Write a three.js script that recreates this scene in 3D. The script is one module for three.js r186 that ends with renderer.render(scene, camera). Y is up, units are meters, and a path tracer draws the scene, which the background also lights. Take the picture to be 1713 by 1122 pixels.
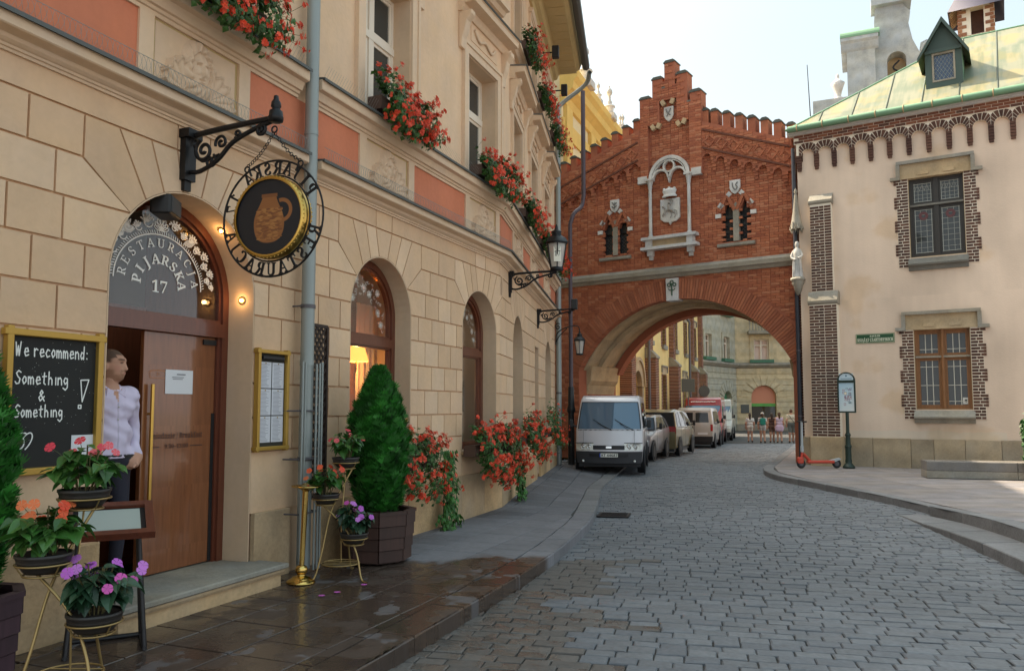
import * as THREE from 'three';
import { mergeGeometries, toCreasedNormals } from 'three/addons/utils/BufferGeometryUtils.js';
import { FontLoader } from 'three/addons/loaders/FontLoader.js';
import { TextGeometry } from 'three/addons/geometries/TextGeometry.js';
import { RoundedBoxGeometry } from 'three/addons/geometries/RoundedBoxGeometry.js';

// ---------------------------------------------------------------- camera, sky, sun, exposure
const scene = new THREE.Scene();
const camera = new THREE.PerspectiveCamera(45.75, 1713 / 1122, 0.1, 600);
camera.position.set(0, 1.65, 0);
camera.rotation.x = THREE.MathUtils.degToRad(4.33);
camera.setViewOffset(1713, 1122, 0, -20, 1713, 1122);

const SUN = new THREE.Vector3(-0.80, 1.185, -0.62).normalize();
const sun = new THREE.DirectionalLight(0xffeed2, 5);
sun.position.copy(SUN).multiplyScalar(80).add(new THREE.Vector3(4, 0, -22));
sun.target.position.set(4, 0, -22);
sun.castShadow = true;
sun.shadow.mapSize.set(2048, 2048);
Object.assign(sun.shadow.camera, { left: -45, right: 45, top: 45, bottom: -45, near: 1, far: 220 });
scene.add(sun, sun.target);

{ // thin bright summer haze: pale blue overhead, milky towards the horizon and towards the sun
  const W = 512, Hh = 256, d = new Float32Array(W * Hh * 4);
  for (let j = 0; j < Hh; j++) for (let i = 0; i < W; i++) {
    const th = ((i + .5) / W - .5) * 2 * Math.PI, ph = ((j + .5) / Hh - .5) * Math.PI;
    const x = Math.cos(ph) * Math.cos(th), y = Math.sin(ph), z = Math.cos(ph) * Math.sin(th);
    const c = x * SUN.x + y * SUN.y + z * SUN.z, ang = Math.acos(Math.max(-1, Math.min(1, c)));
    const e = Math.max(0, y), k = Math.pow(1 - e, 2.2);
    let r = .26 + .31 * k, g = .39 + .18 * k, b = .455 + .13 * k;
    const w = Math.exp(-Math.pow(ang / .50, 2)), w2 = Math.exp(-ang / .20);
    const n = .5 + .5 * Math.sin(5 * x + 3.1 * Math.sin(4 * z + 2 * y)) * Math.sin(6 * y + 2 * x);
    const cl = .05 * n;
    r += 3.2 * w + 5 * w2 + cl; g += 2.9 * w + 4.6 * w2 + cl * .8; b += 2.5 * w + 4 * w2 + cl * .6;
    const o = (j * W + i) * 4, s = 1.0;
    d[o] = r * s; d[o + 1] = g * s; d[o + 2] = b * s; d[o + 3] = 1;
  }
  const t = new THREE.DataTexture(d, W, Hh, THREE.RGBAFormat, THREE.FloatType);
  t.mapping = THREE.EquirectangularReflectionMapping; t.magFilter = THREE.LinearFilter; t.minFilter = THREE.LinearFilter; t.needsUpdate = true;
  scene.background = t; scene.environment = t;
}
const renderer = new THREE.WebGLRenderer({ antialias: true });
renderer.toneMapping = THREE.LinearToneMapping;
renderer.toneMappingExposure = 2.0;
renderer.shadowMap.enabled = true;

// ---------------------------------------------------------------- helpers
const PI = Math.PI, V3 = (x, y, z) => new THREE.Vector3(x, y, z);
function rng(a) { return () => { a |= 0; a = a + 0x6D2B79F5 | 0; let t = Math.imul(a ^ a >>> 15, 1 | a); t = t + Math.imul(t ^ t >>> 7, 61 | t) ^ t; return ((t ^ t >>> 14) >>> 0) / 4294967296; }; }
const rnd = rng(71);
const rr = (a, b) => a + (b - a) * rnd();
const sm = (a, b, x) => { const t = Math.max(0, Math.min(1, (x - a) / (b - a))); return t * t * (3 - 2 * t); };
const NT = (() => { const r = rng(5), a = []; for (let i = 0; i < 4096; i++) a.push(r()); return a; })();
const hsh = (x, y, s) => NT[((x * 73 + y * 179 + s * 283) % 4096 + 4096) % 4096];
function vn(x, y, p, s) { // periodic value noise
  const xi = Math.floor(x), yi = Math.floor(y), fx = x - xi, fy = y - yi, u = fx * fx * (3 - 2 * fx), v = fy * fy * (3 - 2 * fy);
  const w = (n) => ((n % p) + p) % p;
  const a = hsh(w(xi), w(yi), s), b = hsh(w(xi + 1), w(yi), s), c = hsh(w(xi), w(yi + 1), s), d = hsh(w(xi + 1), w(yi + 1), s);
  return a + (b - a) * u + (c - a) * v + (a - b - c + d) * u * v;
}
function fbm(x, y, p, s, o = 4) { let t = 0, a = .5, n = 0; for (let i = 0; i < o; i++) { t += a * vn(x, y, p, s + i * 7); n += a; a *= .5; x *= 2; y *= 2; p *= 2; } return t / n; }
function dataTex(n, f, metres, srgb = true, m = n) { // f(u,v) -> linear rgb
  const d = new Uint8Array(n * m * 4), enc = (v) => { v = Math.max(0, Math.min(1, v)); return Math.round(255 * (srgb ? (v <= .0031308 ? 12.92 * v : 1.055 * Math.pow(v, 1 / 2.4) - .055) : v)); };
  for (let j = 0; j < m; j++) for (let i = 0; i < n; i++) { const c = f((i + .5) / n, (j + .5) / m), o = (j * n + i) * 4; d[o] = enc(c[0]); d[o + 1] = enc(c[1]); d[o + 2] = enc(c[2]); d[o + 3] = 255; }
  const t = new THREE.DataTexture(d, n, m, THREE.RGBAFormat); t.wrapS = t.wrapT = THREE.RepeatWrapping; t.magFilter = THREE.LinearFilter; t.minFilter = THREE.LinearMipmapLinearFilter;
  if (srgb) t.colorSpace = THREE.SRGBColorSpace; if (metres) t.repeat.set(1 / metres, 1 / metres); t.needsUpdate = true; return t;
}
const grey = (v) => [v, v, v];
const T = {
  stucco: dataTex(512, (u, v) => { const a = fbm(u * 4, v * 4, 4, 1, 6), b = fbm(u * 9, v * 9, 9, 31, 4), c = fbm(u * 64, v * 64, 64, 9, 2); const st = fbm(u * 30, v * 3, 30, 87, 3), k = .74 + .24 * a + .06 * (c - .5) + .06 * (st - .5); return [k * (1 + .05 * (b - .5)), k, k * (1 - .14 * (b - .5))]; }, 2.6),
  stuccoB: dataTex(256, (u, v) => grey(fbm(u * 48, v * 48, 48, 3, 3) * .7 + .3 * fbm(u * 8, v * 8, 8, 4, 3)), 1.1, false),
  wall: dataTex(512, (u, v) => { const a = fbm(u * 3, v * 3, 3, 51, 6), b = fbm(u * 5, v * 5, 5, 61, 5), st = fbm(u * 22, v * 2, 22, 75, 3); const d = sm(.56, .72, b), k = .62 + .36 * a + .12 * (st - .5) - .10 * d; return [k * (1 + .06 * d), k, k * (1 - .10 * d)]; }, 4.5),
  stone: dataTex(512, (u, v) => { const a = fbm(u * 5, v * 5, 5, 11, 6), c = fbm(u * 60, v * 60, 60, 19, 2), b = fbm(u * 3, v * 3, 3, 29, 4); const k = .50 + .42 * a + .16 * (c - .5); return [k * (1 + .16 * (b - .5)), k, k * (1 - .3 * (b - .5))]; }, 1.6),
  granite: dataTex(256, (u, v) => { const a = fbm(u * 5, v * 5, 5, 12, 5), c = fbm(u * 50, v * 50, 50, 22, 2), k = .62 + .26 * a + .26 * (c - .5); return [k * .99, k, k * 1.02]; }, 1.3),
  stoneB: dataTex(256, (u, v) => grey(fbm(u * 30, v * 30, 30, 13, 4)), .6, false),
  wood: dataTex(256, (u, v) => { const a = fbm(u * 26, v * 2, 26, 21, 5), k = .55 + .45 * a; return grey(k); }, .5),
  copper: dataTex(512, (u, v) => { const a = fbm(u * 4, v * 4, 4, 41, 5), s = fbm(u * 40, v * 3, 40, 43, 4), b = fbm(u * 7, v * 7, 7, 47, 4), k = sm(.35, .62, .55 * a + .45 * s), y = sm(.48, .7, b); return [(.42 + .24 * k) * (1 + .24 * y), (.54 + .18 * k) * (1 + .06 * y), (.42 + .16 * k) * (1 - .22 * y)]; }, 3.2),
  wet: dataTex(256, (u, v) => { const a = fbm(u * 6, v * 6, 6, 91, 5); return grey(.18 + .5 * sm(.4, .65, a)); }, 1.3, false),
  leaf: dataTex(64, (u, v) => { const k = .65 + .35 * fbm(u * 6, v * 6, 6, 15, 3); return [k, k, k * .9]; }, .2),
};
function mat(rgb, rough = .85, o = {}) {
  const m = new THREE.MeshPhysicalMaterial({ roughness: rough, metalness: o.metal || 0, side: o.side ?? THREE.DoubleSide });
  m.color.setRGB(rgb[0], rgb[1], rgb[2]);
  if (o.map) m.map = o.map; if (o.bump) { m.bumpMap = o.bump; m.bumpScale = o.bs ?? .004; }
  if (o.rmap) m.roughnessMap = o.rmap;
  if (o.trans) { m.transmission = o.trans; m.thickness = 0; }
  if (o.coat) { m.clearcoat = o.coat; m.clearcoatRoughness = o.coatR ?? .1; }
  if (o.vc) m.vertexColors = true;
  if (o.emit) { m.emissive.setRGB(...o.emit); m.emissiveIntensity = 1; }
  return m;
}
const k3 = (c, k) => c.map((v) => v * k);
const MT = {
  stucco: mat([.81, .548, .345], .92, { map: T.stucco, bump: T.stuccoB, bs: .003 }),
  stucco2: mat([.86, .60, .39], .92, { map: T.stucco, bump: T.stuccoB, bs: .003 }),
  stucco3: mat([.77, .515, .32], .92, { map: T.stucco, bump: T.stuccoB, bs: .003 }),
  groove: mat([.79, .535, .337], .95, { map: T.stucco }),
  trim: mat([.82, .60, .41], .85, { map: T.stucco, bump: T.stuccoB, bs: .002 }),
  ochre: mat([.62, .46, .22], .9, { map: T.stucco }),
  red: mat([.70, .235, .125], .9, { map: T.stucco, bump: T.stuccoB, bs: .002 }),
  reveal: mat([.76, .545, .36], .92, { map: T.stucco }),
  sand: mat([.74, .48, .24], .9, { map: T.stone, bump: T.stoneB, bs: .004 }),
  sand2: mat([.80, .53, .28], .9, { map: T.stone, bump: T.stoneB, bs: .004 }),
  sand3: mat([.64, .44, .25], .9, { map: T.stone, bump: T.stoneB, bs: .004 }),
  tin: mat([.10, .105, .10], .55, { metal: .3 }),
  zinc: mat([.30, .33, .32], .5, { metal: .35 }),
  zincd: mat([.12, .11, .12], .5, { metal: .3 }),
  wood: mat([.17, .045, .022], .32, { map: T.wood, coat: .4 }),
  woodl: mat([.24, .07, .03], .35, { map: T.wood, coat: .4 }),
  doorleaf: mat([.30, .105, .042], .22, { map: T.wood, coat: .6, coatR: .06 }),
  inner: mat([.26, .075, .028], .5, { map: T.wood }),
  room: mat([.55, .46, .33], .9),
  roomd: mat([.10, .085, .06], .9),
  curtain: mat([.75, .70, .58], 1, { trans: .3 }),
  iron: mat([.018, .018, .020], .42, { metal: .55 }),
  black: mat([.012, .012, .013], .5),
  gold: mat([.62, .40, .10], .28, { metal: .95 }),
  goldp: mat([.50, .30, .06], .45, { metal: .5 }),
  brass: mat([.75, .50, .15], .2, { metal: 1 }),
  glass: mat([1, 1, 1], .02, { trans: 1 }),
  darkglass: mat([.045, .05, .05], .03, { metal: .12 }),
  frame: mat([.78, .68, .56], .5),
  white: mat([.80, .76, .70], .8, { map: T.stone }),
  stonegrey: mat([.42, .37, .29], .9, { map: T.stone, bump: T.stoneB, bs: .004 }),
  stoneyel: mat([.66, .48, .28], .9, { map: T.stone, bump: T.stoneB, bs: .004 }),
  stonedark: mat([.24, .22, .18], .9, { map: T.stone, bump: T.stoneB, bs: .004 }),
  mortar: mat([.80, .71, .58], .95),
  mortard: mat([.30, .13, .075], .95),
  wallR: mat([.89, .69, .535], .93, { map: T.wall, bump: T.stuccoB, bs: .004 }),
  copper: mat([.345, .31, .26], .6, { map: T.copper }),
  copperg: mat([.16, .30, .18], .6),
  yellow: mat([.95, .70, .29], .9, { map: T.stucco }),
  yellow2: mat([.80, .55, .16], .9, { map: T.stucco }),
  cream: mat([.80, .68, .42], .9, { map: T.stucco }),
  soil: mat([.03, .02, .014], 1),
  pot: mat([.028, .024, .022], .45),
  paper: mat([.72, .72, .74], .9),
};
// uv in metres by the axis a face points along
function muv(g) {
  if (g.index) g = g.toNonIndexed();
  const p = g.attributes.position, n = p.count, uv = new Float32Array(n * 2), a = V3(), b = V3(), c = V3();
  for (let i = 0; i < n; i += 3) {
    a.fromBufferAttribute(p, i); b.fromBufferAttribute(p, i + 1); c.fromBufferAttribute(p, i + 2);
    const nx = Math.abs((b.y - a.y) * (c.z - a.z) - (b.z - a.z) * (c.y - a.y)), ny = Math.abs((b.z - a.z) * (c.x - a.x) - (b.x - a.x) * (c.z - a.z)), nz = Math.abs((b.x - a.x) * (c.y - a.y) - (b.y - a.y) * (c.x - a.x));
    [a, b, c].forEach((q, k) => { const o = (i + k) * 2; if (nz >= nx && nz >= ny) { uv[o] = q.x; uv[o + 1] = q.y; } else if (nx >= ny) { uv[o] = q.z; uv[o + 1] = q.y; } else { uv[o] = q.x; uv[o + 1] = q.z; } });
  }
  g.setAttribute('uv', new THREE.BufferAttribute(uv, 2)); return g;
}
function uvShift(g, du, dv) { const a = g.attributes.uv; for (let i = 0; i < a.count; i++) a.setXY(i, a.getX(i) + du, a.getY(i) + dv); return g; }
const used = {};
function uniq(n) { if (!(n in used)) { used[n] = 0; return n; } used[n]++; return n + '_' + String(used[n]).padStart(3, '0'); }
function thing(name, label, category, o = {}) {
  const g = new THREE.Group(); g.name = uniq(name); g.userData = { label, category };
  if (o.group) g.userData.group = o.group; if (o.kind) g.userData.kind = o.kind;
  if (o.pos) g.position.copy(o.pos); if (o.rot) g.rotation.y = o.rot; scene.add(g); return g;
}
function grp(name, parent) { const g = new THREE.Group(); g.name = name; parent.add(g); return g; }
function part(name, geo, m, parent, o = {}) {
  if (Array.isArray(geo)) geo = merge(geo);
  if (!o.keepuv) geo = muv(geo);
  const me = new THREE.Mesh(geo, m); me.name = name; me.castShadow = me.receiveShadow = true;
  if (o.kind) me.userData.kind = o.kind; if (o.label) me.userData.label = o.label;
  if (o.pos) me.position.copy(o.pos); if (o.rot) me.rotation.y = o.rot;
  parent.add(me); return me;
}
function structure(name, geo, m, o = {}) { const me = part(uniq(name), geo, m, scene, o); me.userData.kind = 'structure'; return me; }
function merge(gs) {
  gs = gs.map((g) => { g = g.index ? g.toNonIndexed() : g; const r = new THREE.BufferGeometry(); r.setAttribute('position', g.attributes.position); r.setAttribute('normal', g.attributes.normal); if (g.attributes.color) r.setAttribute('color', g.attributes.color); return r; });
  return mergeGeometries(gs);
}
function copyThing(o, label, group) { const c = o.clone(); c.name = uniq(o.name.replace(/_\d\d\d$/, '')); c.userData = { ...o.userData }; if (label) c.userData.label = label; if (group) c.userData.group = group; scene.add(c); return c; }
// primitives
const bx = (w, h, d, x = 0, y = 0, z = 0, ry = 0, rz = 0, rx = 0) => { const g = new THREE.BoxGeometry(w, h, d); if (rx) g.rotateX(rx); if (rz) g.rotateZ(rz); if (ry) g.rotateY(ry); return g.translate(x, y, z); };
const bb = (x0, x1, y0, y1, z0, z1) => bx(x1 - x0, y1 - y0, z1 - z0, (x0 + x1) / 2, (y0 + y1) / 2, (z0 + z1) / 2);
const rb = (w, h, d, r, x = 0, y = 0, z = 0) => new RoundedBoxGeometry(w, h, d, 2, r).translate(x, y, z);
const tube = (pts, r, n = 0, rs = 6, closed = false) => { const c = new THREE.CatmullRomCurve3(pts.map((p) => Array.isArray(p) ? V3(...p) : p), closed, 'catmullrom', .5); return new THREE.TubeGeometry(c, n || pts.length * 5, r, rs, closed); };
function rod(a, b, r, r2 = r, n = 7) { a = Array.isArray(a) ? V3(...a) : a; b = Array.isArray(b) ? V3(...b) : b; const d = b.clone().sub(a), g = new THREE.CylinderGeometry(r2, r, d.length(), n); g.applyQuaternion(new THREE.Quaternion().setFromUnitVectors(V3(0, 1, 0), d.clone().normalize())); return g.translate((a.x + b.x) / 2, (a.y + b.y) / 2, (a.z + b.z) / 2); }
const lathe = (pts, n = 16) => new THREE.LatheGeometry(pts.map((p) => new THREE.Vector2(p[0], p[1])), n);
const poly = (pts, depth, z0 = 0, holes = [], bevel = 0) => { // outline in x,y; front face at z0+depth
  const s = new THREE.Shape(pts.map((p) => new THREE.Vector2(p[0], p[1])));
  for (const h of holes) s.holes.push(new THREE.Path(h.map((p) => new THREE.Vector2(p[0], p[1]))));
  return new THREE.ExtrudeGeometry(s, { depth: bevel ? depth - 2 * bevel : depth, bevelEnabled: !!bevel, bevelSize: bevel, bevelThickness: bevel, bevelOffset: -bevel, bevelSegments: 1, curveSegments: 12 }).translate(0, 0, z0 + bevel);
};
const mould = (prof, x0, x1) => { // prof: [out, y], run along x
  const s = new THREE.Shape(prof.map((p) => new THREE.Vector2(-p[0], p[1])));
  const g = new THREE.ExtrudeGeometry(s, { depth: x1 - x0, bevelEnabled: false }); g.rotateY(PI / 2); return g.translate(x0, 0, 0);
};
const arcPts = (cx, cy, r, a0, a1, n) => { const o = []; for (let i = 0; i <= n; i++) { const a = a0 + (a1 - a0) * i / n; o.push([cx + r * Math.cos(a), cy + r * Math.sin(a)]); } return o; };
const archPts = (c, r, y0, ys, n = 20) => [[c - r, y0], [c + r, y0], ...arcPts(c, ys, r, 0, PI, n)];
const rect = (x0, x1, y0, y1) => [[x0, y0], [x1, y0], [x1, y1], [x0, y1]];
// a wall frame: local x along the wall (to the right as seen from the street), y up, z out of the wall
function frame(x, z, rot) {
  const f = { x, z, rot, X: V3(Math.cos(rot), 0, -Math.sin(rot)), Z: V3(Math.sin(rot), 0, Math.cos(rot)) };
  f.w = (s, y, o = 0) => V3(x + f.X.x * s + f.Z.x * o, y, z + f.X.z * s + f.Z.z * o);
  f.put = (m, s = 0, y = 0, o = 0) => { m.position.copy(f.w(s, y, o)); m.rotation.y = rot; return m; };
  return f;
}
const rad = (d) => d * PI / 180;
const FA = frame(-2.1186, -7.523, rad(90 - 22.17));
const cA = FA.w(5.12, 0);
const FB = frame(cA.x, cA.z, rad(90 - 8.885));
const FR = frame(9.1083, -20.936, rad(-32.59));
const FX = frame(7.9, -22.3, rad(-34.56));
const FY = frame(2.1, -27, rad(90 - 21.43));
const roadY = (x, z) => -Math.min(.25, Math.max(0, (-z - 22) * .012));
function canvasTex(w, h, draw) { const c = document.createElement('canvas'); c.width = w; c.height = h; const g = c.getContext('2d'); draw(g, w, h); const t = new THREE.CanvasTexture(c); t.colorSpace = THREE.SRGBColorSpace; t.anisotropy = 4; return t; }
const plane01 = (w, h) => new THREE.PlaneGeometry(w, h);
const font = await new FontLoader().loadAsync('fonts/droid/droid_serif_bold.typeface.json');
// many alike small pieces as one instanced part
function scatterBoxes(name, parent, items, m, geo) { // items: {p:[x,y,z], s:[w,h,d], ry, rz, c}
  const im = new THREE.InstancedMesh(geo || new THREE.BoxGeometry(1, 1, 1), m, items.length), M4 = new THREE.Matrix4(), q = new THREE.Quaternion(), e = new THREE.Euler(), col = new THREE.Color();
  items.forEach((it, i) => { e.set(it.rx || 0, it.ry || 0, it.rz || 0, 'YXZ'); q.setFromEuler(e); M4.compose(V3(...it.p), q, V3(...it.s)); im.setMatrixAt(i, M4); if (it.c) im.setColorAt(i, col.setRGB(...it.c)); });
  im.name = name; im.userData.kind = 'stuff'; im.castShadow = im.receiveShadow = true; parent.add(im); return im;
}
// ---------------------------------------------------------------- ground, road, pavements
const MG = {
  base: mat([.085, .08, .074], .95, { map: T.stone, bump: T.stoneB, bs: .01 }),
  far: mat([.34, .31, .27], .95, { map: T.stone }),
  slabs: [0, 1, 2, 3].map((i) => mat(k3([.185, .182, .195], [.94, 1.03, 1.12, .88][i]), .8, { map: T.granite, bump: T.stoneB, bs: .003 })),
  wets: [0, 1, 2].map((i) => mat(k3([.075, .05, .038], [.88, 1.03, 1.15][i]), 1, { map: T.granite, rmap: T.wet, bump: T.stoneB, bs: .0015 })),
  setts: [0, 1, 2, 3, 4, 5].map((i) => mat([[.185, .197, .215], [.20, .212, .23], [.165, .176, .195], [.19, .197, .21], [.215, .225, .24], [.178, .187, .20]][i], .6, { map: T.granite, bump: T.stoneB, bs: .003 })),
  settwet: [0, 1].map((i) => mat(k3([.15, .135, .122], [.92, 1.08][i]), .9, { map: T.granite, rmap: T.wet, bump: T.stoneB, bs: .002 })),
  settInst: mat([1, 1, 1], .62, { map: T.granite, bump: T.stoneB, bs: .003 }),
  kerb: [0, 1, 2].map((i) => mat(k3([.23, .226, .228], [.9, 1, 1.08][i]), .8, { map: T.granite, bump: T.stoneB, bs: .004 })),
  kerbwet: mat([.085, .07, .06], 1, { map: T.stone, rmap: T.wet, bump: T.stoneB, bs: .003 }),
  right: [0, 1, 2].map((i) => mat(k3([.33, .29, .275], [.92, 1, 1.08][i]), .85, { map: T.stone, bump: T.stoneB, bs: .003 })),
};
function sheet(x0, x1, z0, z1, nx, nz, h) {
  const g = new THREE.PlaneGeometry(1, 1, nx, nz), p = g.attributes.position;
  for (let i = 0; i < p.count; i++) { const x = x0 + (p.getX(i) + .5) * (x1 - x0), z = z0 + (.5 - p.getY(i)) * (z1 - z0); p.setXYZ(i, x, h(x, z), z); }
  g.computeVertexNormals(); return g;
}
structure('ground', sheet(-300, 300, -500, 60, 6, 6, () => -.34), MG.far);
structure('road', sheet(-9, 42, -75, 6, 40, 60, (x, z) => roadY(x, z) - .019 + .017 * sm(44, 48, -z)), MG.base);

// kerb lines on the plan (x, z)
const KL = [[-2.1, -1.6], [-1.35, -3.5], [-.90, -4.79], [-.46, -5.98], [.03, -7.31], [.47, -8.63], [.82, -9.95], [1.12, -11.26], [1.50, -13.8], [1.84, -16.32], [2.35, -18.6], [3.0, -21.5], [3.9, -25.5]];
const KR = [[4.1, -4.6], [5.0, -6.9], [5.66, -8.7], [6.12, -10.4], [6.42, -11.95], [6.48, -13.6], [6.28, -15.8], [6.05, -17.9], [6.12, -19.3], [6.5, -20.7], [7.4, -22.9], [10.1, -29.6], [13.5, -38.2]];
const curveOf = (pts) => new THREE.CatmullRomCurve3(pts.map((p) => V3(p[0], 0, p[1])), false, 'catmullrom', .5);
const curveL = curveOf(KL), curveR = curveOf(KR);
function hitLine(P, N, pts) { // distance along N from P to a plan polyline
  let best = 1e9;
  for (let i = 0; i + 1 < pts.length; i++) {
    const a = pts[i], b = pts[i + 1], dx = b.x - a.x, dz = b.z - a.z, den = N.x * dz - N.z * dx; if (Math.abs(den) < 1e-9) continue;
    const t = ((a.x - P.x) * dz - (a.z - P.z) * dx) / den, u = ((a.x - P.x) * N.z - (a.z - P.z) * N.x) / den;
    if (t > 0 && u >= -.001 && u <= 1.001 && t < best) best = t;
  }
  return best;
}
// a slab: plan outline with the height of each corner, and a thickness; chamfer-like arris from a small inset
function prism(pts, hs, th, inset = .004, drop = .004) {
  const n = pts.length, cx = pts.reduce((s, p) => s + p[0], 0) / n, cz = pts.reduce((s, p) => s + p[1], 0) / n, pos = [];
  const sh = (p, d) => { const dx = cx - p[0], dz = cz - p[1], l = Math.hypot(dx, dz) || 1; return [p[0] + dx / l * d, p[1] + dz / l * d]; };
  const top = pts.map((p, i) => { const q = sh(p, inset * 1.4); return [q[0], hs[i], q[1]]; }), mid = pts.map((p, i) => [p[0], hs[i] - drop, p[1]]), bot = pts.map((p, i) => [p[0], hs[i] - th, p[1]]);
  for (let i = 1; i + 1 < n; i++) pos.push(...top[0], ...top[i], ...top[i + 1]);
  for (let i = 0; i < n; i++) { const j = (i + 1) % n; pos.push(...top[i], ...mid[i], ...mid[j], ...top[i], ...mid[j], ...top[j], ...mid[i], ...bot[i], ...bot[j], ...mid[i], ...bot[j], ...mid[j]); }
  const g = new THREE.BufferGeometry(); g.setAttribute('position', new THREE.Float32BufferAttribute(pos, 3)); g.computeVertexNormals(); return g;
}
const planUV = (g) => { const p = g.attributes.position, uv = []; for (let i = 0; i < p.count; i++) uv.push(p.getX(i), p.getZ(i)); g.setAttribute('uv', new THREE.Float32BufferAttribute(uv, 2)); return g; };
const shrink = (pts, d) => { const n = pts.length, cx = pts.reduce((s, p) => s + p[0], 0) / n, cz = pts.reduce((s, p) => s + p[1], 0) / n; return pts.map((p) => { const dx = cx - p[0], dz = cz - p[1], l = Math.hypot(dx, dz); return [p[0] + dx / l * d, p[1] + dz / l * d]; }); };
// left pavement: spilled water has darkened the slabs by the restaurant door, with a ragged edge
function wetAt(x, z) {
  const n = (fbm(x * 1.3 + 40, z * 1.3 + 90, 4096, 77, 4) - .5) * 1.3;
  const p = V3(x, 0, z).sub(V3(FA.x, 0, FA.z)), s = p.dot(FA.X), o = p.dot(FA.Z);
  return s + .10 * o + n < 1.15 + .28 * sm(.6, 1.6, o);
}
{ // spilled water: colour and gloss over ten metres of paving, uv in metres
  const N = 768, S = 10, wet = (x, z) => { const p = V3(x, 0, z).sub(V3(FA.x, 0, FA.z)), s = p.dot(FA.X), o = p.dot(FA.Z), n = (fbm(x * 1.3 + 40, z * 1.3 + 90, 4096, 77, 5) - .5) * 1.2, d = 1.15 + .5 * sm(.5, 1.6, o) - s - .10 * o + n, spot = sm(.655, .70, fbm(x * 4.2 + 11, z * 4.2 + 50, 4096, 57, 4)); return sm(-.12, .12, d) * (1 - .45 * spot); };
  const cache = new Float32Array(N * N); for (let j = 0; j < N; j++) for (let i = 0; i < N; i++) { const x = ((i + .5) / N) * S - 4, z = ((j + .5) / N) * S - 12; cache[j * N + i] = wet(x, z); }
  const look = (u, v) => cache[Math.min(N - 1, Math.floor(v * N)) * N + Math.min(N - 1, Math.floor(u * N))];
  const shift = (t) => { t.offset.set(.4, .2); return t; }; // texture (0,0) lies at x = -4, z = -12
  const cm = shift(dataTex(N, (u, v) => { const w = look(u, v), x = u * S, z = v * S, k = .68 + .28 * fbm(x * 1.7, z * 1.7, 4096, 12, 4) + .22 * (fbm(x * 22, z * 22, 4096, 22, 2) - .5); return [k * (.195 + (.072 - .195) * w), k * (.19 + (.049 - .19) * w), k * (.205 + (.038 - .205) * w)].map((c) => c * 1.15); }, S)), rm = shift(dataTex(N, (u, v) => { const w = look(u, v), f = fbm(u * S * 4.5, v * S * 4.5, 4096, 91, 4); return grey(.82 + (.16 + .4 * sm(.42, .68, f) - .82) * w); }, S, false));
  MG.damp = [.93, 1, 1.07].map((k) => mat([k, k, k], 1, { map: cm, rmap: rm, bump: T.stoneB, bs: .0015 }));
}
const innerL = []; for (let i = 0; i <= 120; i++) { const t = i / 120, p = curveL.getPointAt(t), d = curveL.getTangentAt(t); innerL.push(V3(p.x + d.z * .29, 0, p.z - d.x * .29)); }
{ // which side is the pavement: to the left of the kerb (smaller x)
  if (innerL[20].x > curveL.getPointAt(20 / 120).x) for (let i = 0; i <= 120; i++) { const p = curveL.getPointAt(i / 120), d = curveL.getTangentAt(i / 120); innerL[i].set(p.x - d.z * .29, 0, p.z + d.x * .29); }
}
const hL = (z, t) => .12 - .085 * sm(12.5, 17, -z) * t + .07 * sm(10.5, 15, -z) * (1 - t);
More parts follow.
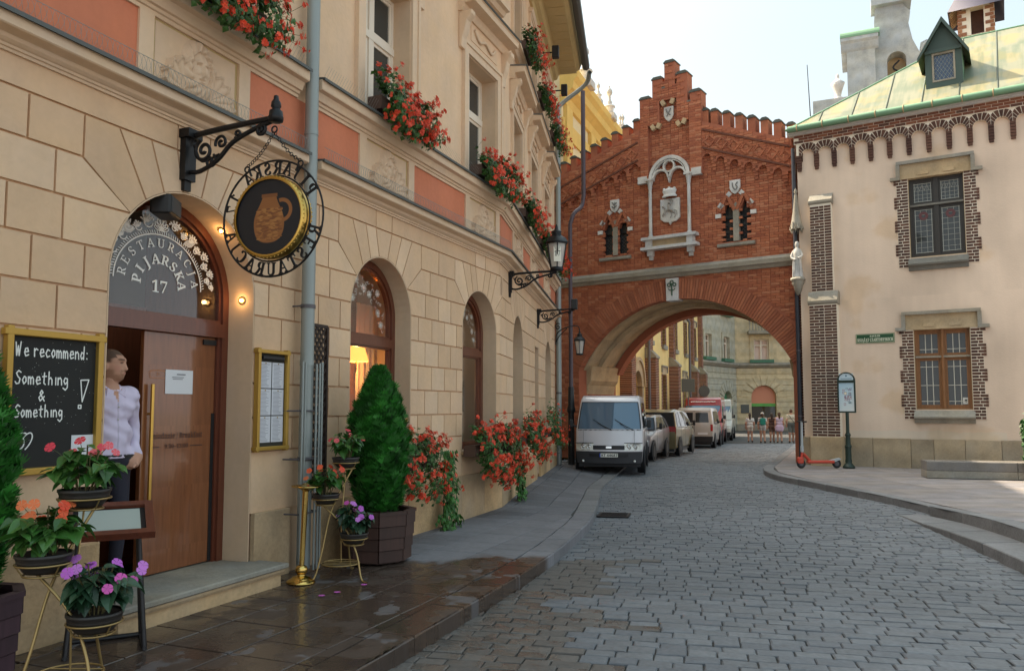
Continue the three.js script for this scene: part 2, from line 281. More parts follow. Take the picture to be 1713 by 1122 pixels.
{
  const pav = thing('pavement', 'grey slab pavement with kerb along the restaurant front', 'pavement'); pav.userData.kind = 'structure';
  // base under the slabs
  const st = []; // stations along the wall foot
  const L = 13.9 + 4.5;
  for (let q = -4.6; q < 5.0; q += .62) st.push([FA.w(q, 0), FA.Z.clone()]);
  for (let q = .35; q < 9.6; q += .7) st.push([FB.w(q, 0), FB.Z.clone()]);
  const nA = st.filter((s) => s[1].equals(FA.Z)).length;
  for (let i = 0; i < st.length; i++) { const w = sm(nA - 4, nA + 4, i); st[i][1] = FA.Z.clone().lerp(FB.Z, w).normalize(); }
  const ko = st.map(([P, N]) => Math.min(9, hitLine(P, N, innerL)));
  const basePos = [];
  for (let i = 0; i + 1 < st.length; i++) {
    const q = (j, o) => { const P = st[j][0], N = st[j][1], x = P.x + N.x * o, z = P.z + N.z * o; return [x, hL(z, Math.max(0, Math.min(1, o / ko[j]))), z]; };
    const A0 = q(i, -.3), A1 = q(i, ko[i]), B0 = q(i + 1, -.3), B1 = q(i + 1, ko[i + 1]);
    for (const p of [A0, A1, B1, A0, B1, B0]) basePos.push(p[0], p[1] - .012, p[2]);
    const rows = [0, .2, .72, 1.24, 1.76, 2.28, 2.8, 3.32, 3.84, 4.36, 4.9, 5.5];
    for (let r = 0; r + 1 < rows.length; r++) {
      const o0 = rows[r], o1 = rows[r + 1]; if (o0 >= ko[i] - .05 && o0 >= ko[i + 1] - .05) continue;
      const cl = (o, j) => Math.min(o, ko[j]);
      let c = [q(i, cl(o0, i)), q(i, cl(o1, i)), q(i + 1, cl(o1, i + 1)), q(i + 1, cl(o0, i + 1))];
      // running bond: shift every other row half a slab by splitting at the middle
      const mk = (c4) => {
        const pts = shrink(c4.map((p) => [p[0], p[2]]), .009), hs = c4.map((p) => p[1] + (rnd() - .5) * .002), cx = (pts[0][0] + pts[2][0]) / 2, cz = (pts[0][1] + pts[2][1]) / 2;
        const nearDoor = cz > -11.5, g0 = (nearDoor ? planUV : muv)(prism(pts, hs, .06));
        part('paving_slab', nearDoor ? g0 : uvShift(g0, rr(0, 5), rr(0, 5)), nearDoor ? MG.damp[Math.floor(rnd() * 3)] : MG.slabs[Math.floor(rnd() * 4)], pav, { keepuv: true });
      };
      const mid = (a, b) => a.map((v, k) => (v + b[k]) / 2);
      if (r % 2) { mk([c[0], c[1], mid(c[1], c[2]), mid(c[0], c[3])]); mk([mid(c[0], c[3]), mid(c[1], c[2]), c[2], c[3]]); } else mk(c);
    }
  }
  const bg = new THREE.BufferGeometry(); bg.setAttribute('position', new THREE.Float32BufferAttribute(basePos, 3)); bg.computeVertexNormals();
  part('bedding', bg, MG.base, pav);
  // kerb stones
  const N = 30;
  for (let k = 0; k < N; k++) {
    const t0 = k / N, t1 = (k + 1) / N, pts = [], hs = [], P = (t, o) => { const p = curveL.getPointAt(t), d = curveL.getTangentAt(t); return [p.x + d.z * o, p.z - d.x * o]; };
    const ta = t0 + .00012, tb = t1 - .00012, tm = (ta + tb) / 2;
    for (const [t, o] of [[ta, .0], [tm, 0], [tb, 0], [tb, .285], [tm, .285], [ta, .285]]) { const p = P(t, o); pts.push(p); hs.push(hL(p[1], 1) + .004); }
    const c = P(tm, .1), w = wetAt(c[0] - .25, c[1]);
    const kn = c[1] > -11.5, kg = (kn ? planUV : muv)(prism(pts, hs, .22, .014, .014)); part('kerbstone', kn ? kg : uvShift(kg, rnd() * 4, rnd() * 4), kn ? MG.damp[k % 3] : MG.kerb[k % 3], pav, { keepuv: true });
  }
}
const hR = (x, z) => .12 + .16 * sm(13, 8.8, -z) + roadY(x, z);
{
  const pav = thing('pavement', 'pale slab pavement with high kerb before the plastered corner house', 'pavement'); pav.userData.kind = 'structure';
  const N = 30, P = (t, o) => { const p = curveR.getPointAt(t), d = curveR.getTangentAt(t); return [p.x - d.z * o, p.z + d.x * o]; };
  const mk = (name, list, th, m, ins) => { const pts = shrink(list.map(([t, o]) => P(t, o)), .006), hs = pts.map((p) => hR(p[0], p[1])); part(name, uvShift(muv(prism(pts, hs, th, ins, ins)), rnd() * 4, rnd() * 4), m, pav, { keepuv: true }); };
  for (let k = 0; k < N; k++) { const a = k / N, b = (k + 1) / N, m = (a + b) / 2; mk('kerbstone', [[a, 0], [m, 0], [b, 0], [b, .26], [m, .26], [a, .26]], .45, MG.kerb[k % 3], .012); }
  const NS = 19, rows = [.26, 1.75, 3.3, 4.9, 6.6, 8.6, 11];
  for (let k = 0; k < NS; k++) { const a = k / NS, b = (k + 1) / NS; for (let r = 0; r + 1 < rows.length; r++) { if (k > 10 && r > 0) continue; mk('paving_slab', [[a, rows[r]], [b, rows[r]], [b, rows[r + 1]], [a, rows[r + 1]]], .1, MG.right[(k + r * 2 + Math.floor(rnd() * 2)) % 3], .003); } }
  const bp = []; for (let k = 0; k < 40; k++) { const a = k / 40, b = (k + 1) / 40, q = (t, o) => { const p = P(t, o); return [p[0], hR(p[0], p[1]) - .015, p[1]]; }, w = k > 22 ? 1.6 : 11; for (const p of [q(a, .2), q(a, w), q(b, w), q(a, .2), q(b, w), q(b, .2)]) bp.push(...p); }
  const bg = new THREE.BufferGeometry(); bg.setAttribute('position', new THREE.Float32BufferAttribute(bp, 3)); bg.computeVertexNormals(); part('bedding', bg, MG.base, pav);
  // low stone step in front of the kerb where the street falls
  const line = [[3.2, -3.4], [4.1, -5.4], [5.1, -8.07], [5.55, -10.2], [5.95, -12.37]];
  for (let k = 0; k + 1 < line.length; k++) {
    const [a, b] = [line[k], line[k + 1]], sub = 2;
    for (let j = 0; j < sub; j++) {
      const l = (t) => [a[0] + (b[0] - a[0]) * t, a[1] + (b[1] - a[1]) * t], p0 = l(j / sub), p1 = l((j + 1) / sub), w0 = .75 * sm(13.2, 8.2, -p0[1]) + .35, w1 = .75 * sm(13.2, 8.2, -p1[1]) + .35;
      const pts = shrink([p0, p1, [p1[0] + w1, p1[1] - .15], [p0[0] + w0, p0[1] - .15]], .005), hs = pts.map((p) => .004 + .126 * sm(12.6, 8.6, -p[1]));
      part('step_stone', uvShift(muv(prism(pts, hs, .3, .012, .012)), rnd() * 4, rnd() * 4), MG.kerb[(k + j) % 3], pav, { keepuv: true });
    }
  }
}
// granite setts in rows across the street
{
  const road = thing('sett_paving', 'worn grey granite setts laid in rows across the roadway', 'road'); road.userData.kind = 'structure';
  const dir = rad(13), X = V3(Math.cos(dir), 0, Math.sin(dir)), Z = V3(Math.sin(dir), 0, -Math.cos(dir)); // rows run along X, street runs along Z
  const Lp = curveL.getPoints(200), Rp = curveR.getPoints(200);
  const xAt = (pts, z, w) => { for (let i = 0; i + 1 < pts.length; i++) if (pts[i].z >= z && pts[i + 1].z < z) { const t = (pts[i].z - z) / (pts[i].z - pts[i + 1].z); return pts[i].x + (pts[i + 1].x - pts[i].x) * t; } return w; };
  const stepX = (z) => { const l = [[3.2, -3.4], [4.1, -5.4], [5.1, -8.07], [5.55, -10.2], [5.95, -12.37]]; for (let i = 0; i < 4; i++) if (z <= l[i][1] && z > l[i + 1][1]) return l[i][0] + (l[i + 1][0] - l[i][0]) * (l[i][1] - z) / (l[i][1] - l[i + 1][1]); return z > -3.4 ? 3 : 99; };
  const items = [];
  for (let v = 2.2; v < 46;) {
    const dv = rr(.128, .146);
    for (let u = -8 + rnd() * .2; u < 14;) {
      const du = rr(.18, .26), cu = u + du / 2, cv = v + dv / 2, x = X.x * cu + Z.x * cv, z = X.z * cu + Z.z * cv;
      u += du;
      if (z > -2.6 || z < -42) continue;
      const xl = z < -25 ? xAt([V3(2.1, 0, -20), V3(9.5, 0, -46)], z, 9) - 2 : xAt(Lp, z, 3), xr = Math.min(xAt(Rp, z, 20), stepX(z));
      const vis = Math.abs(x) / -z < .72; if (!vis) continue;
      if (x - du / 2 < xl + .015 || x + du / 2 > xr - .01) { if (x + du / 2 < xl || x - du / 2 > xr) continue; }
      items.push({ x, z, du: du - rr(.005, .012), dv: dv - rr(.004, .010), d: Math.hypot(x, z), edge: x - xl });
    }
    v += dv;
  }
  // one pillowed stone, unit footprint
  const sett = (sx, sz, seed) => {
    const r = rng(seed), pos = [], n = 4, ring = (k, y, j) => [[-.5, -.5], [.5, -.5], [.5, .5], [-.5, .5]].map((p) => [p[0] * k * sx + (r() - .5) * j, y, p[1] * k * sz + (r() - .5) * j]);
    const a = ring(1, -.05, .004), b = ring(1, -.008, .006), c = ring(.92, -.001, .008), m = [(r() - .5) * .02, .004 * r(), (r() - .5) * .02];
    const quad = (p, q) => { for (let i = 0; i < n; i++) { const j = (i + 1) % n; pos.push(...p[i], ...q[i], ...q[j], ...p[i], ...q[j], ...p[j]); } };
    quad(b, a); quad(c, b); for (let i = 0; i < n; i++) pos.push(...m, ...c[i], ...c[(i + 1) % n]);
    for (let i = 0; i < pos.length; i += 9) { // outward winding
      const A = V3(pos[i], pos[i + 1], pos[i + 2]), B = V3(pos[i + 3], pos[i + 4], pos[i + 5]), C = V3(pos[i + 6], pos[i + 7], pos[i + 8]), nn = B.clone().sub(A).cross(C.clone().sub(A));
      if (nn.dot(A.add(B).add(C)) < 0 || (nn.y < 0 && pos[i + 1] > -.013)) for (let k = 0; k < 3; k++) [pos[i + 3 + k], pos[i + 6 + k]] = [pos[i + 6 + k], pos[i + 3 + k]];
    }
    const g = new THREE.BufferGeometry(); g.setAttribute('position', new THREE.Float32BufferAttribute(pos, 3)); g.computeVertexNormals(); return g;
  };
  const inFrame = (it) => Math.abs(it.x) / -it.z < .655 && -it.z > 4.9;
  const near = items.filter(inFrame).sort((a, b) => a.d - b.d).slice(0, 300), set = new Set(near);
  const wetS = (it) => it.edge < .25 + 1.9 * (fbm(it.x * 1.6 + 30, it.z * 1.6 + 70, 4096, 23, 3) - .3) + .5 * hsh(Math.floor(it.x * 9), Math.floor(it.z * 9), 3) && it.z > -8.8;
  let k = 0;
  for (const it of near) {
    const g = uvShift(muv(sett(it.du, it.dv, 900 + k++)), rnd() * 3, rnd() * 3), me = part('sett', g, wetS(it) ? MG.settwet[k % 2] : MG.setts[Math.floor(rnd() * 6)], road, { keepuv: true, pos: V3(it.x, rr(-.006, .005), it.z), rot: -dir });
    me.rotation.x = rr(-.018, .018); me.rotation.z = rr(-.018, .018);
  }
  const gs = muv(sett(1, 1, 12)); const cols = [[.185, .197, .215], [.20, .212, .23], [.165, .176, .195], [.19, .197, .21], [.215, .225, .24], [.178, .187, .20]];
  scatterBoxes('sett_field', road, items.filter((i) => !set.has(i)).map((it) => { const w = wetS(it), n = .82 + .36 * fbm(it.x * .5 + 9, it.z * .5 + 60, 4096, 5, 3); return { p: [it.x, roadY(it.x, it.z) + rr(-.007, .005), it.z], s: [it.du, 1, it.dv], ry: -dir, rx: rr(-.02, .02), rz: rr(-.02, .02), c: w ? [.15, .135, .122] : k3(cols[Math.floor(rnd() * 6)], n) }; }), MG.settInst, gs);
  // iron drain by the left kerb
  const dr = thing('drain_grate', 'iron drain grate in the gutter beside the kerb', 'drain', { pos: V3(1.56, .004, -12.3), rot: -dir });
  part('grate_frame', [bb(-.24, .24, 0, .02, .2, .24), bb(-.24, .24, 0, .02, -.24, -.2), bb(-.24, -.2, 0, .02, -.2, .2), bb(.2, .24, 0, .02, -.2, .2)], MT.iron, dr);
  for (let i = 0; i < 6; i++) part('grate_bar', bb(-.2, .2, .002, .016, -.18 + i * .066, -.152 + i * .066), MT.iron, dr);
}
// ---------------------------------------------------------------- plant builders
const leafMats = {}; const leafMat = (c) => leafMats[c] || (leafMats[c] = mat(c, .6, { trans: .25, map: null }));
function vcol(g, fn) { const n = g.attributes.position.count, a = new Float32Array(n * 3); for (let i = 0; i < n; i++) { const c = fn(i); a.set(c, i * 3); } g.setAttribute('color', new THREE.BufferAttribute(a, 3)); return g; }
// many small leaf faces at given points; each a bent pair of triangles
function leafCloud(pts, size, seed, aspect = .6, droop = .4) { // pts: {p, n, k}
  const r = rng(seed), pos = [], col = [];
  for (const it of pts) {
    const s = size * (.6 + .8 * r()), n = it.n.clone().add(V3(r() - .5, r() - .5, r() - .5).multiplyScalar(1.1)).normalize(), t = V3(r() - .5, (r() - .5) - droop, r() - .5).cross(n).normalize(), b = n.clone().cross(t).normalize();
    const c = it.p, tip = c.clone().addScaledVector(b, s).addScaledVector(n, -s * .25), base = c.clone().addScaledVector(b, -s * .6), l = c.clone().addScaledVector(t, s * aspect).addScaledVector(n, -s * .12), q = c.clone().addScaledVector(t, -s * aspect).addScaledVector(n, -s * .12), m = c.clone().addScaledVector(n, s * .1);
    for (const v of [base, l, m, l, tip, m, tip, q, m, q, base, m]) pos.push(v.x, v.y, v.z);
    const k = (.65 + .7 * r()) * (it.k || 1); for (let i = 0; i < 12; i++) col.push(k * (.8 + .4 * r() * 0 + .2), k, k * .8);
  }
  const g = new THREE.BufferGeometry(); g.setAttribute('position', new THREE.Float32BufferAttribute(pos, 3)); g.setAttribute('color', new THREE.Float32BufferAttribute(col, 3)); g.computeVertexNormals(); return g;
}
const foliageMat = (c) => { const key = c.join(); return leafMats[key] || (leafMats[key] = mat(c, .55, { trans: .22, vc: true })); };
function leafBall(parent, n, rad3, cy, c, seed, size) {
  const r = rng(seed), pts = []; for (let i = 0; i < n; i++) { const u = r() * 2 - 1, a = r() * 2 * PI, q = Math.sqrt(1 - u * u), k = .75 + .3 * Math.sin(a * 3 + u * 5) * .3 + .25 * r(), d = V3(q * Math.cos(a), u, q * Math.sin(a)); pts.push({ p: V3(d.x * rad3[0] * k, cy + d.y * rad3[1] * k, d.z * rad3[2] * k), n: d }); }
  const me = part('foliage', leafCloud(pts, size, seed + 1), foliageMat(c), parent, { keepuv: true, kind: 'stuff' }); return me;
}
// small five petalled flower faces
function flowerCloud(pts, size, seed) {
  const r = rng(seed), pos = [], col = [];
  for (const it of pts) for (let h = 0; h < (it.h || 1); h++) {
    const n = it.n.clone().add(V3(r() - .5, r() - .5, r() - .5).multiplyScalar(.9)).normalize(), t = V3(r() - .5, r() - .5, r() - .5).cross(n).normalize(), b = n.clone().cross(t), c = it.p.clone().add(V3(r() - .5, r() - .5, r() - .5).multiplyScalar((it.h || 1) > 1 ? size * 2.2 : 0)), s = size * (.7 + .5 * r()), k = .75 + .5 * r(), np = 5;
    for (let i = 0; i < np; i++) { const a = i / np * 2 * PI, w = .58, P = (x, rr3, up) => c.clone().addScaledVector(t, Math.cos(x) * rr3 * s).addScaledVector(b, Math.sin(x) * rr3 * s).addScaledVector(n, up * s); const l = P(a - w, .75, .12), m = P(a, 1, .05), q = P(a + w, .75, .12), o = P(a, .0, -.1); for (const v of [o, l, m, o, m, q]) { pos.push(v.x, v.y, v.z); col.push(k, k, k); } }
  }
  const g = new THREE.BufferGeometry(); g.setAttribute('position', new THREE.Float32BufferAttribute(pos, 3)); g.setAttribute('color', new THREE.Float32BufferAttribute(col, 3)); g.computeVertexNormals(); return g;
}
const petalMat = {}; const petal = (c) => petalMat[c.join()] || (petalMat[c.join()] = mat(c, .6, { trans: .25, vc: true }));
const C_GER = [.80, .085, .025], C_LEAF = [.045, .135, .024];
// trailing geranium box: foliage mound over a trough, hanging in front, flowers outside on thin stalks
function geraniumBox(label, o) {
  const g = thing('geranium_box', label, 'flower box', { group: o.group }), r = rng(o.seed), W = o.w / 2, pts = [], fl = [], st = [];
  part('trough', [bb(-W, W, 0, .15, -.09, .09)], mat([.09, .05, .035], .8), g);
  const N = o.n || 950;
  for (let i = 0; i < N; i++) {
    const x = (r() * 2 - 1) * W * 1.08, e = Math.sqrt(Math.max(0, 1 - (x / (W * 1.15)) ** 2)), a = r(), lump = .75 + .35 * Math.sin(x * 11 + o.seed) * Math.sin(x * 5.3 + 1);
    const th = -1.45 + a * 3.3, R = (.12 + .19 * r()) * lump; let y = .12 + Math.sin(th) * R * (th > 0 ? (o.up || 1) : .6), z = .06 + Math.cos(th) * R; if (th < 0) { const d = r() * o.hang * (.55 + .45 * lump) * e; y -= d; z += .05 * r() + .10 * Math.sin(d * 4); }
    const p = V3(x, y, Math.max(-.12, z)); pts.push({ p, n: V3(x * .5, Math.sin(th) + .3, Math.cos(th) + .2).normalize() });
    if (r() < (o.fl || .085)) { const n = V3(x * .7 + (r() - .5), .2 + Math.sin(th) * .6, .8).normalize(), len = .04 + .15 * r(), q = p.clone().addScaledVector(n, len); fl.push({ p: q, n, h: 7 + Math.floor(r() * 6) }); st.push(rod(p, q, .0022, .0018, 3)); }
  }
  for (let i = 0; i < (o.sprays || 26); i++) { const x = (r() * 2 - 1) * W * 1.1, p = V3(x, .12 - r() * o.hang * .8, .18), n = V3(x + (r() - .5) * .8, (r() - .5) * 1.1, .7 * r() + .2).normalize(), q = p.clone().addScaledVector(n, .14 + .18 * r()); st.push(rod(p, q, .002, .0015, 3)); fl.push({ p: q, n, h: 4 + Math.floor(r() * 4) }); }
  part('foliage', leafCloud(pts, o.leaf || .034, o.seed + 2, .75), foliageMat(o.leafC || C_LEAF), g, { keepuv: true, kind: 'stuff' });
  part('flowers', flowerCloud(fl, .021, o.seed + 3), petal(o.c || C_GER), g, { keepuv: true, kind: 'stuff' });
  part('stalks', st, mat([.07, .10, .03], .8), g, { kind: 'stuff' });
  return g;
}
// dense scale-leaved conifer
function thuja(parent, h, rMax, y0, n, seed) {
  const r = rng(seed), pos = [], col = [];
  const prof = (t) => rMax * Math.pow(Math.sin(Math.min(1, (t * .86 + .14)) * PI * .5 + 0), .7) * (1 - Math.pow(t, 2.2)) * 1.0 + .02;
  for (let i = 0; i < n; i++) {
    const t = Math.pow(r(), .85), a = r() * 2 * PI, lump = 1 + .13 * Math.sin(a * 5 + t * 17) + .10 * Math.sin(a * 9 - t * 31) + (i % 9 === 0 ? .16 * r() : 0), d = (.62 + .42 * Math.pow(r(), .5)), R = prof(t) * lump * d, c = V3(R * Math.cos(a), y0 + t * h, R * Math.sin(a));
    const out = V3(Math.cos(a), .9 + t, Math.sin(a)).normalize(), tan = V3(-Math.sin(a), 0, Math.cos(a)), fan = out.clone().add(V3((r() - .5), (r() - .2) * .8, (r() - .5))).normalize(), pl = tan.clone().applyAxisAngle(fan, (r() - .5) * 1.6), s = .045 + .055 * r(), k = (.4 + 1.05 * r() * r() + .35 * Math.max(0, Math.sin(a * 5 + t * 17)));
    // a flat spray: five narrow fingers
    for (let f = -2; f <= 2; f++) { const e = fan.clone().multiplyScalar(1 - .12 * Math.abs(f)).addScaledVector(pl, f * .36).normalize(), sd = pl.clone().multiplyScalar(s * .13), p0 = c.clone(), p1 = c.clone().addScaledVector(e, s * .6).add(sd), p2 = c.clone().addScaledVector(e, s), p3 = c.clone().addScaledVector(e, s * .6).sub(sd); for (const v of [p0, p1, p2, p0, p2, p3]) { pos.push(v.x, v.y, v.z); col.push(k * .9, k, k * .75); } }
  }
  const g = new THREE.BufferGeometry(); g.setAttribute('position', new THREE.Float32BufferAttribute(pos, 3)); g.setAttribute('color', new THREE.Float32BufferAttribute(col, 3)); g.computeVertexNormals();
  const crown = grp('crown', parent); part('foliage', g, foliageMat([.036, .21, .028]), crown, { keepuv: true, kind: 'stuff' });
  const core = []; for (let i = 0; i <= 10; i++) core.push([prof(i / 10) * .66, y0 + h * i / 10 * .93]); core.unshift([0, y0]); core.push([0, y0 + h * .95]); part('inner_twigs', lathe(core, 12), mat([.10, .075, .045], 1), crown);
  part('trunk', rod([0, y0 - .12, 0], [0, y0 + h * .5, 0], .03, .015), MT.soil, parent);
}
// impatiens: lobed leaves and flat flowers, each its own piece
const bigLeaf = (() => { const L = 8, pos = [], q = (t, s) => { const w = .36 * Math.sin(Math.pow(t, .8) * PI) * (1 - .15 * t); return V3(s * w, .10 * Math.abs(s) * Math.sin(t * PI) - .30 * t * t + .05 * Math.sin(t * 12) * s * .2, t); }; for (let i = 0; i < L; i++) for (const s of [-1, 1]) { const a = q(i / L, 0), b = q(i / L, s), c = q((i + 1) / L, s), d = q((i + 1) / L, 0); const tri = s > 0 ? [a, b, c, a, c, d] : [a, c, b, a, d, c]; for (const v of tri) pos.push(v.x, v.y, v.z); } const g = new THREE.BufferGeometry(); g.setAttribute('position', new THREE.Float32BufferAttribute(pos, 3)); g.computeVertexNormals(); return g; })();
const bigFlower = (() => { const pos = []; for (let i = 0; i < 5; i++) { const a = i / 5 * 2 * PI, n = 5, P = (k, rr3) => { const x = a + (k / n - .5) * 1.15; return V3(Math.cos(x) * rr3, .10 * rr3 - .12 * rr3 * rr3, Math.sin(x) * rr3); }; for (let k = 0; k < n; k++) { const e = (j) => .86 + .14 * Math.sin(j / n * PI) - (j === 2 || j === 3 ? .06 : 0); for (const v of [V3(0, 0, 0), P(k + 1, e(k + 1)), P(k, e(k))]) pos.push(v.x, v.y, v.z); } } const g = new THREE.BufferGeometry(); g.setAttribute('position', new THREE.Float32BufferAttribute(pos, 3)); g.computeVertexNormals(); return g; })();
const potGeo = (d, h) => [lathe([[0, 0], [d * .33, 0], [d * .36, .01], [d * .47, h * .55], [d * .475, h * .62], [d * .47, h * .66], [d * .495, h * .84], [d * .51, h * .86], [d * .51, h], [d * .47, h], [d * .46, h * .85], [0, h * .85]], 26)];
function impatiens(parent, base, opt) { // a plant in a bowl; base = world position of pot foot
  const g = thing('potted_impatiens', opt.label, 'potted plant', { pos: base }), r = rng(opt.seed), d = opt.d, h = opt.d * .36, lm = opt.leafM, fm = opt.flowerM, S = opt.d / .28;
  part('pot', potGeo(d, h), MT.pot, g); part('soil', new THREE.CircleGeometry(d * .465, 20).rotateX(-PI / 2).translate(0, h * .9, 0), MT.soil, g);
  const stems = [], n = opt.n || 12, q = new THREE.Quaternion(), e = new THREE.Euler();
  for (let i = 0; i < n; i++) {
    const a = i / n * 2 * PI + r() * .5, sp = (.25 + .75 * r()), tip = V3(Math.cos(a) * d * .62 * sp, h + (opt.h * (.55 + .45 * r())) * (1.1 - .35 * sp), Math.sin(a) * d * .62 * sp), p0 = V3(Math.cos(a) * d * .16, h * .88, Math.sin(a) * d * .16), mid = p0.clone().lerp(tip, .5).add(V3(0, .03, 0));
    stems.push(tube([p0, mid, tip], .0045 * S, 8, 5));
    const nl = 7 + Math.floor(r() * 4);
    for (let k = 0; k < nl; k++) {
      const t = .35 + .65 * (k / (nl - 1)), p = t < .5 ? p0.clone().lerp(mid, t * 2) : mid.clone().lerp(tip, t * 2 - 1), s = (.085 + .055 * r()) * S * (k === nl - 1 ? .7 : 1), m = new THREE.Mesh(bigLeaf, lm[Math.floor(r() * lm.length)]); m.name = 'leaf';
      e.set((r() - .35) * .9, a + (r() - .5) * 3.6, (r() - .5) * .8, 'YXZ'); m.position.copy(p); m.quaternion.setFromEuler(new THREE.Euler(e.x + .15, PI / 2 - e.y, e.z, 'YXZ')); m.scale.setScalar(s); g.add(m);
    }
  }
  part('stems', stems, mat([.12, .10, .035], .7), g);
  for (let i = 0; i < opt.nf; i++) {
    const a = r() * 2 * PI, R = d * (.25 + .6 * r()), p = V3(Math.cos(a) * R, h + opt.h * (.6 + .5 * r()) * (1.15 - R / d * .5), Math.sin(a) * R), m = new THREE.Mesh(bigFlower, fm[Math.floor(r() * fm.length)]); m.name = 'flower'; m.position.copy(p);
    const nrm = V3(Math.cos(a) * .5 + .35, .45 + .35 * r(), Math.sin(a) * .5 + .75).normalize(); m.quaternion.setFromUnitVectors(V3(0, 1, 0), nrm); m.scale.setScalar((.027 + .009 * r()) * S); g.add(m); stems.length = 0;
    const stm = part('flower_stalk', rod(V3(p.x * .6, p.y - .06 * S, p.z * .6), p.clone().addScaledVector(nrm, -.002), .0022, .0018, 4), mat([.08, .09, .03], .8), g);
  }
  return g;
}
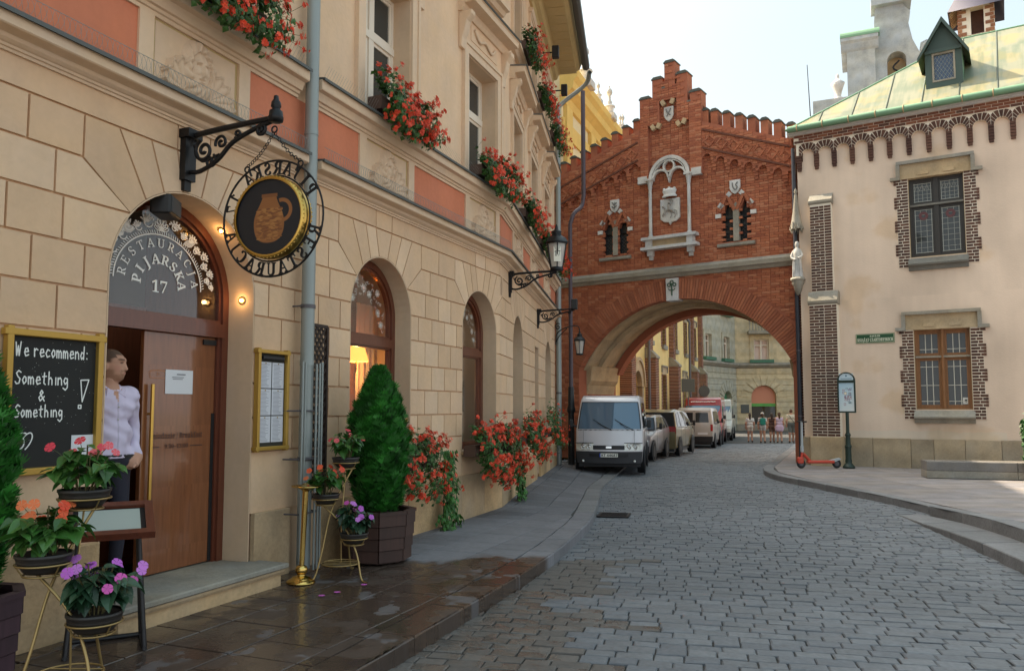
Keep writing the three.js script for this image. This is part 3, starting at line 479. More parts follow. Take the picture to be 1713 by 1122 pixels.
// ---------------------------------------------------------------- restaurant building, left
const RB = thing('restaurant_building', 'peach stucco townhouse with arched ground floor, red panels and flower boxes', 'building');
const ARA = [{ c: -1.27, r: .775, ys: 2.60, y0: .30, door: 1 }, { c: 1.68, r: .66, ys: 2.72, y0: 1.05 }, { c: 4.38, r: .60, ys: 2.76, y0: 1.05 }];
const ARB = [{ c: 1.93, r: .615, ys: 2.68, y0: 1.05 }, { c: 6.83, r: .62, ys: 2.62, y0: 1.05 }];
const axA = [-4.2, -1.27, 1.72, 4.42], axB = [1.75, 4.05, 6.4];
const rp = (F, name, geo, m, par = RB, o = {}) => F.put(part(name, geo, m, par, o));
{
  const upHoles = (ax, dy = 0) => ax.flatMap((c) => [rect(c - .53, c + .53, 5.0, 6.75), rect(c - .5, c + .5, 8.0 + dy, 9.5 + dy)]);
  // ground floor and upper walls, with thickness
  rp(FA, 'wall', poly(rect(-6, 5.12, .02, 4.0), .34, -.366, [...ARA.map((a) => archPts(a.c, a.r, a.y0, a.ys))]), MT.groove);
  rp(FB, 'wall', poly(rect(0, 8.5, .02, 4.0), .34, -.366, [...ARB.map((a) => archPts(a.c, a.r, a.y0, a.ys)), rect(4.31, 4.93, .25, 2.93)]), MT.groove);
  rp(FA, 'wall', poly(rect(-6, 5.12, 4.0, 10.6), .35, -.35, upHoles(axA)), MT.stucco2);
  rp(FB, 'wall', poly(rect(0, 8.5, 4.0, 10.6), .35, -.35, upHoles(axB)), MT.stucco2);
  rp(FB, 'end_wall', bb(8.5, 8.52, 0, 10.6, -6, -.001), MT.stucco2);
  rp(FA, 'end_wall', bb(-6.02, -6, 0, 10.6, -6, -.001), MT.stucco2);
  const reveal = (F, a, d) => rp(F, 'reveal', merge([...archRim(a, d)]), MT.reveal);
  function archRim(a, d) { // thin lining of the opening
    const o = archPts(a.c, a.r - .001, a.y0, a.ys, 24), n = archPts(a.c, a.r - .012, a.y0 - .0, a.ys, 24); n[0][1] = n[1][1] = a.y0;
    return [poly(o, d, -d - .001, [n])];
  }
  [...ARA].forEach((a) => reveal(FA, a, .345)); ARB.forEach((a) => reveal(FB, a, .345));
  // stucco blocks with recessed joints
  const J = .0085, TH = .026, stm = [MT.stucco, MT.stucco2, MT.stucco3, MT.stucco];
  const blk = (F, pts) => { let g = poly(pts, TH, -TH - .0005); g = uvShift(muv(g), rnd() * 3, rnd() * 3); rp(F, 'stucco_block', g, stm[Math.floor(rnd() * 4)], RB, { keepuv: true }); };
  const ins = (pts) => { // shrink outline towards its centre by the half joint, axis wise
    const cx = pts.reduce((s, p) => s + p[0], 0) / pts.length, cy = pts.reduce((s, p) => s + p[1], 0) / pts.length;
    return pts.map((p) => [p[0] + Math.sign(cx - p[0]) * Math.min(J, Math.abs(cx - p[0])), p[1] + Math.sign(cy - p[1]) * Math.min(J, Math.abs(cy - p[1]))]);
  };
  const Y = [3.695, 3.388, 3.083, 2.778, 2.474, 2.17, 1.866, 1.561, 1.262];
  const hw = (a, y) => y <= a.ys ? a.r : y >= a.ys + a.r ? 0 : Math.sqrt(a.r * a.r - (y - a.ys) ** 2);
  function storey(F, ops, x0, x1, bw) {
    const list = [...ops].sort((p, q) => p.c - q.c), arches = list.filter((a) => !a.flat);
    let px = x0; // frieze and keystones
    for (const a of arches) { const kl = a.c - .17, kr = a.c + .18; blk(F, ins(rect(px, kl, Y[0], 3.905))); px = kr; blk(F, [[kl + J, Y[0] + J], [kr - J, Y[0] + J], [kr - .004, 3.905], [kl + .004, 3.905]]); }
    blk(F, ins(rect(px, x1, Y[0], 3.905)));
    const AW = (a) => a.r + .24;
    for (const a of arches) { // voussoirs
      const A = AW(a), q = A / .9, tops = [-A, -.64 * q, -.38 * q, -.17, .18, .41 * q, .66 * q, A], aR = Math.asin((Y[2] - a.ys) / a.r), aL = PI - aR, angs = [];
      for (let i = 0; i <= 7; i++) angs.push(aL + (aR - aL) * i / 7);
      for (let i = 0; i < 7; i++) {
        const arc = arcPts(a.c, a.ys, a.r + .002, angs[i], angs[i + 1], 4), d = J / a.r; arc[0] = [a.c + (a.r + .002) * Math.cos(angs[i] - d), a.ys + (a.r + .002) * Math.sin(angs[i] - d)]; arc[4] = [a.c + (a.r + .002) * Math.cos(angs[i + 1] + d), a.ys + (a.r + .002) * Math.sin(angs[i + 1] + d)];
        const t0 = [a.c + tops[i] + J, Y[0] - J], t1 = [a.c + tops[i + 1] - J, Y[0] - J];
        blk(F, i === 0 ? [...arc, t1, t0, [a.c - A + J, Y[1]]] : i === 6 ? [...arc, [a.c + A - J, Y[1]], t1, t0] : [...arc, t1, t0]);
      }
      if (!a.door) blk(F, rect(a.c - a.r, a.c + a.r, .72, a.y0));
    }
    for (let k = 0; k < Y.length; k++) {
      const last = k + 1 === Y.length, yt = Y[k], yb = last ? .72 : Y[k + 1], here = list.filter((a) => !a.flat || yb < a.ys - .05), bounds = [null, ...here, null];
      const edge = (a, s, y) => k === 0 ? a.c + s * AW(a) : k === 1 ? a.c + s * (hw(a, Y[2]) + (AW(a) - hw(a, Y[2])) * (y - yb) / (yt - yb)) : a.c + s * (a.flat ? a.r : hw(a, y));
      for (let i = 0; i + 1 < bounds.length; i++) {
        const la = bounds[i], ra = bounds[i + 1], n = k >= 2 && [la, ra].some((a) => a && !a.flat && yt > a.ys) ? 5 : 1, Le = [], Re = [];
        for (let j = 0; j <= n; j++) { const y = yb + (yt - yb) * j / n; Le.push([la ? edge(la, 1, y) : x0, y]); Re.push([ra ? edge(ra, -1, y) : x1, y]); }
        const w0 = Math.max(...Le.map((p) => p[0])), w1 = Math.min(...Re.map((p) => p[0])), nb = last ? 1 : Math.max(1, Math.round((w1 - w0) / bw)), cuts = [];
        for (let j = 0; j <= nb; j++) { const c = w0 + (w1 - w0) * (j + (k % 2) * .5) / nb; if (c > w0 + .1 && c < w1 - .1) cuts.push(c); }
        const xs = [null, ...cuts, null];
        for (let j = 0; j + 1 < xs.length; j++) {
          const l = xs[j], r = xs[j + 1], lg = la ? (k < 2 ? J : .003) : 0, rg = ra ? (k < 2 ? J : .003) : 0;
          const lp = l === null ? Le.map((p) => [p[0] + lg, p[1]]) : [[l + J, yb], [l + J, yt]], rp2 = r === null ? Re.map((p) => [p[0] - rg, p[1]]) : [[r - J, yb], [r - J, yt]];
          blk(F, [...lp.slice().reverse(), ...rp2].map((p) => [p[0], Math.abs(p[1] - yb) < 1e-6 ? yb + (last ? 0 : J) : Math.abs(p[1] - yt) < 1e-6 ? yt - J : p[1]]));
        }
      }
    }
  }
  storey(FA, ARA, -6, 5.12, .40);
  storey(FB, [...ARB, { c: 4.62, r: .31, ys: 2.93, y0: .25, flat: 1 }], 0, 8.5, 6);
  blk(FB, rect(4.31, 4.93, 2.935, 3.076));
  // sandstone plinth blocks
  const pl = (F, x0, x1, y1) => { let x = x0; while (x < x1 - .05) { const w = Math.min(x1 - x, rr(.5, .95)), e = x1 - (x + w) < .25 ? x1 : x + w; rp(F, 'plinth_block', uvShift(muv(poly(rect(x + .004, e - .004, .0, y1), .055, -.01, [], .006)), rnd() * 3, rnd() * 3), [MT.sand, MT.sand2, MT.sand3][Math.floor(rnd() * 3)], RB, { keepuv: true }); x = e; } };
  pl(FA, -6, -2.06, .72); pl(FA, -.48, .02, .72); pl(FA, .50, 5.12, .72); pl(FB, 0, 4.3, .74); pl(FB, 4.94, 8.5, .74);
  // ledge above the ground floor
  const ledge = [[0, 3.895], [.02, 3.895], [.02, 3.915], [.034, 3.918], [.036, 3.935], [.05, 3.94], [.072, 3.955], [.08, 3.98], [.10, 3.984], [.165, 3.992], [.175, 4.0], [.175, 4.072], [0, 4.072]];
  const flash = [[0, 4.074], [.20, 4.074], [.205, 4.060], [.209, 4.060], [.209, 4.090], [0, 4.105]];
  rp(FA, 'ledge', mould(ledge, -6, .02), MT.trim); rp(FA, 'ledge', mould(ledge, .22, 5.14), MT.trim); rp(FA, 'flashing', mould(flash, -6, .02), MT.tin); rp(FA, 'flashing', mould(flash, .22, 5.145), MT.tin);
  rp(FB, 'ledge', mould(ledge.map((p) => [p[0], p[1] - .002]), -.02, 8.5), MT.trim); rp(FB, 'flashing', mould(flash.map((p) => [p[0], p[1] - .002]), -.02, 8.5), MT.tin);
  const sillc = [[0, 4.655], [.03, 4.655], [.032, 4.685], [.05, 4.69], [.055, 4.715], [.08, 4.72], [.095, 4.76], [.11, 4.79], [.16, 4.80], [.165, 4.81], [.165, 4.90], [0, 4.90]];
  const sf = [[0, 4.902], [.19, 4.902], [.194, 4.886], [.198, 4.886], [.198, 4.915], [0, 4.945]];
  rp(FA, 'sill_course', mould(sillc, -6, .02), MT.trim); rp(FA, 'sill_course', mould(sillc, .22, 5.14), MT.trim); rp(FA, 'flashing', mould(sf, -6, .02), MT.tin); rp(FA, 'flashing', mould(sf, .22, 5.145), MT.tin);
  rp(FB, 'sill_course', mould(sillc.map((p) => [p[0], p[1] - .002]), -.02, 8.5), MT.trim); rp(FB, 'flashing', mould(sf.map((p) => [p[0], p[1] - .002]), -.02, 8.5), MT.tin);
  // apron: red panels, cream strips and sculpted reliefs under each window
  const relief = (() => { // a bearded mask between two scallop shells
    const nx = 120, ny = 76, g = new THREE.PlaneGeometry(.88, .51, nx, ny), p = g.attributes.position;
    for (let i = 0; i < p.count; i++) {
      const x = p.getX(i), y = p.getY(i), dx = Math.abs(x); let h = 0; const el = (cx, cy, a, b, z) => { const q = ((x - cx) / a) ** 2 + ((y - cy) / b) ** 2; return q < 1 ? z * Math.sqrt(1 - q) : 0; };
      const fx = x / .105, fy = (y - .015) / .15, fr = Math.hypot(fx, fy), fa = Math.atan2(fy, fx);
      if (fr < 1) h = .075 * Math.sqrt(1 - fr * fr * .75);
      else if (fr < 1.75) { const lock = Math.abs(Math.sin(fa * 7 + fr * 4)); h = (.035 + .035 * Math.pow(lock, .6)) * (1 - Math.pow((fr - 1) / .75, 3)); }
      if (fr < 1) { h += el(0, .0, .018, .05, .035); for (const s of [-1, 1]) { h -= el(s * .042, .045, .024, .013, .026); h += el(s * .042, .043, .012, .008, .014); h += el(s * .045, .07, .04, .011, .014); h += el(s * .05, -.01, .03, .03, .012); } h -= el(0, -.068, .034, .008, .022); h += el(0, -.085, .028, .01, .012); }
      const sx = dx - .13, sy = y + .19, ra = Math.hypot(sx, sy), an = Math.atan2(sy, sx), rim = .245 + .018 * Math.cos(an * 16);
      if (sx > -.03 && ra < rim && an > -.12 && an < 1.62) { const q = ra / rim; h = Math.max(h, (.012 + .05 * q) * (.45 + .55 * Math.pow(Math.abs(Math.cos(an * 8)), .7)) + (q > .9 ? .012 : 0)); }
      h = Math.max(h, el(0, -.235, .40, .022, .04)); p.setZ(i, h);
    }
    g.computeVertexNormals(); return muv(g);
  })();
  const apron = (F, ax, x0, x1) => {
    let x = x0;
    for (const c of ax) {
      const l = c - .47, r = c + .47; if (l - .13 > x + .1) rp(F, 'red_panel', bb(x, l - .14, 4.10, 4.655, 0, .008), MT.red);
      rp(F, 'panel_strip', bb(l - .14, l, 4.098, 4.657, 0, .03), MT.trim); rp(F, 'panel_strip', bb(r, r + .14, 4.098, 4.657, 0, .03), MT.trim); rp(F, 'panel_strip', bb(l, r, 4.098, 4.14, 0, .029), MT.trim);
      rp(F, 'relief_ground', bb(l, r, 4.14, 4.657, 0, .004), MT.ochre);
      F.put(part('relief', relief, MT.trim, RB, { keepuv: true }), c, 4.385, .006); x = r + .14;
    }
    if (x1 > x) rp(F, 'red_panel', bb(x, x1, 4.10, 4.655, 0, .008), MT.red);
  };
  apron(FA, axA, -6, 5.10); apron(FB, axB, .02, 8.5);
  // upper windows
  const paneM = MT.darkglass;
  function upWin(F, c, y0, y1, w, hood) {
    const g = grp('window', RB); F.put(g, c, 0, 0);
    part('architrave', [bb(-w - .17, -w, y0 - .0, y1 + .16, 0, .035), bb(w, w + .17, y0, y1 + .16, 0, .035), bb(-w, w, y1, y1 + .16, 0, .034), bb(-w - .17, -w - .12, y0, y1 + .16, .035, .055), bb(w + .12, w + .17, y0, y1 + .16, .035, .055), bb(-w - .12, w + .12, y1 + .11, y1 + .16, .034, .054)], MT.trim, g);
    part('reveal', [bb(-w - .001, -w + .01, y0, y1, -.34, -.002), bb(w - .01, w + .001, y0, y1, -.34, -.002), bb(-w, w, y1 - .01, y1 + .001, -.34, -.002)], MT.reveal, g);
    const z0 = -.30, z1 = -.24, f = .055, tr = y0 + (y1 - y0) * .62;
    part('window_frame', [bb(-w, -w + f, y0, y1, z0, z1), bb(w - f, w, y0, y1, z0, z1), bb(-w, w, y1 - f, y1, z0, z1 - .002), bb(-w, w, y0, y0 + f, z0, z1 - .002), bb(-w, w, tr - .045, tr + .045, z0, z1 + .012), bb(-.05, .05, y0, y1, z0, z1 + .008)], MT.frame, g);
    for (const sx of [-1, 1]) for (const [a, b] of [[y0 + f, tr - .045], [tr + .045, y1 - f]]) {
      const xa = sx < 0 ? -w + f : .05, xb = sx < 0 ? -.05 : w - f;
      part('sash', [bb(xa, xa + .04, a, b, z0 + .005, z1 - .012), bb(xb - .04, xb, a, b, z0 + .005, z1 - .012), bb(xa, xb, a, a + .045, z0 + .005, z1 - .013), bb(xa, xb, b - .04, b, z0 + .005, z1 - .013)], MT.frame, g);
      part('pane', bb(xa + .04, xb - .04, a + .045, b - .04, -.275, -.27), paneM, g);
    }
    if (hood) {
      part('entablature', [bb(-w - .14, w + .14, y1 + .16, y1 + .50, 0, .03), bb(-w + .06, w - .06, y1 + .22, y1 + .45, .03, .04)], MT.stucco2, g);
      part('festoon', tube([[-w + .15, y1 + .40, .05], [-w * .4, y1 + .29, .06], [0, y1 + .36, .06], [w * .4, y1 + .29, .06], [w - .15, y1 + .40, .05]], .022, 24, 6), MT.trim, g);
      const prof = [[0, y1 + .50], [.06, y1 + .50], [.09, y1 + .55], [.10, y1 + .60], [.26, y1 + .61], [.27, y1 + .69], [.29, y1 + .70], [0, y1 + .72]];
      part('hood', mould(prof, -w - .30, w + .30), MT.trim, g); part('hood_flashing', mould([[0, y1 + .722], [.30, y1 + .702], [.31, y1 + .722], [0, y1 + .742]], -w - .31, w + .31), MT.tin, g);
      for (const sx of [-1, 1]) part('bracket', poly([[0, y1 + .50], [.2, y1 + .50], [.2, y1 + .44], [.13, y1 + .36], [.10, y1 + .22], [.06, y1 + .12], [.05, y1 - .02], [0, y1 - .02]].map((p) => [-p[0], p[1]]), .14, -.07, [], .01).rotateY(PI / 2).translate(sx * (w + .21), 0, 0), MT.trim, g);
    } else part('head_moulding', mould([[0, y1 + .16], [.07, y1 + .17], [.10, y1 + .22], [.10, y1 + .25], [0, y1 + .26]], -w - .2, w + .2), MT.trim, g);
  }
  for (const c of axA.slice(1)) { upWin(FA, c, 5.0, 6.75, .53, true); upWin(FA, c, 8.0, 9.5, .5, false); }
  for (const c of axB) { upWin(FB, c, 5.0, 6.75, .53, true); upWin(FB, c, 8.0, 9.5, .5, false); }
  for (const [F, ax] of [[FA, axA.slice(1)], [FB, axB]]) for (const c of ax) rp(F, 'window_ledge', mould([[0, 7.86], [.06, 7.86], [.10, 7.92], [.16, 7.93], [.16, 7.99], [0, 8.0]], c - .72, c + .72), MT.trim);
  // eaves with gutter
  const eave = [[0, 9.95], [.05, 9.95], [.08, 10.05], [.16, 10.08], [.20, 10.18], [.24, 10.20], [.66, 10.21], [.66, 10.26], [.74, 10.30], [.78, 10.42], [.80, 10.44], [0, 10.5]];
  rp(FA, 'eaves', mould(eave, -6, 5.22), MT.ochre); rp(FB, 'eaves', mould(eave.map((p) => [p[0], p[1] - .003]), -.09, 7.75), MT.ochre);
  rp(FB, 'gutter', mould([[.80, 10.36], [.84, 10.30], [.92, 10.28], [.98, 10.33], [.99, 10.42], [.96, 10.42], [.93, 10.35], [.86, 10.36], [.83, 10.42], [.80, 10.42]], -.1, 7.8), MT.tin);
  rp(FA, 'gutter', mould([[.80, 10.36], [.84, 10.30], [.92, 10.28], [.98, 10.33], [.99, 10.42], [.96, 10.42], [.93, 10.35], [.86, 10.36], [.83, 10.42], [.80, 10.42]], -6, 5.24), MT.tin);
  for (let i = 0; i < 20; i++) rp(FB, 'soffit_board', bb(.1 + i * .38, .1 + i * .38 + .34, 10.19, 10.206, .26, .64), MT.ochre);
  // roof slabs keep the sun out of the rooms
  rp(FA, 'roof', poly([[0.8, 10.45], [-6, 13.6], [-6, 10.5], [0, 10.5]].map((p) => [-p[0], p[1]]), 11.2, 0).rotateY(PI / 2).translate(-6, 0, 0), MT.red);
  rp(FB, 'roof', poly([[0.8, 10.447], [-6, 13.6], [-6, 10.5], [0, 10.5]].map((p) => [-p[0], p[1]]), 7.75, 0).rotateY(PI / 2), MT.red);
  // rooms behind the ground floor windows and the door
  rp(FA, 'room_wall', [bb(-6, 5.1, .1, 3.9, -3.4, -3.3), bb(-.30, -.2, .1, 3.9, -3.3, -.36), bb(-6, 5.1, 3.85, 3.9, -3.3, -.36), bb(3.0, 3.08, .1, 3.9, -3.3, -.36)], MT.room);
  rp(FA, 'room_floor', bb(-6, 5.1, .2, .28, -3.3, -.36), MT.inner);
  rp(FB, 'room_wall', [bb(.8, 8.4, .1, 3.9, -3.0, -2.9), bb(.8, .9, .1, 3.9, -2.9, -.36), bb(.8, 8.4, 3.85, 3.9, -2.9, -.36)], MT.room);
  rp(FA, 'back_wall', bb(-6, 6.5, 0, 10.5, -6.1, -6), MT.stucco3);
}
// arched shop windows
function archWindow(F, a, o = {}) {
  const g = grp('window', RB); F.put(g, a.c, 0, 0); const r = a.r - .013, z = -.22;
  const ring = (ro, ri, d, z0, y0) => poly(archPts(0, ro, y0, a.ys, 26), d, z0, [archPts(0, ri, y0 + (ro - ri), a.ys, 26)]);
  part('window_frame', [ring(r, r - .075, .08, z - .08, a.y0)], MT.wood, g);
  part('inner_frame', [ring(r - .075, r - .105, .05, z - .075, a.y0 + .075)], MT.woodl, g);
  const rr2 = r - .105, tr = a.ys - .30;
  part('transom', [bb(-r + .07, r - .07, tr - .05, tr + .05, z - .08, z + .006), bb(-r + .1, r - .1, tr + .05, tr + .085, z - .07, z - .02), bb(-r + .1, r - .1, tr - .075, tr - .05, z - .07, z - .02)], MT.wood, g);
  part('pane', poly([[-rr2, a.y0 + .1], [rr2, a.y0 + .1], [rr2, tr - .075], [-rr2, tr - .075]], .004, z - .05), MT.glass, g);
  part('pane', poly([[-rr2, tr + .085], [rr2, tr + .085], ...arcPts(0, a.ys, rr2, 0, PI, 24)], .004, z - .05), MT.glass, g);
  if (o.etch !== false) {
    const em = mat([.62, .62, .58], .9); em.alphaMap = etchTex(); em.transparent = true; em.alphaTest = .35;
    const W = rr2 * 2, H2 = a.ys + rr2 - tr - .085, eg = plane01(W, H2); const me = part('etched_ornament', eg, em, g, { keepuv: true, pos: V3(0, tr + .085 + H2 / 2, z - .053) });
  }
  part('window_sill', bb(-a.r - .02, a.r + .02, a.y0 - .05, a.y0 - .003, -.3, .03), MT.sand3, g);
  return g;
}
let _etch; function etchTex() {
  if (_etch) return _etch;
  _etch = canvasTex(512, 400, (c, w, h) => { c.fillStyle = '#000'; c.fillRect(0, 0, w, h); c.strokeStyle = '#fff'; c.lineWidth = 3; const r = rng(3);
    for (let i = 0; i < 46; i++) { const a = PI * (.04 + .92 * i / 45), R = h * (.76 + .12 * Math.sin(i * 1.7)), x = w / 2 + R * 1.12 * Math.cos(a) * .60, y = h - R * Math.sin(a) * .98; const q = 9 + 9 * r(); c.beginPath(); for (let k = 0; k < 26; k++) { const t = k / 25 * 5.2 + i, rad2 = q * (1 - k / 30); c.lineTo(x + rad2 * Math.cos(t), y + rad2 * Math.sin(t)); } c.stroke(); if (i % 5 === 2) for (let p = 0; p < 7; p++) { const t = p / 7 * 2 * PI; c.beginPath(); c.ellipse(x + 13 * Math.cos(t), y + 13 * Math.sin(t), 11, 5, t, 0, 7); c.stroke(); } }
  }); _etch.colorSpace = THREE.NoColorSpace; return _etch;
}
archWindow(FA, ARA[1]); archWindow(FA, ARA[2]); archWindow(FB, ARB[0]); archWindow(FB, ARB[1]);
{ // narrow side door in the far front
  const g = grp('door', RB); FB.put(g, 4.62, 0, 0);
  part('door_leaf', bb(-.31, .31, .25, 2.93, -.26, -.20), MT.wood, g); part('door_panel', [bb(-.22, .22, .5, 1.3, -.2, -.185), bb(-.22, .22, 1.45, 2.7, -.2, -.185)], MT.woodl, g);
  part('reveal', [bb(-.31, -.30, .25, 2.93, -.2, -.003), bb(.30, .31, .25, 2.93, -.2, -.003), bb(-.31, .31, 2.92, 2.93, -.2, -.003)], MT.reveal, g);
}
// main doorway
const DZ = -.30;
{
  const a = ARA[0], g = grp('entrance', RB); FA.put(g, a.c, 0, 0); const r = a.r - .013;
  const ring = (ro, ri, d, z0, y0) => poly(archPts(0, ro, y0, a.ys, 30), d, z0, [archPts(0, ri, y0 + .001, a.ys, 30)]);
  part('door_frame', [ring(r, r - .07, .07, DZ - .05, .30), ring(r - .07, r - .10, .04, DZ - .045, .30)], MT.wood, g);
  const tr = 2.33;
  part('transom', [bb(-r + .05, r - .05, tr - .06, tr + .06, DZ - .06, DZ + .03), bb(-r + .1, r - .1, tr + .06, tr + .09, DZ - .05, DZ + .012)], MT.wood, g);
  const rp2 = r - .10; const lun = part('lunette_pane', poly([[-rp2, tr + .09], [rp2, tr + .09], ...arcPts(0, a.ys, rp2, 0, PI, 28)], .005, DZ - .03), MT.glass, g);
  const tx = canvasTex(1024, 720, (c, w, h) => {
    c.fillStyle = '#000'; c.fillRect(0, 0, w, h); const u = w / 1.324; // pixels per metre
    const cx = w / 2, cy = h - .27 * u + 6; c.fillStyle = c.strokeStyle = '#fff';
    const arcText = (s, R, a0, a1, size, wt) => { c.font = wt + ' ' + size + 'px serif'; c.textAlign = 'center'; c.textBaseline = 'middle'; [...s].forEach((ch, i) => { const t = a0 + (a1 - a0) * i / (s.length - 1); c.save(); c.translate(cx + R * Math.cos(t), cy - R * Math.sin(t) * .98); c.rotate(PI / 2 - t); c.fillText(ch, 0, 0); c.restore(); }); };
    const cy0 = cy; arcText('RESTAURACJA', .385 * u, 2.98, .16, 84, 'normal');
    arcText('PIJARSKA', .235 * u, 3.05, .09, 96, 'bold'); c.font = 'bold 118px serif'; c.fillText('17', cx, cy + .02 * u);
    c.lineWidth = 9; c.beginPath(); c.arc(cx, cy, .455 * u, PI * 1.0, PI * 2.0); c.stroke();
    c.lineWidth = 5; const q = rng(8);
    for (let i = 0; i < 60; i++) { const t = .06 + (PI - .12) * i / 59; c.beginPath(); c.moveTo(cx + .465 * u * Math.cos(t), cy - .465 * u * Math.sin(t)); c.lineTo(cx + .492 * u * Math.cos(t + .02), cy - .492 * u * Math.sin(t + .02)); c.stroke(); }
    const petal = (x, y, t, l, wd) => { c.lineWidth = 5.5; c.beginPath(); c.ellipse(x + l / 2 * Math.cos(t), y - l / 2 * Math.sin(t), l / 2, wd, -t, 0, 7); c.stroke(); };
    const at = (t, R) => [cx + R * u * Math.cos(t), cy - R * u * Math.sin(t)];
    for (const t of [PI / 2]) { const [x, y] = at(t, .50); for (let k = -3; k <= 3; k++) petal(x, y, t + k * .42, 88 - 9 * Math.abs(k), 13); }
    for (const s of [-1, 1]) { // scrolls and leafy flourishes either side
      for (const [dt, R, z] of [[.26, .565, 44], [.46, .535, 30], [.62, .575, 38], [.80, .535, 34], [.96, .58, 36], [1.10, .53, 32], [1.25, .575, 32], [1.36, .525, 26], [1.47, .57, 22]]) { const [x, y] = at(PI / 2 + s * dt, R); c.lineWidth = 8; c.beginPath(); for (let k = 0; k < 30; k++) { const t = k / 29 * 6 * s, rr3 = z * (1 - k / 34); c.lineTo(x + rr3 * Math.cos(t), y + rr3 * Math.sin(t)); } c.stroke(); for (let k = 0; k < 5; k++) petal(x, y, PI / 2 + s * dt + (k - 2) * .5, z * 1.3, 4.5); }
      for (let k = 0; k < 9; k++) { const [x, y] = at(PI / 2 + s * (.15 + k * .155), .585 - .02 * (k % 2)); c.beginPath(); c.arc(x, y, 7, 0, 7); c.fill(); }
      for (let k = 0; k < 9; k++) { const [x, y] = at(PI / 2 + s * .66, .50); c.lineWidth = 4; c.beginPath(); c.arc(x + s * -10, y, 12 + k * 6, PI * 1.1, PI * 1.75); c.stroke(); }
    }
  }); tx.colorSpace = THREE.NoColorSpace;
  const em = mat([.86, .84, .78], .9); em.alphaMap = tx; em.transparent = true; em.alphaTest = .4;
  const H2 = a.ys + rp2 - tr - .09; part('etched_lettering', plane01(rp2 * 2, H2), em, g, { keepuv: true, pos: V3(0, tr + .09 + H2 / 2, DZ - .022) });
  // threshold and step
  part('threshold', bb(-.758, .758, .22, .306, -.9, -.061), MT.stonegrey, g);
  // right leaf, closed
  const leaf = grp('door_leaf', g); leaf.position.set(0, 0, 0);
  const lx0 = -.13, lx1 = r - .10, lz = DZ - .05;
  part('leaf_panel', rb(lx1 - lx0, tr - .06 - .315, .045, .008, (lx0 + lx1) / 2, (tr - .06 + .315) / 2, lz), MT.doorleaf, leaf);
  part('hinge_plate', bb(lx1 - .16, lx1 - .01, tr - .13, tr - .085, lz + .022, lz + .04), MT.black, leaf);
  part('leaf_edge', bb(lx1 - .035, lx1, .32, 1.6, lz + .022, lz + .028), MT.black, leaf);
  part('pull_handle', [rb(.028, 1.12, .022, .006, lx0 + .065, 1.28, lz + .06), rod([lx0 + .065, .9, lz + .02], [lx0 + .065, .9, lz + .055], .01), rod([lx0 + .065, 1.6, lz + .02], [lx0 + .065, 1.6, lz + .055], .01)], MT.gold, leaf);
  const dm = mat([.06, .018, .008], .6); const dt = canvasTex(512, 256, (c, w, h) => { c.fillStyle = '#000'; c.fillRect(0, 0, w, h); c.fillStyle = c.strokeStyle = '#fff'; c.textAlign = 'center'; c.font = 'bold 58px serif'; c.fillText('Śniadanie / Breakfast', w / 2, 96, 490); c.font = 'bold 44px serif'; c.fillText('9:00–13:00', w / 2, 168); c.fillRect(8, 152, 90, 8); c.fillRect(w - 130, 152, 122, 8); }); dt.colorSpace = THREE.NoColorSpace;
  dm.alphaMap = dt; dm.transparent = true; dm.alphaTest = .4; part('door_lettering', plane01(.60, .29), dm, leaf, { keepuv: true, pos: V3(lx0 + .37, 1.36, lz + .0242) });
  const sm2 = mat([.42, .17, .08], .6); const s2 = canvasTex(256, 160, (c, w, h) => { c.fillStyle = '#000'; c.fillRect(0, 0, w, h); c.strokeStyle = c.fillStyle = '#fff'; c.lineWidth = 7; c.beginPath(); c.arc(w / 2, 300, 250, PI * 1.28, PI * 1.72); c.stroke(); c.strokeRect(22, 60, w - 44, 76); c.textAlign = 'center'; c.font = 'bold 44px serif'; c.fillText('17', w / 2, 112); }); s2.colorSpace = THREE.NoColorSpace; sm2.alphaMap = s2; sm2.transparent = true; sm2.alphaTest = .4;
  part('door_sticker', plane01(.2, .125), sm2, leaf, { keepuv: true, pos: V3(lx0 + .05 + .1, 1.935, lz + .0242) });
  // left leaf, swung inward
  const l2 = grp('door_leaf', g); l2.position.set(-rp2 + .02, 0, DZ - .07); l2.rotation.y = rad(68);
  part('leaf_panel', rb(.62, tr - .06 - .315, .045, .008, .31, (tr - .06 + .315) / 2, 0), MT.doorleaf, l2);
  part('pull_handle', rb(.028, 1.0, .022, .006, .57, 1.26, .055), MT.gold, l2);
  part('bolt', [rod([.60, 1.35, .03], [.60, 1.35, .12], .012), rod([.52, 1.35, .12], [.68, 1.35, .12], .008)], MT.brass, l2);
  part('vestibule', [bb(-.78, .78, .28, 2.6, -1.32, -1.28), bb(-.80, -.76, .28, 3.4, -1.3, -.40), bb(.76, .80, .28, 3.4, -1.3, -.40)], MT.inner, g);
  part('vestibule_ceiling', bb(-.78, .78, 3.40, 3.44, -1.3, -.38), MT.room, g);
  part('door_mat', bb(-.5, .5, .307, .318, -.85, -.42), MT.black, g);
  // two small uplights set in the reveal
  for (const [an, y] of [[rad(51), 0], [0, .01]]) {
    const x = a.c + (a.r - .012) * Math.cos(an), yy = a.ys + y + (a.r - .012) * Math.sin(an), li = thing('spotlight', y ? 'small round spotlight in the door arch reveal, lower one' : 'small round spotlight in the door arch reveal, upper one', 'light');
    FA.put(li, x - .0, yy, -.13); const q = V3(-Math.cos(an), -Math.sin(an), 0);
    const qq = new THREE.Quaternion().setFromUnitVectors(V3(0, 1, 0), q);
    part('ring', lathe([[.018, .001], [.034, .001], [.034, .012], [.026, .014], [.019, .008]], 16).applyQuaternion(qq), MT.brass, li);
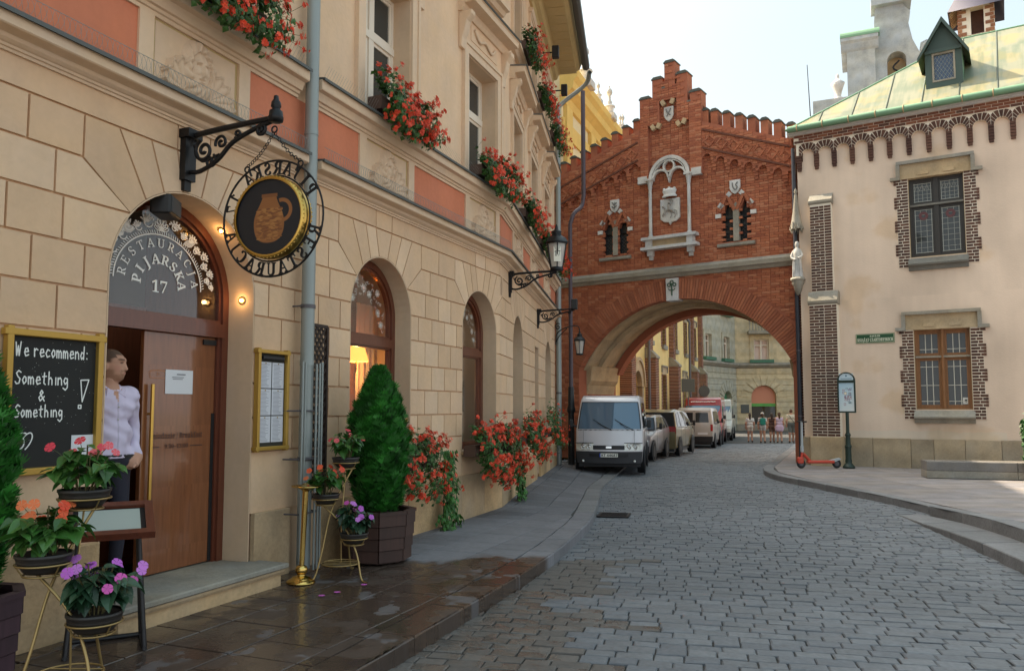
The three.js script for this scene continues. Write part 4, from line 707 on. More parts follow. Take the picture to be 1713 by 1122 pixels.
    const bm = mat([1, .85, .6], .4, { emit: [3, 2, .9] }); part('lamp_glass', new THREE.SphereGeometry(.018, 12, 8).applyQuaternion(qq).translate(q.x * .006, q.y * .006, 0), bm, li);
    const pl = new THREE.PointLight(0xffc880, .03, 3); pl.position.set(q.x * .05, q.y * .05, .0); pl.castShadow = true; li.add(pl);
  }
  const st = grp('door_step', RB); FA.put(st, a.c, 0, 0);
  part('step_tread', poly(rect(-.92, .87, 0, .42), .045, 0, [], .01).rotateX(-PI / 2).translate(0, .265, .36), MT.stonegrey, st);
  part('step_riser', bb(-.86, .82, .0, .263, -.3, .315), MT.sand2, st);
  part('step_mould', mould([[0, .225], [.335, .225], [.345, .245], [.345, .262], [0, .262]], -.88, .84), MT.sand3, st);
}
// ---------------------------------------------------------------- plastered corner house, right
const BR = { brown: [0, 1, 2, 3].map((i) => mat([[.125, .055, .036], [.15, .066, .042], [.10, .045, .032], [.17, .078, .05]][i], .9, { map: T.stone, bump: T.stoneB, bs: .004 })), red: [0, 1, 2].map((i) => mat([[.52, .165, .078], [.45, .138, .066], [.56, .19, .092]][i], .9, { map: T.stone, bump: T.stoneB, bs: .004 })), inst: mat([1, 1, 1], .9, { map: T.stone, bump: T.stoneB, bs: .003 }) };
const CH = thing('corner_house', 'cream plastered house with green copper roof and brick arcade frieze', 'building');
const rq = (name, geo, m, par = CH, o = {}) => FR.put(part(name, geo, m, par, o));
{
  const H = 9.0, XL = -1.38, XR = 8.5;
  const winHoles = [rect(1.36, 2.62, 5.48, 7.55), rect(1.36, 2.62, 1.60, 3.63)];
  rq('wall', poly(rect(XL, XR, .1, H), .4, -.4, winHoles), MT.wallR);
  rq('side_wall', bb(XL + .001, XL + .4, .1, H, -9, -.401), MT.wallR); rq('side_wall', bb(XR - .4, XR, .1, H, -9, -.401), MT.wallR); rq('back_wall', bb(XL, XR, .1, H, -9.4, -9), MT.wallR);
  const PLM = [[.50, .385, .25], [.44, .35, .24], [.55, .42, .27]].map((c) => mat(c, .9, { map: T.stone, bump: T.stoneB, bs: .006 }));
  // plinth blocks
  for (let x = XL - .03; x < XR;) { const w = rr(.45, .95); rq('plinth_block', uvShift(muv(poly(rect(x + .004, Math.min(XR, x + w) - .004, .05, .86 + rr(-.01, .012)), .075, -.01, [], .008)), rnd() * 4, rnd() * 4), PLM[Math.floor(rnd() * 3)], CH, { keepuv: true }); x += w; }
  { const e = []; for (let x = -.34; x < 3.3; x += .11) e.push([x, .99 + .10 * fbm(x * 2.1 + 4, 2, 4096, 9, 3) + .03 * rnd()]); rq('plaster_patch', poly([[-.34, .86], [3.3, .86], ...e.reverse()], .003, 0), mat([.84, .70, .56], .95, { map: T.wall })); }
  // buttress of brown brick with stone caps
  const bt = grp('buttress', CH); FR.put(bt);
  part('buttress_base', poly(rect(-1.15, -.36, .05, .885), .42, 0, [], .012), MT.stoneyel, bt);
  part('buttress_core', [bb(-1.095, -.405, .88, 4.40, 0, .328), bb(-1.035, -.495, 4.6, 7.15, 0, .218)], MT.mortar, bt);
  const cap = (x0, x1, y0, y1, z0, z1, zt) => part('weathering_stone', poly([[0, y0], [z1, y0], [z1 + .03, y0 + .04], [z1 + .03, y0 + .10], [zt, y1], [0, y1]].map((p) => [-p[0], p[1]]), x1 - x0, 0, [], .006).rotateY(PI / 2).translate(x0, 0, 0), MT.stonegrey, bt);
  cap(-1.13, -.37, 4.40, 4.76, 0, .34, .23); cap(-1.07, -.46, 7.15, 7.46, 0, .23, .02);
  const stack = (x0, x1, y0, y1, z) => {
    let r = 0; for (let y = y0; y < y1 - .04; y += .0775, r++) {
      const cuts = r % 2 ? [.0, .24, .37, .62, .75, 1] : [0, .12, .36, .60, .85, 1]; const W = x1 - x0; const cs = W > .6 ? (r % 2 ? [0, .36, .55, 1] : [0, .18, .54, .82, 1]) : (r % 2 ? [0, .44, .67, 1] : [0, .22, .66, 1]);
      for (let i = 0; i + 1 < cs.length; i++) part('brick', uvShift(muv(bb(x0 + W * cs[i] + .008, x0 + W * cs[i + 1] - .008, y + .0095, y + .068, z - .06, z + rr(.003, .008))), rnd() * 3, rnd() * 3), BR.brown[Math.floor(rnd() * 4)], bt, { keepuv: true });
    }
  };
  stack(-1.10, -.40, .89, 4.40, .33); stack(-1.04, -.49, 4.77, 7.12, .22);
  // quoin strips of two windows
  function rWin(y0, y1, painted) {
    const g = grp('window', CH); FR.put(g, 1.99, 0, 0); const w = .63, fm = painted ? MT.roomd : mat([.30, .13, .045], .6, { map: T.wood });
    const fr = painted ? mat([.035, .028, .022], .5, { map: T.wood }) : fm;
    part('reveal', [bb(-w, -w + .012, y0, y1, -.39, -.002), bb(w - .012, w, y0, y1, -.39, -.002), bb(-w, w, y1 - .012, y1, -.39, -.002), bb(-w, w, y0, y0 + .012, -.39, -.002)], MT.stoneyel, g);
    const tr = y0 + (y1 - y0) * .655, z0 = -.20, z1 = -.11;
    part('window_frame', [bb(-w, -w + .07, y0, y1, z0, z1), bb(w - .07, w, y0, y1, z0, z1), bb(-w, w, y1 - .07, y1, z0, z1 - .002), bb(-w, w, y0, y0 + .07, z0, z1 - .002), bb(-.055, .055, y0, y1, z0, z1 + .02), bb(-w, w, tr - .045, tr + .045, z0, z1 + .012)], fr, g);
    if (!painted) part('mullion_column', rod([0, y0 + .02, z1 + .02], [0, y1, z1 + .02], .04, .04, 10), fr, g);
    part('drip_rail', bb(-w + .02, w - .02, tr - .02, tr + .028, z1 + .012, z1 + .05), painted ? MT.stonedark : MT.stonegrey, g);
    for (const sx of [-1, 1]) for (const [a, b] of [[y0 + .07, tr - .045], [tr + .045, y1 - .07]]) {
      const xa = sx < 0 ? -w + .07 : .055, xb = sx < 0 ? -.055 : w - .07, up = a > tr;
      part('sash', [bb(xa, xa + .045, a, b, z0 + .01, z1 - .02), bb(xb - .045, xb, a, b, z0 + .01, z1 - .02), bb(xa, xb, a, a + .05, z0 + .01, z1 - .021), bb(xa, xb, b - .05, b, z0 + .01, z1 - .021)], fr, g);
      part('pane', bb(xa + .045, xb - .045, a + .05, b - .05, -.165, -.16), MT.darkglass, g);
      const gx0 = xa + .045, gx1 = xb - .045, gy0 = a + .05, gy1 = b - .05, lead = [], wb = .009, zz = -.158;
      if (!painted) { for (const t of [.33, .67]) lead.push(bb(gx0 + (gx1 - gx0) * t - wb, gx0 + (gx1 - gx0) * t + wb, gy0, gy1, zz, zz + .014)); for (const t of up ? [.2] : [.16, .56, .92].slice(1).map((v) => 1 - v).concat([.86])) lead.push(bb(gx0, gx1, gy0 + (gy1 - gy0) * t - wb * .8, gy0 + (gy1 - gy0) * t + wb * .8, zz + .001, zz + .013)); }
      else {
        lead.push(bb(gx0 + .01, gx0 + .026, gy0, gy1, zz, zz + .012), bb(gx1 - .026, gx1 - .01, gy0, gy1, zz, zz + .012), bb(gx0, gx1, gy0 + .01, gy0 + .026, zz, zz + .011), bb(gx0, gx1, gy1 - .026, gy1 - .01, zz, zz + .011));
        const n = up ? 4 : 3; for (let i = 1; i < n; i++) lead.push(bb(gx0 + (gx1 - gx0) * i / n - .004, gx0 + (gx1 - gx0) * i / n + .004, gy0, gy1, zz, zz + .01)); for (let i = 1; i < (up ? 5 : 8); i++) lead.push(bb(gx0, gx1, gy0 + (gy1 - gy0) * i / (up ? 5 : 8) - .004, gy0 + (gy1 - gy0) * i / (up ? 5 : 8) + .004, zz, zz + .009));
        if (up) for (let i = 0; i < 3; i++) lead.push(tube([[gx0 + .03 + i * .11, gy1 - .2, zz], [gx0 + .085 + i * .11, gy1 - .06, zz], [gx0 + .14 + i * .11, gy1 - .2, zz]], .006, 10, 4));
        if (!up) part('stained_roundel', new THREE.RingGeometry(.045, .11, 20).translate((gx0 + gx1) / 2, gy1 - .17, zz + .016), mat([.10, .02, .02], .3), g);
      }
      part('glazing_bars', lead, painted ? mat([.34, .34, .30], .6) : mat([.55, .52, .44], .6), g);
    }
    part('window_sill', [poly([[0, y0 - .02], [.0, y0 - .34], [.06, y0 - .34], [.08, y0 - .24], [.17, y0 - .22], [.18, y0 - .18]].map((p) => [-p[0], p[1]]), 1.34, 0).rotateY(PI / 2).translate(-.67, 0, 0)], painted ? MT.stonedark : MT.stonegrey, g);
    part('lintel_stone', [bb(-.83, .83, y1, y1 + .38, .002, .03), bb(-.40, -.14, y1 + .06, y1 + .16, .03, .06), bb(.18, .44, y1 + .06, y1 + .16, .03, .06), bb(-.66, .66, y1 - .002, y1 + .055, .03, .045)], MT.stoneyel, g);
    part('hood_mould', [bb(-.88, .88, y1 + .38, y1 + .46, 0, .11), bb(-.89, -.80, y1 + .06, y1 + .381, 0, .10), bb(.80, .89, y1 + .06, y1 + .381, 0, .10), bb(-1.03, -.80, y1 - .02, y1 + .061, 0, .105), bb(.80, 1.05, y1 - .02, y1 + .061, 0, .105)], MT.stonegrey, g);
    for (const sx of [-1, 1]) { part('quoin_bed', bb(sx < 0 ? -.90 : w, sx < 0 ? -w : .90, y0 - .24, y1, .0, .010), MT.mortar, g); let r = 0; for (let y = y0 - .24; y < y1 - .05; y += .0775, r++) { const tooth = Math.floor(r / 4) % 2 ? .335 : .27, cs = r % 2 ? [0, .45, 1] : [0, .62, 1]; for (let i = 0; i < 2; i++) { const a = w + tooth * cs[i] + .007, b = w + tooth * cs[i + 1] - .007; part('brick', uvShift(muv(bb(sx < 0 ? -b : a, sx < 0 ? -a : b, y + .0095, y + .068, -.02, .010 + rr(.003, .008))), rnd() * 3, rnd() * 3), BR.brown[Math.floor(rnd() * 4)], g, { keepuv: true }); } } }
    return g;
  }
  rWin(5.48, 7.55, true); const lw = rWin(1.60, 3.63, false);
  { const st = mat([.9, .9, .9], .6); st.map = canvasTex(64, 80, (c) => { c.fillStyle = '#d8d4cc'; c.fillRect(0, 0, 64, 80); c.fillStyle = '#1b1b1b'; c.beginPath(); c.moveTo(18, 24); c.lineTo(46, 24); c.lineTo(44, 48); c.lineTo(32, 62); c.lineTo(20, 48); c.fill(); }); part('window_sticker', plane01(.13, .16), st, lw, { keepuv: true, pos: V3(.47, 1.82, -.15) }); }
  // arcade frieze: corbels, arches of radial bricks, flat courses above
  rq('frieze_bed', [bb(XL - .05, XR, 8.93, 9.18, 0, .11)], MT.mortar);
  const pitch = .457;
  for (let k = 0; k < 22; k++) {
    const c = -1.31 + k * pitch; if (c > XR - .3) break;
    const g = grp('arcade_bay', CH); FR.put(g, c, 0, 0); const mid = pitch / 2, ri = .155, ro = .345, ys = 8.60;
    part('arch_bed', poly([[.065, ys], [.065 + .001, 8.94], [pitch - .066, 8.94], [pitch - .065, ys], ...arcPts(mid, ys, ri + .008, 0, PI, 12)], .088, 0), MT.mortar, g);
    part('arch_bed', bb(-.066, .066, ys, 8.94, 0, .089), MT.mortar, g);
    part('corbel', [0, 1, 2, 3, 4, 5].map((i) => bb(-.062 + (i < 1 ? .012 : 0), .062 - (i < 1 ? .012 : 0), 8.17 + i * .0725 + .005, 8.17 + (i + 1) * .0725 - .005, 0, .06 + .010 * i)), BR.brown[k % 4], g);
    for (let i = 0; i < 9; i++) { const a0 = PI * i / 9 + .035, a1 = PI * (i + 1) / 9 - .035, cl = (a, r) => [Math.max(.006, Math.min(pitch - .006, mid + r * Math.cos(a))), Math.min(8.935, ys + r * Math.sin(a))]; part('voussoir', uvShift(muv(poly([cl(a0, ri + .009), cl(a0, ro), cl(a1, ro), cl(a1, ri + .009)], .10, .0)), rnd() * 3, rnd() * 3), BR.brown[(i + k) % 4], g, { keepuv: true }); }
  }
  const fb = []; for (let r = 0; r < 3; r++) for (let x = XL - .04 + (r % 2) * .12; x < XR - .1; x += .255) fb.push({ p: [x + .125, 8.945 + r * .0765 + .034, .075], s: [.243, .064, .09 + .012 * (r % 2)], c: [[.30, .10, .05], [.24, .082, .045], [.34, .125, .06], [.16, .07, .045]][Math.floor(rnd() * 4)] });
  FR.put(scatterBoxes('frieze_brick', CH, fb, BR.inst, muv(new THREE.BoxGeometry(1, 1, 1))));
  for (let i = 0; i < 4; i++) rq('corner_brick', bb(XL - .04, XL + .16, 8.45 + i * .12, 8.45 + i * .12 + .105, .0, .06), BR.brown[i]);
  // stone cornice, gutter and copper roof
  rq('cornice', mould([[0, 9.176], [.16, 9.176], [.20, 9.20], [.27, 9.205], [.27, 9.235], [0, 9.25]], XL - .2, XR), MT.white);
  const gut = new THREE.CylinderGeometry(.085, .085, XR - XL + .3, 10, 1).rotateZ(PI / 2).translate((XR + XL) / 2, 9.31, .33); rq('gutter', gut, MT.copperg);
  for (let x = XL + .1; x < XR; x += .66) rq('gutter_bracket', new THREE.TorusGeometry(.093, .014, 5, 12).rotateY(PI / 2).translate(x, 9.31, .33), MT.sand3);
  const p = .78, ox = XL - .22, run = 4.15, y0 = 9.31, yr = y0 + run * p; const P = (x, t) => [x, y0 + t * p, .30 - t];
  const quad = (pts) => { const g = new THREE.BufferGeometry(), a = []; for (let i = 1; i + 1 < pts.length; i++) a.push(...pts[0], ...pts[i], ...pts[i + 1]); g.setAttribute('position', new THREE.Float32BufferAttribute(a, 3)); g.computeVertexNormals(); return g; };
  // sheets between standing seams, lower and upper run
  const ws = .84; for (let x = ox; x < XR; x += ws) {
    const xa = Math.max(ox, x), xb = x + ws, ta = Math.min(run, xa - ox), tb = Math.min(run, xb - ox); const pts = [P(xa, 0), P(xb, 0), P(xb, tb)]; if (tb === run && ta < run) pts.push(P(ox + run, run)); pts.push(P(xa, ta));
    const gg = quad(pts), uv = []; const pp = gg.attributes.position; for (let i = 0; i < pp.count; i++) uv.push(pp.getX(i) + x * 1.3, pp.getZ(i) * 1.27); gg.setAttribute('uv', new THREE.Float32BufferAttribute(uv, 2)); rq('copper_sheet', gg, MT.copper, CH, { keepuv: true });
    if (x > ox) rq('standing_seam', rod(P(x, 0), P(x, ta), .024, .024, 5), mat([.07, .085, .06], .7));
  }
  rq('copper_hip', quad([P(ox, 0), P(ox + run, run), [ox + run, yr, -9], [ox, y0, -9.2]]), MT.copper);
  rq('roof_back', quad([P(ox + run, run), [XR, yr, .30 - run], [XR, y0, -9.4], [ox + run, y0, -9.4]]), MT.copper);
  rq('roof_gable', quad([[XR, y0, .3], [XR, yr, .3 - run], [XR, y0, -9.4]]), MT.wallR);
  rq('ridge_roll', [rod(P(ox + run, run), [XR, yr, .3 - run], .035), rod(P(ox, 0), P(ox + run, run), .03)], MT.copperg);
  { // dormer
    const d = grp('dormer', CH); FR.put(d, 2.25, 0, -.66); const m = mat([.045, .075, .062], .6), w = .43, yb = 10.33, ye = 11.04, yt = 11.86;
    part('dormer_front', poly([[-w, yb - .3], [w, yb - .3], [w, ye], [0, yt - .02], [-w, ye]], .1, -.1, [rect(-.27, .27, yb - .12, yb + .66)]), m, d);
    part('dormer_cheek', [bb(-w, -w + .03, yb - .4, ye, -1.4, -.1), bb(w - .03, w, yb - .4, ye, -1.4, -.1)], MT.copperg, d);
    for (const s of [-1, 1]) part('dormer_roof', quad([[0, yt + .03, .18], [s * (w + .17), ye - .16, .18], [s * (w + .17), ye - .16, -1.6], [0, yt + .03, -1.9]]), MT.copper, d);
    for (const s of [-1, 1]) part('barge_board', poly([[0, yt + .02], [s * (w + .17), ye - .17], [s * (w + .17), ye - .27], [0, yt - .11]], .04, .14), m, d);
    part('dormer_tie', bb(-w, w, ye - .05, ye + .03, .0, .05), m, d);
    part('dormer_frame', [bb(-.27, -.225, yb - .12, yb + .66, -.06, .012), bb(.225, .27, yb - .12, yb + .66, -.06, .012), bb(-.27, .27, yb + .61, yb + .66, -.06, .011), bb(-.27, .27, yb - .12, yb - .075, -.06, .011)], MT.stonegrey, d);
    part('pane', bb(-.225, .225, yb - .075, yb + .61, -.05, -.045), mat([.05, .075, .13], .08), d);
    const lead = []; for (let i = -4; i < 9; i++) for (const s of [-1, 1]) { const x = -.225 + i * .09, a = s > 0 ? [x, yb - .075] : [x + .43, yb - .075], b = s > 0 ? [x + .43, yb + .61] : [x, yb + .61]; const cl = (q, r) => { let t0 = 0, t1 = 1; const dx = r[0] - q[0]; const f = (lim) => (lim - q[0]) / dx; const [lo, hi] = dx > 0 ? [f(-.225), f(.225)] : [f(.225), f(-.225)]; t0 = Math.max(0, lo); t1 = Math.min(1, hi); return t1 > t0 ? [[q[0] + dx * t0, q[1] + (r[1] - q[1]) * t0, -.042], [q[0] + dx * t1, q[1] + (r[1] - q[1]) * t1, -.042]] : null; }; const e = cl(a, b); if (e) lead.push(rod(e[0], e[1], .005, .005, 4)); }
    part('lead_lattice', lead, MT.zinc, d);
  }
  rq('lightning_rod', rod([ox + .55, 9.8, -.3], [ox + .50, 11.3, -.3], .015, .01, 5), MT.iron);
  // corner strip of red brick beside the arch
  const cs = []; for (let y = .3; y < 5.2; y += .077) cs.push({ p: [XL - .09, y, -.42], s: [.17, .064, .25 + .1 * rnd()], c: [[.26, .09, .05], [.20, .07, .045], [.15, .06, .04]][Math.floor(rnd() * 3)] });
  FR.put(scatterBoxes('corner_brick', CH, cs, BR.inst, muv(new THREE.BoxGeometry(1, 1, 1)))); rq('corner_bed', bb(XL - .16, XL - .001, .1, 5.2, -.53, -.30), MT.mortar);
  rq('corner_cap', poly([[XL - .22, 5.2], [XL + .0, 5.2], [XL, 5.55]], .3, -.55), MT.white);
}
{ // downpipe in the corner
  const g = thing('downpipe', 'dark blue downpipe in the corner between brick gate and cream house', 'downpipe'); FR.put(g, -1.50, 0, -.10);
  part('pipe', [rod([0, .15, 0], [0, 8.9, 0], .06, .06, 10)], mat([.025, .03, .045], .5), g); for (const y of [1.4, 3.2, 5.0, 6.8]) part('pipe_clip', rod([0, y, 0], [0, y + .04, 0], .07, .07, 10), MT.zincd, g);
}
{ // saint under a stone canopy on the corner
  const g = thing('corner_statue', 'carved stone saint under a spired canopy on the house corner', 'statue'); FR.put(g, -1.42, 0, .10);
  part('canopy', [lathe([[0, 7.72], [.03, 7.66], [.05, 7.6], [.02, 7.56], [.04, 7.5], [.06, 7.3], [.10, 7.0], [.14, 6.75], [.15, 6.62], [.10, 6.6]], 8), ...[0, 1, 2, 3, 4, 5].map((i) => new THREE.ConeGeometry(.055, .22, 4).translate(.14 * Math.cos(i * PI / 3), 6.66, .14 * Math.sin(i * PI / 3))), ...[0, 1, 2, 3, 4, 5].map((i) => new THREE.ConeGeometry(.045, .18, 4).rotateX(PI).translate(.15 * Math.cos(i * PI / 3 + .5), 6.52, .15 * Math.sin(i * PI / 3 + .5)))], MT.stonegrey, g);
  part('figure', [lathe([[.0, 6.22], [.045, 6.2], [.06, 6.13], [.05, 6.06], [.04, 6.03], [.10, 5.98], [.125, 5.85], [.11, 5.65], [.13, 5.45], [.15, 5.22], [.13, 5.2], [0, 5.2]], 12), tube([[.09, 5.95, .03], [.14, 5.8, .08], [.05, 5.72, .14]], .032, 10, 6), tube([[-.09, 5.95, .03], [-.14, 5.78, .08], [-.03, 5.68, .14]], .032, 10, 6), ...[0, 1, 2, 3, 4].map((i) => tube([[-.08 + .04 * i, 5.75, .1], [-.09 + .045 * i, 5.5, .125], [-.1 + .05 * i, 5.22, .13]], .018, 8, 5))], MT.white, g);
  part('pedestal', lathe([[0, 5.2], [.19, 5.2], [.20, 5.14], [.15, 5.10], [.17, 5.04], [.12, 4.98], [.10, 4.86], [.04, 4.74], [0, 4.72]], 10), MT.stonegrey, g);
}
{ // street name plate
  const g = thing('street_sign', 'green enamel street name plate with white lettering on cream wall', 'sign'); FR.put(g, .46, 3.455, .012);
  const m = mat([1, 1, 1], .35); m.map = canvasTex(640, 170, (c, w, h) => { c.fillStyle = '#11482a'; c.fillRect(0, 0, w, h); c.strokeStyle = '#c9c8a4'; c.lineWidth = 7; c.strokeRect(9, 9, w - 18, h - 18); c.fillStyle = '#e6e3cc'; c.textAlign = 'center'; c.font = 'bold 42px serif'; c.fillText('ZAUŁEK', w / 2, 58); c.font = 'bold 78px serif'; c.fillText('KSIĄŻĄT CZARTORYSKICH', w / 2, 138, w - 46); });
  part('plate', rb(.93, .25, .014, .005), mat([.02, .1, .05], .4), g); part('plate_lettering', plane01(.925, .245), m, g, { keepuv: true, pos: V3(0, 0, .0078) });
}
{ // information board on a post
  const g = thing('information_board', 'arched information board with map on a dark green post', 'sign'); g.position.set(8.54, .12, -20.3); g.rotation.y = FR.rot;
  const m = mat([.012, .03, .022], .5);
  part('post', lathe([[0, 0], [.15, 0], [.15, .04], [.11, .09], [.075, .14], [.085, .18], [.07, .24], [.07, .50], [.085, .53], [.085, .56], [.06, .60], [.055, .80], [.07, .82], [.07, .85], [.042, .90], [.04, 1.42], [0, 1.42]], 14), m, g);
  const arch = [[-.215, 1.40], [.215, 1.40], ...arcPts(0, 2.22, .215, 0, PI, 16)], inn = [[-.18, 1.44], [.18, 1.44], [.18, 2.16], [-.18, 2.16]], top = [[-.18, 2.23], [.18, 2.23], ...arcPts(0, 2.23, .18, .02, PI - .02, 12)];
  part('board_frame', poly(arch, .05, -.025, [inn, top]), m, g);
  const pm = mat([1, 1, 1], .3); pm.map = canvasTex(256, 512, (c, w, h) => { c.fillStyle = '#b9d0dd'; c.fillRect(0, 0, w, h); const gr = c.createLinearGradient(0, 0, w, h); gr.addColorStop(0, '#a9c8da'); gr.addColorStop(1, '#dfe3e0'); c.fillStyle = gr; c.fillRect(0, 0, w, h); c.strokeStyle = '#8a5a66'; c.lineWidth = 5; const r = rng(4); for (let i = 0; i < 26; i++) { const x = 60 + r() * 130, y = 90 + r() * 280; c.strokeStyle = ['#8a4a66', '#6b6a88', '#a05a5a', '#57707a'][i % 4]; c.strokeRect(x, y, 14 + r() * 34, 12 + r() * 30); } c.fillStyle = '#e9dcc0'; c.beginPath(); c.arc(110, 190, 26, 0, 7); c.fill(); c.stroke(); });
  part('map_panel', plane01(.36, .72), pm, g, { keepuv: true, pos: V3(0, 1.80, .012) });
  const hm = mat([1, 1, 1], .3); hm.map = canvasTex(128, 64, (c, w, h) => { c.fillStyle = '#c4d6e0'; c.fillRect(0, 0, w, h); c.fillStyle = '#5b7c92'; c.fillRect(14, 44, 100, 7); c.beginPath(); c.arc(64, 22, 9, 0, 7); c.fill(); });
  part('header_panel', plane01(.34, .175), hm, g, { keepuv: true, pos: V3(0, 2.31, .01) }); part('back_panel', poly([[-.19, 1.43], [.19, 1.43], ...arcPts(0, 2.22, .19, 0, PI, 12)], .006, -.006), m, g);
}
{ // low stone bench
  const g = thing('stone_bench', 'long low granite slab bench on the pale pavement', 'bench'); g.position.set(9.0, .13, -17.4); g.rotation.y = rad(-17);
  let x = 0; for (const w of [1.75, 1.2, 1.2]) { part('bench_slab', poly(rect(x + .004, x + w - .004, .16, .36), .62, -.62, [], .012), mat([.26, .23, .20], .8, { map: T.stone, bump: T.stoneB }), g); part('bench_base', poly(rect(x + .004, x + w - .004, 0, .16), .60, -.61, [], .006), MT.stonegrey, g); x += w; }
}
{ // rented scooter lying against the corner
  const g = thing('electric_scooter', 'red electric scooter with pale grey stem parked by the brick buttress', 'scooter'); g.position.set(7.28, .13, -20.15); g.rotation.y = rad(4);
  const rd = mat([.55, .05, .02], .4, { coat: .4 }), gr = mat([.42, .45, .46], .4), W = (x) => { const t = new THREE.TorusGeometry(.085, .032, 8, 18).translate(x, .115, 0); return t; };
  for (const x of [.0, .92]) { const w = grp('wheel', g); part('tyre', W(x), MT.black, w); part('hub', new THREE.CylinderGeometry(.055, .055, .05, 12).rotateX(PI / 2).translate(x, .115, 0), MT.zincd, w); }
  part('deck', rb(.70, .075, .15, .03, .50, .16, 0), rd, g); part('fork', [rod([.0, .115, 0], [.03, .42, 0], .032, .03), rod([.06, .36, 0], [.24, .17, 0], .045, .04)], rd, g); part('front_guard', rb(.16, .16, .09, .03, -.02, .20, 0), rd, g);
  part('stem', [rod([.03, .40, 0], [.04, 1.18, 0], .032, .026, 10), rod([.03, .42, 0], [.033, .56, 0], .042, .042, 10)], gr, g); part('handlebar', [rod([.04, 1.17, -.25], [.04, 1.17, .25], .016), rod([.04, 1.17, .15], [.04, 1.17, .26], .022), rod([.04, 1.17, -.15], [.04, 1.17, -.26], .022)], MT.black, g);
  part('rear_guard', poly([[.74, .20], [.98, .26], [1.02, .22], [.80, .14]], .10, -.05), gr, g);
}
{ // corner of a clipped shrub at the frame edge
  const g = thing('shrub', 'green leafy shrub beside the stone bench', 'shrub'); g.position.set(10.95, .15, -16.6);
  leafBall(g, 900, [.33, .75, .33], .78, [.028, .12, .022], 17, .07); part('trunk', rod([0, 0, 0], [0, .5, 0], .03), MT.soil, g);
}
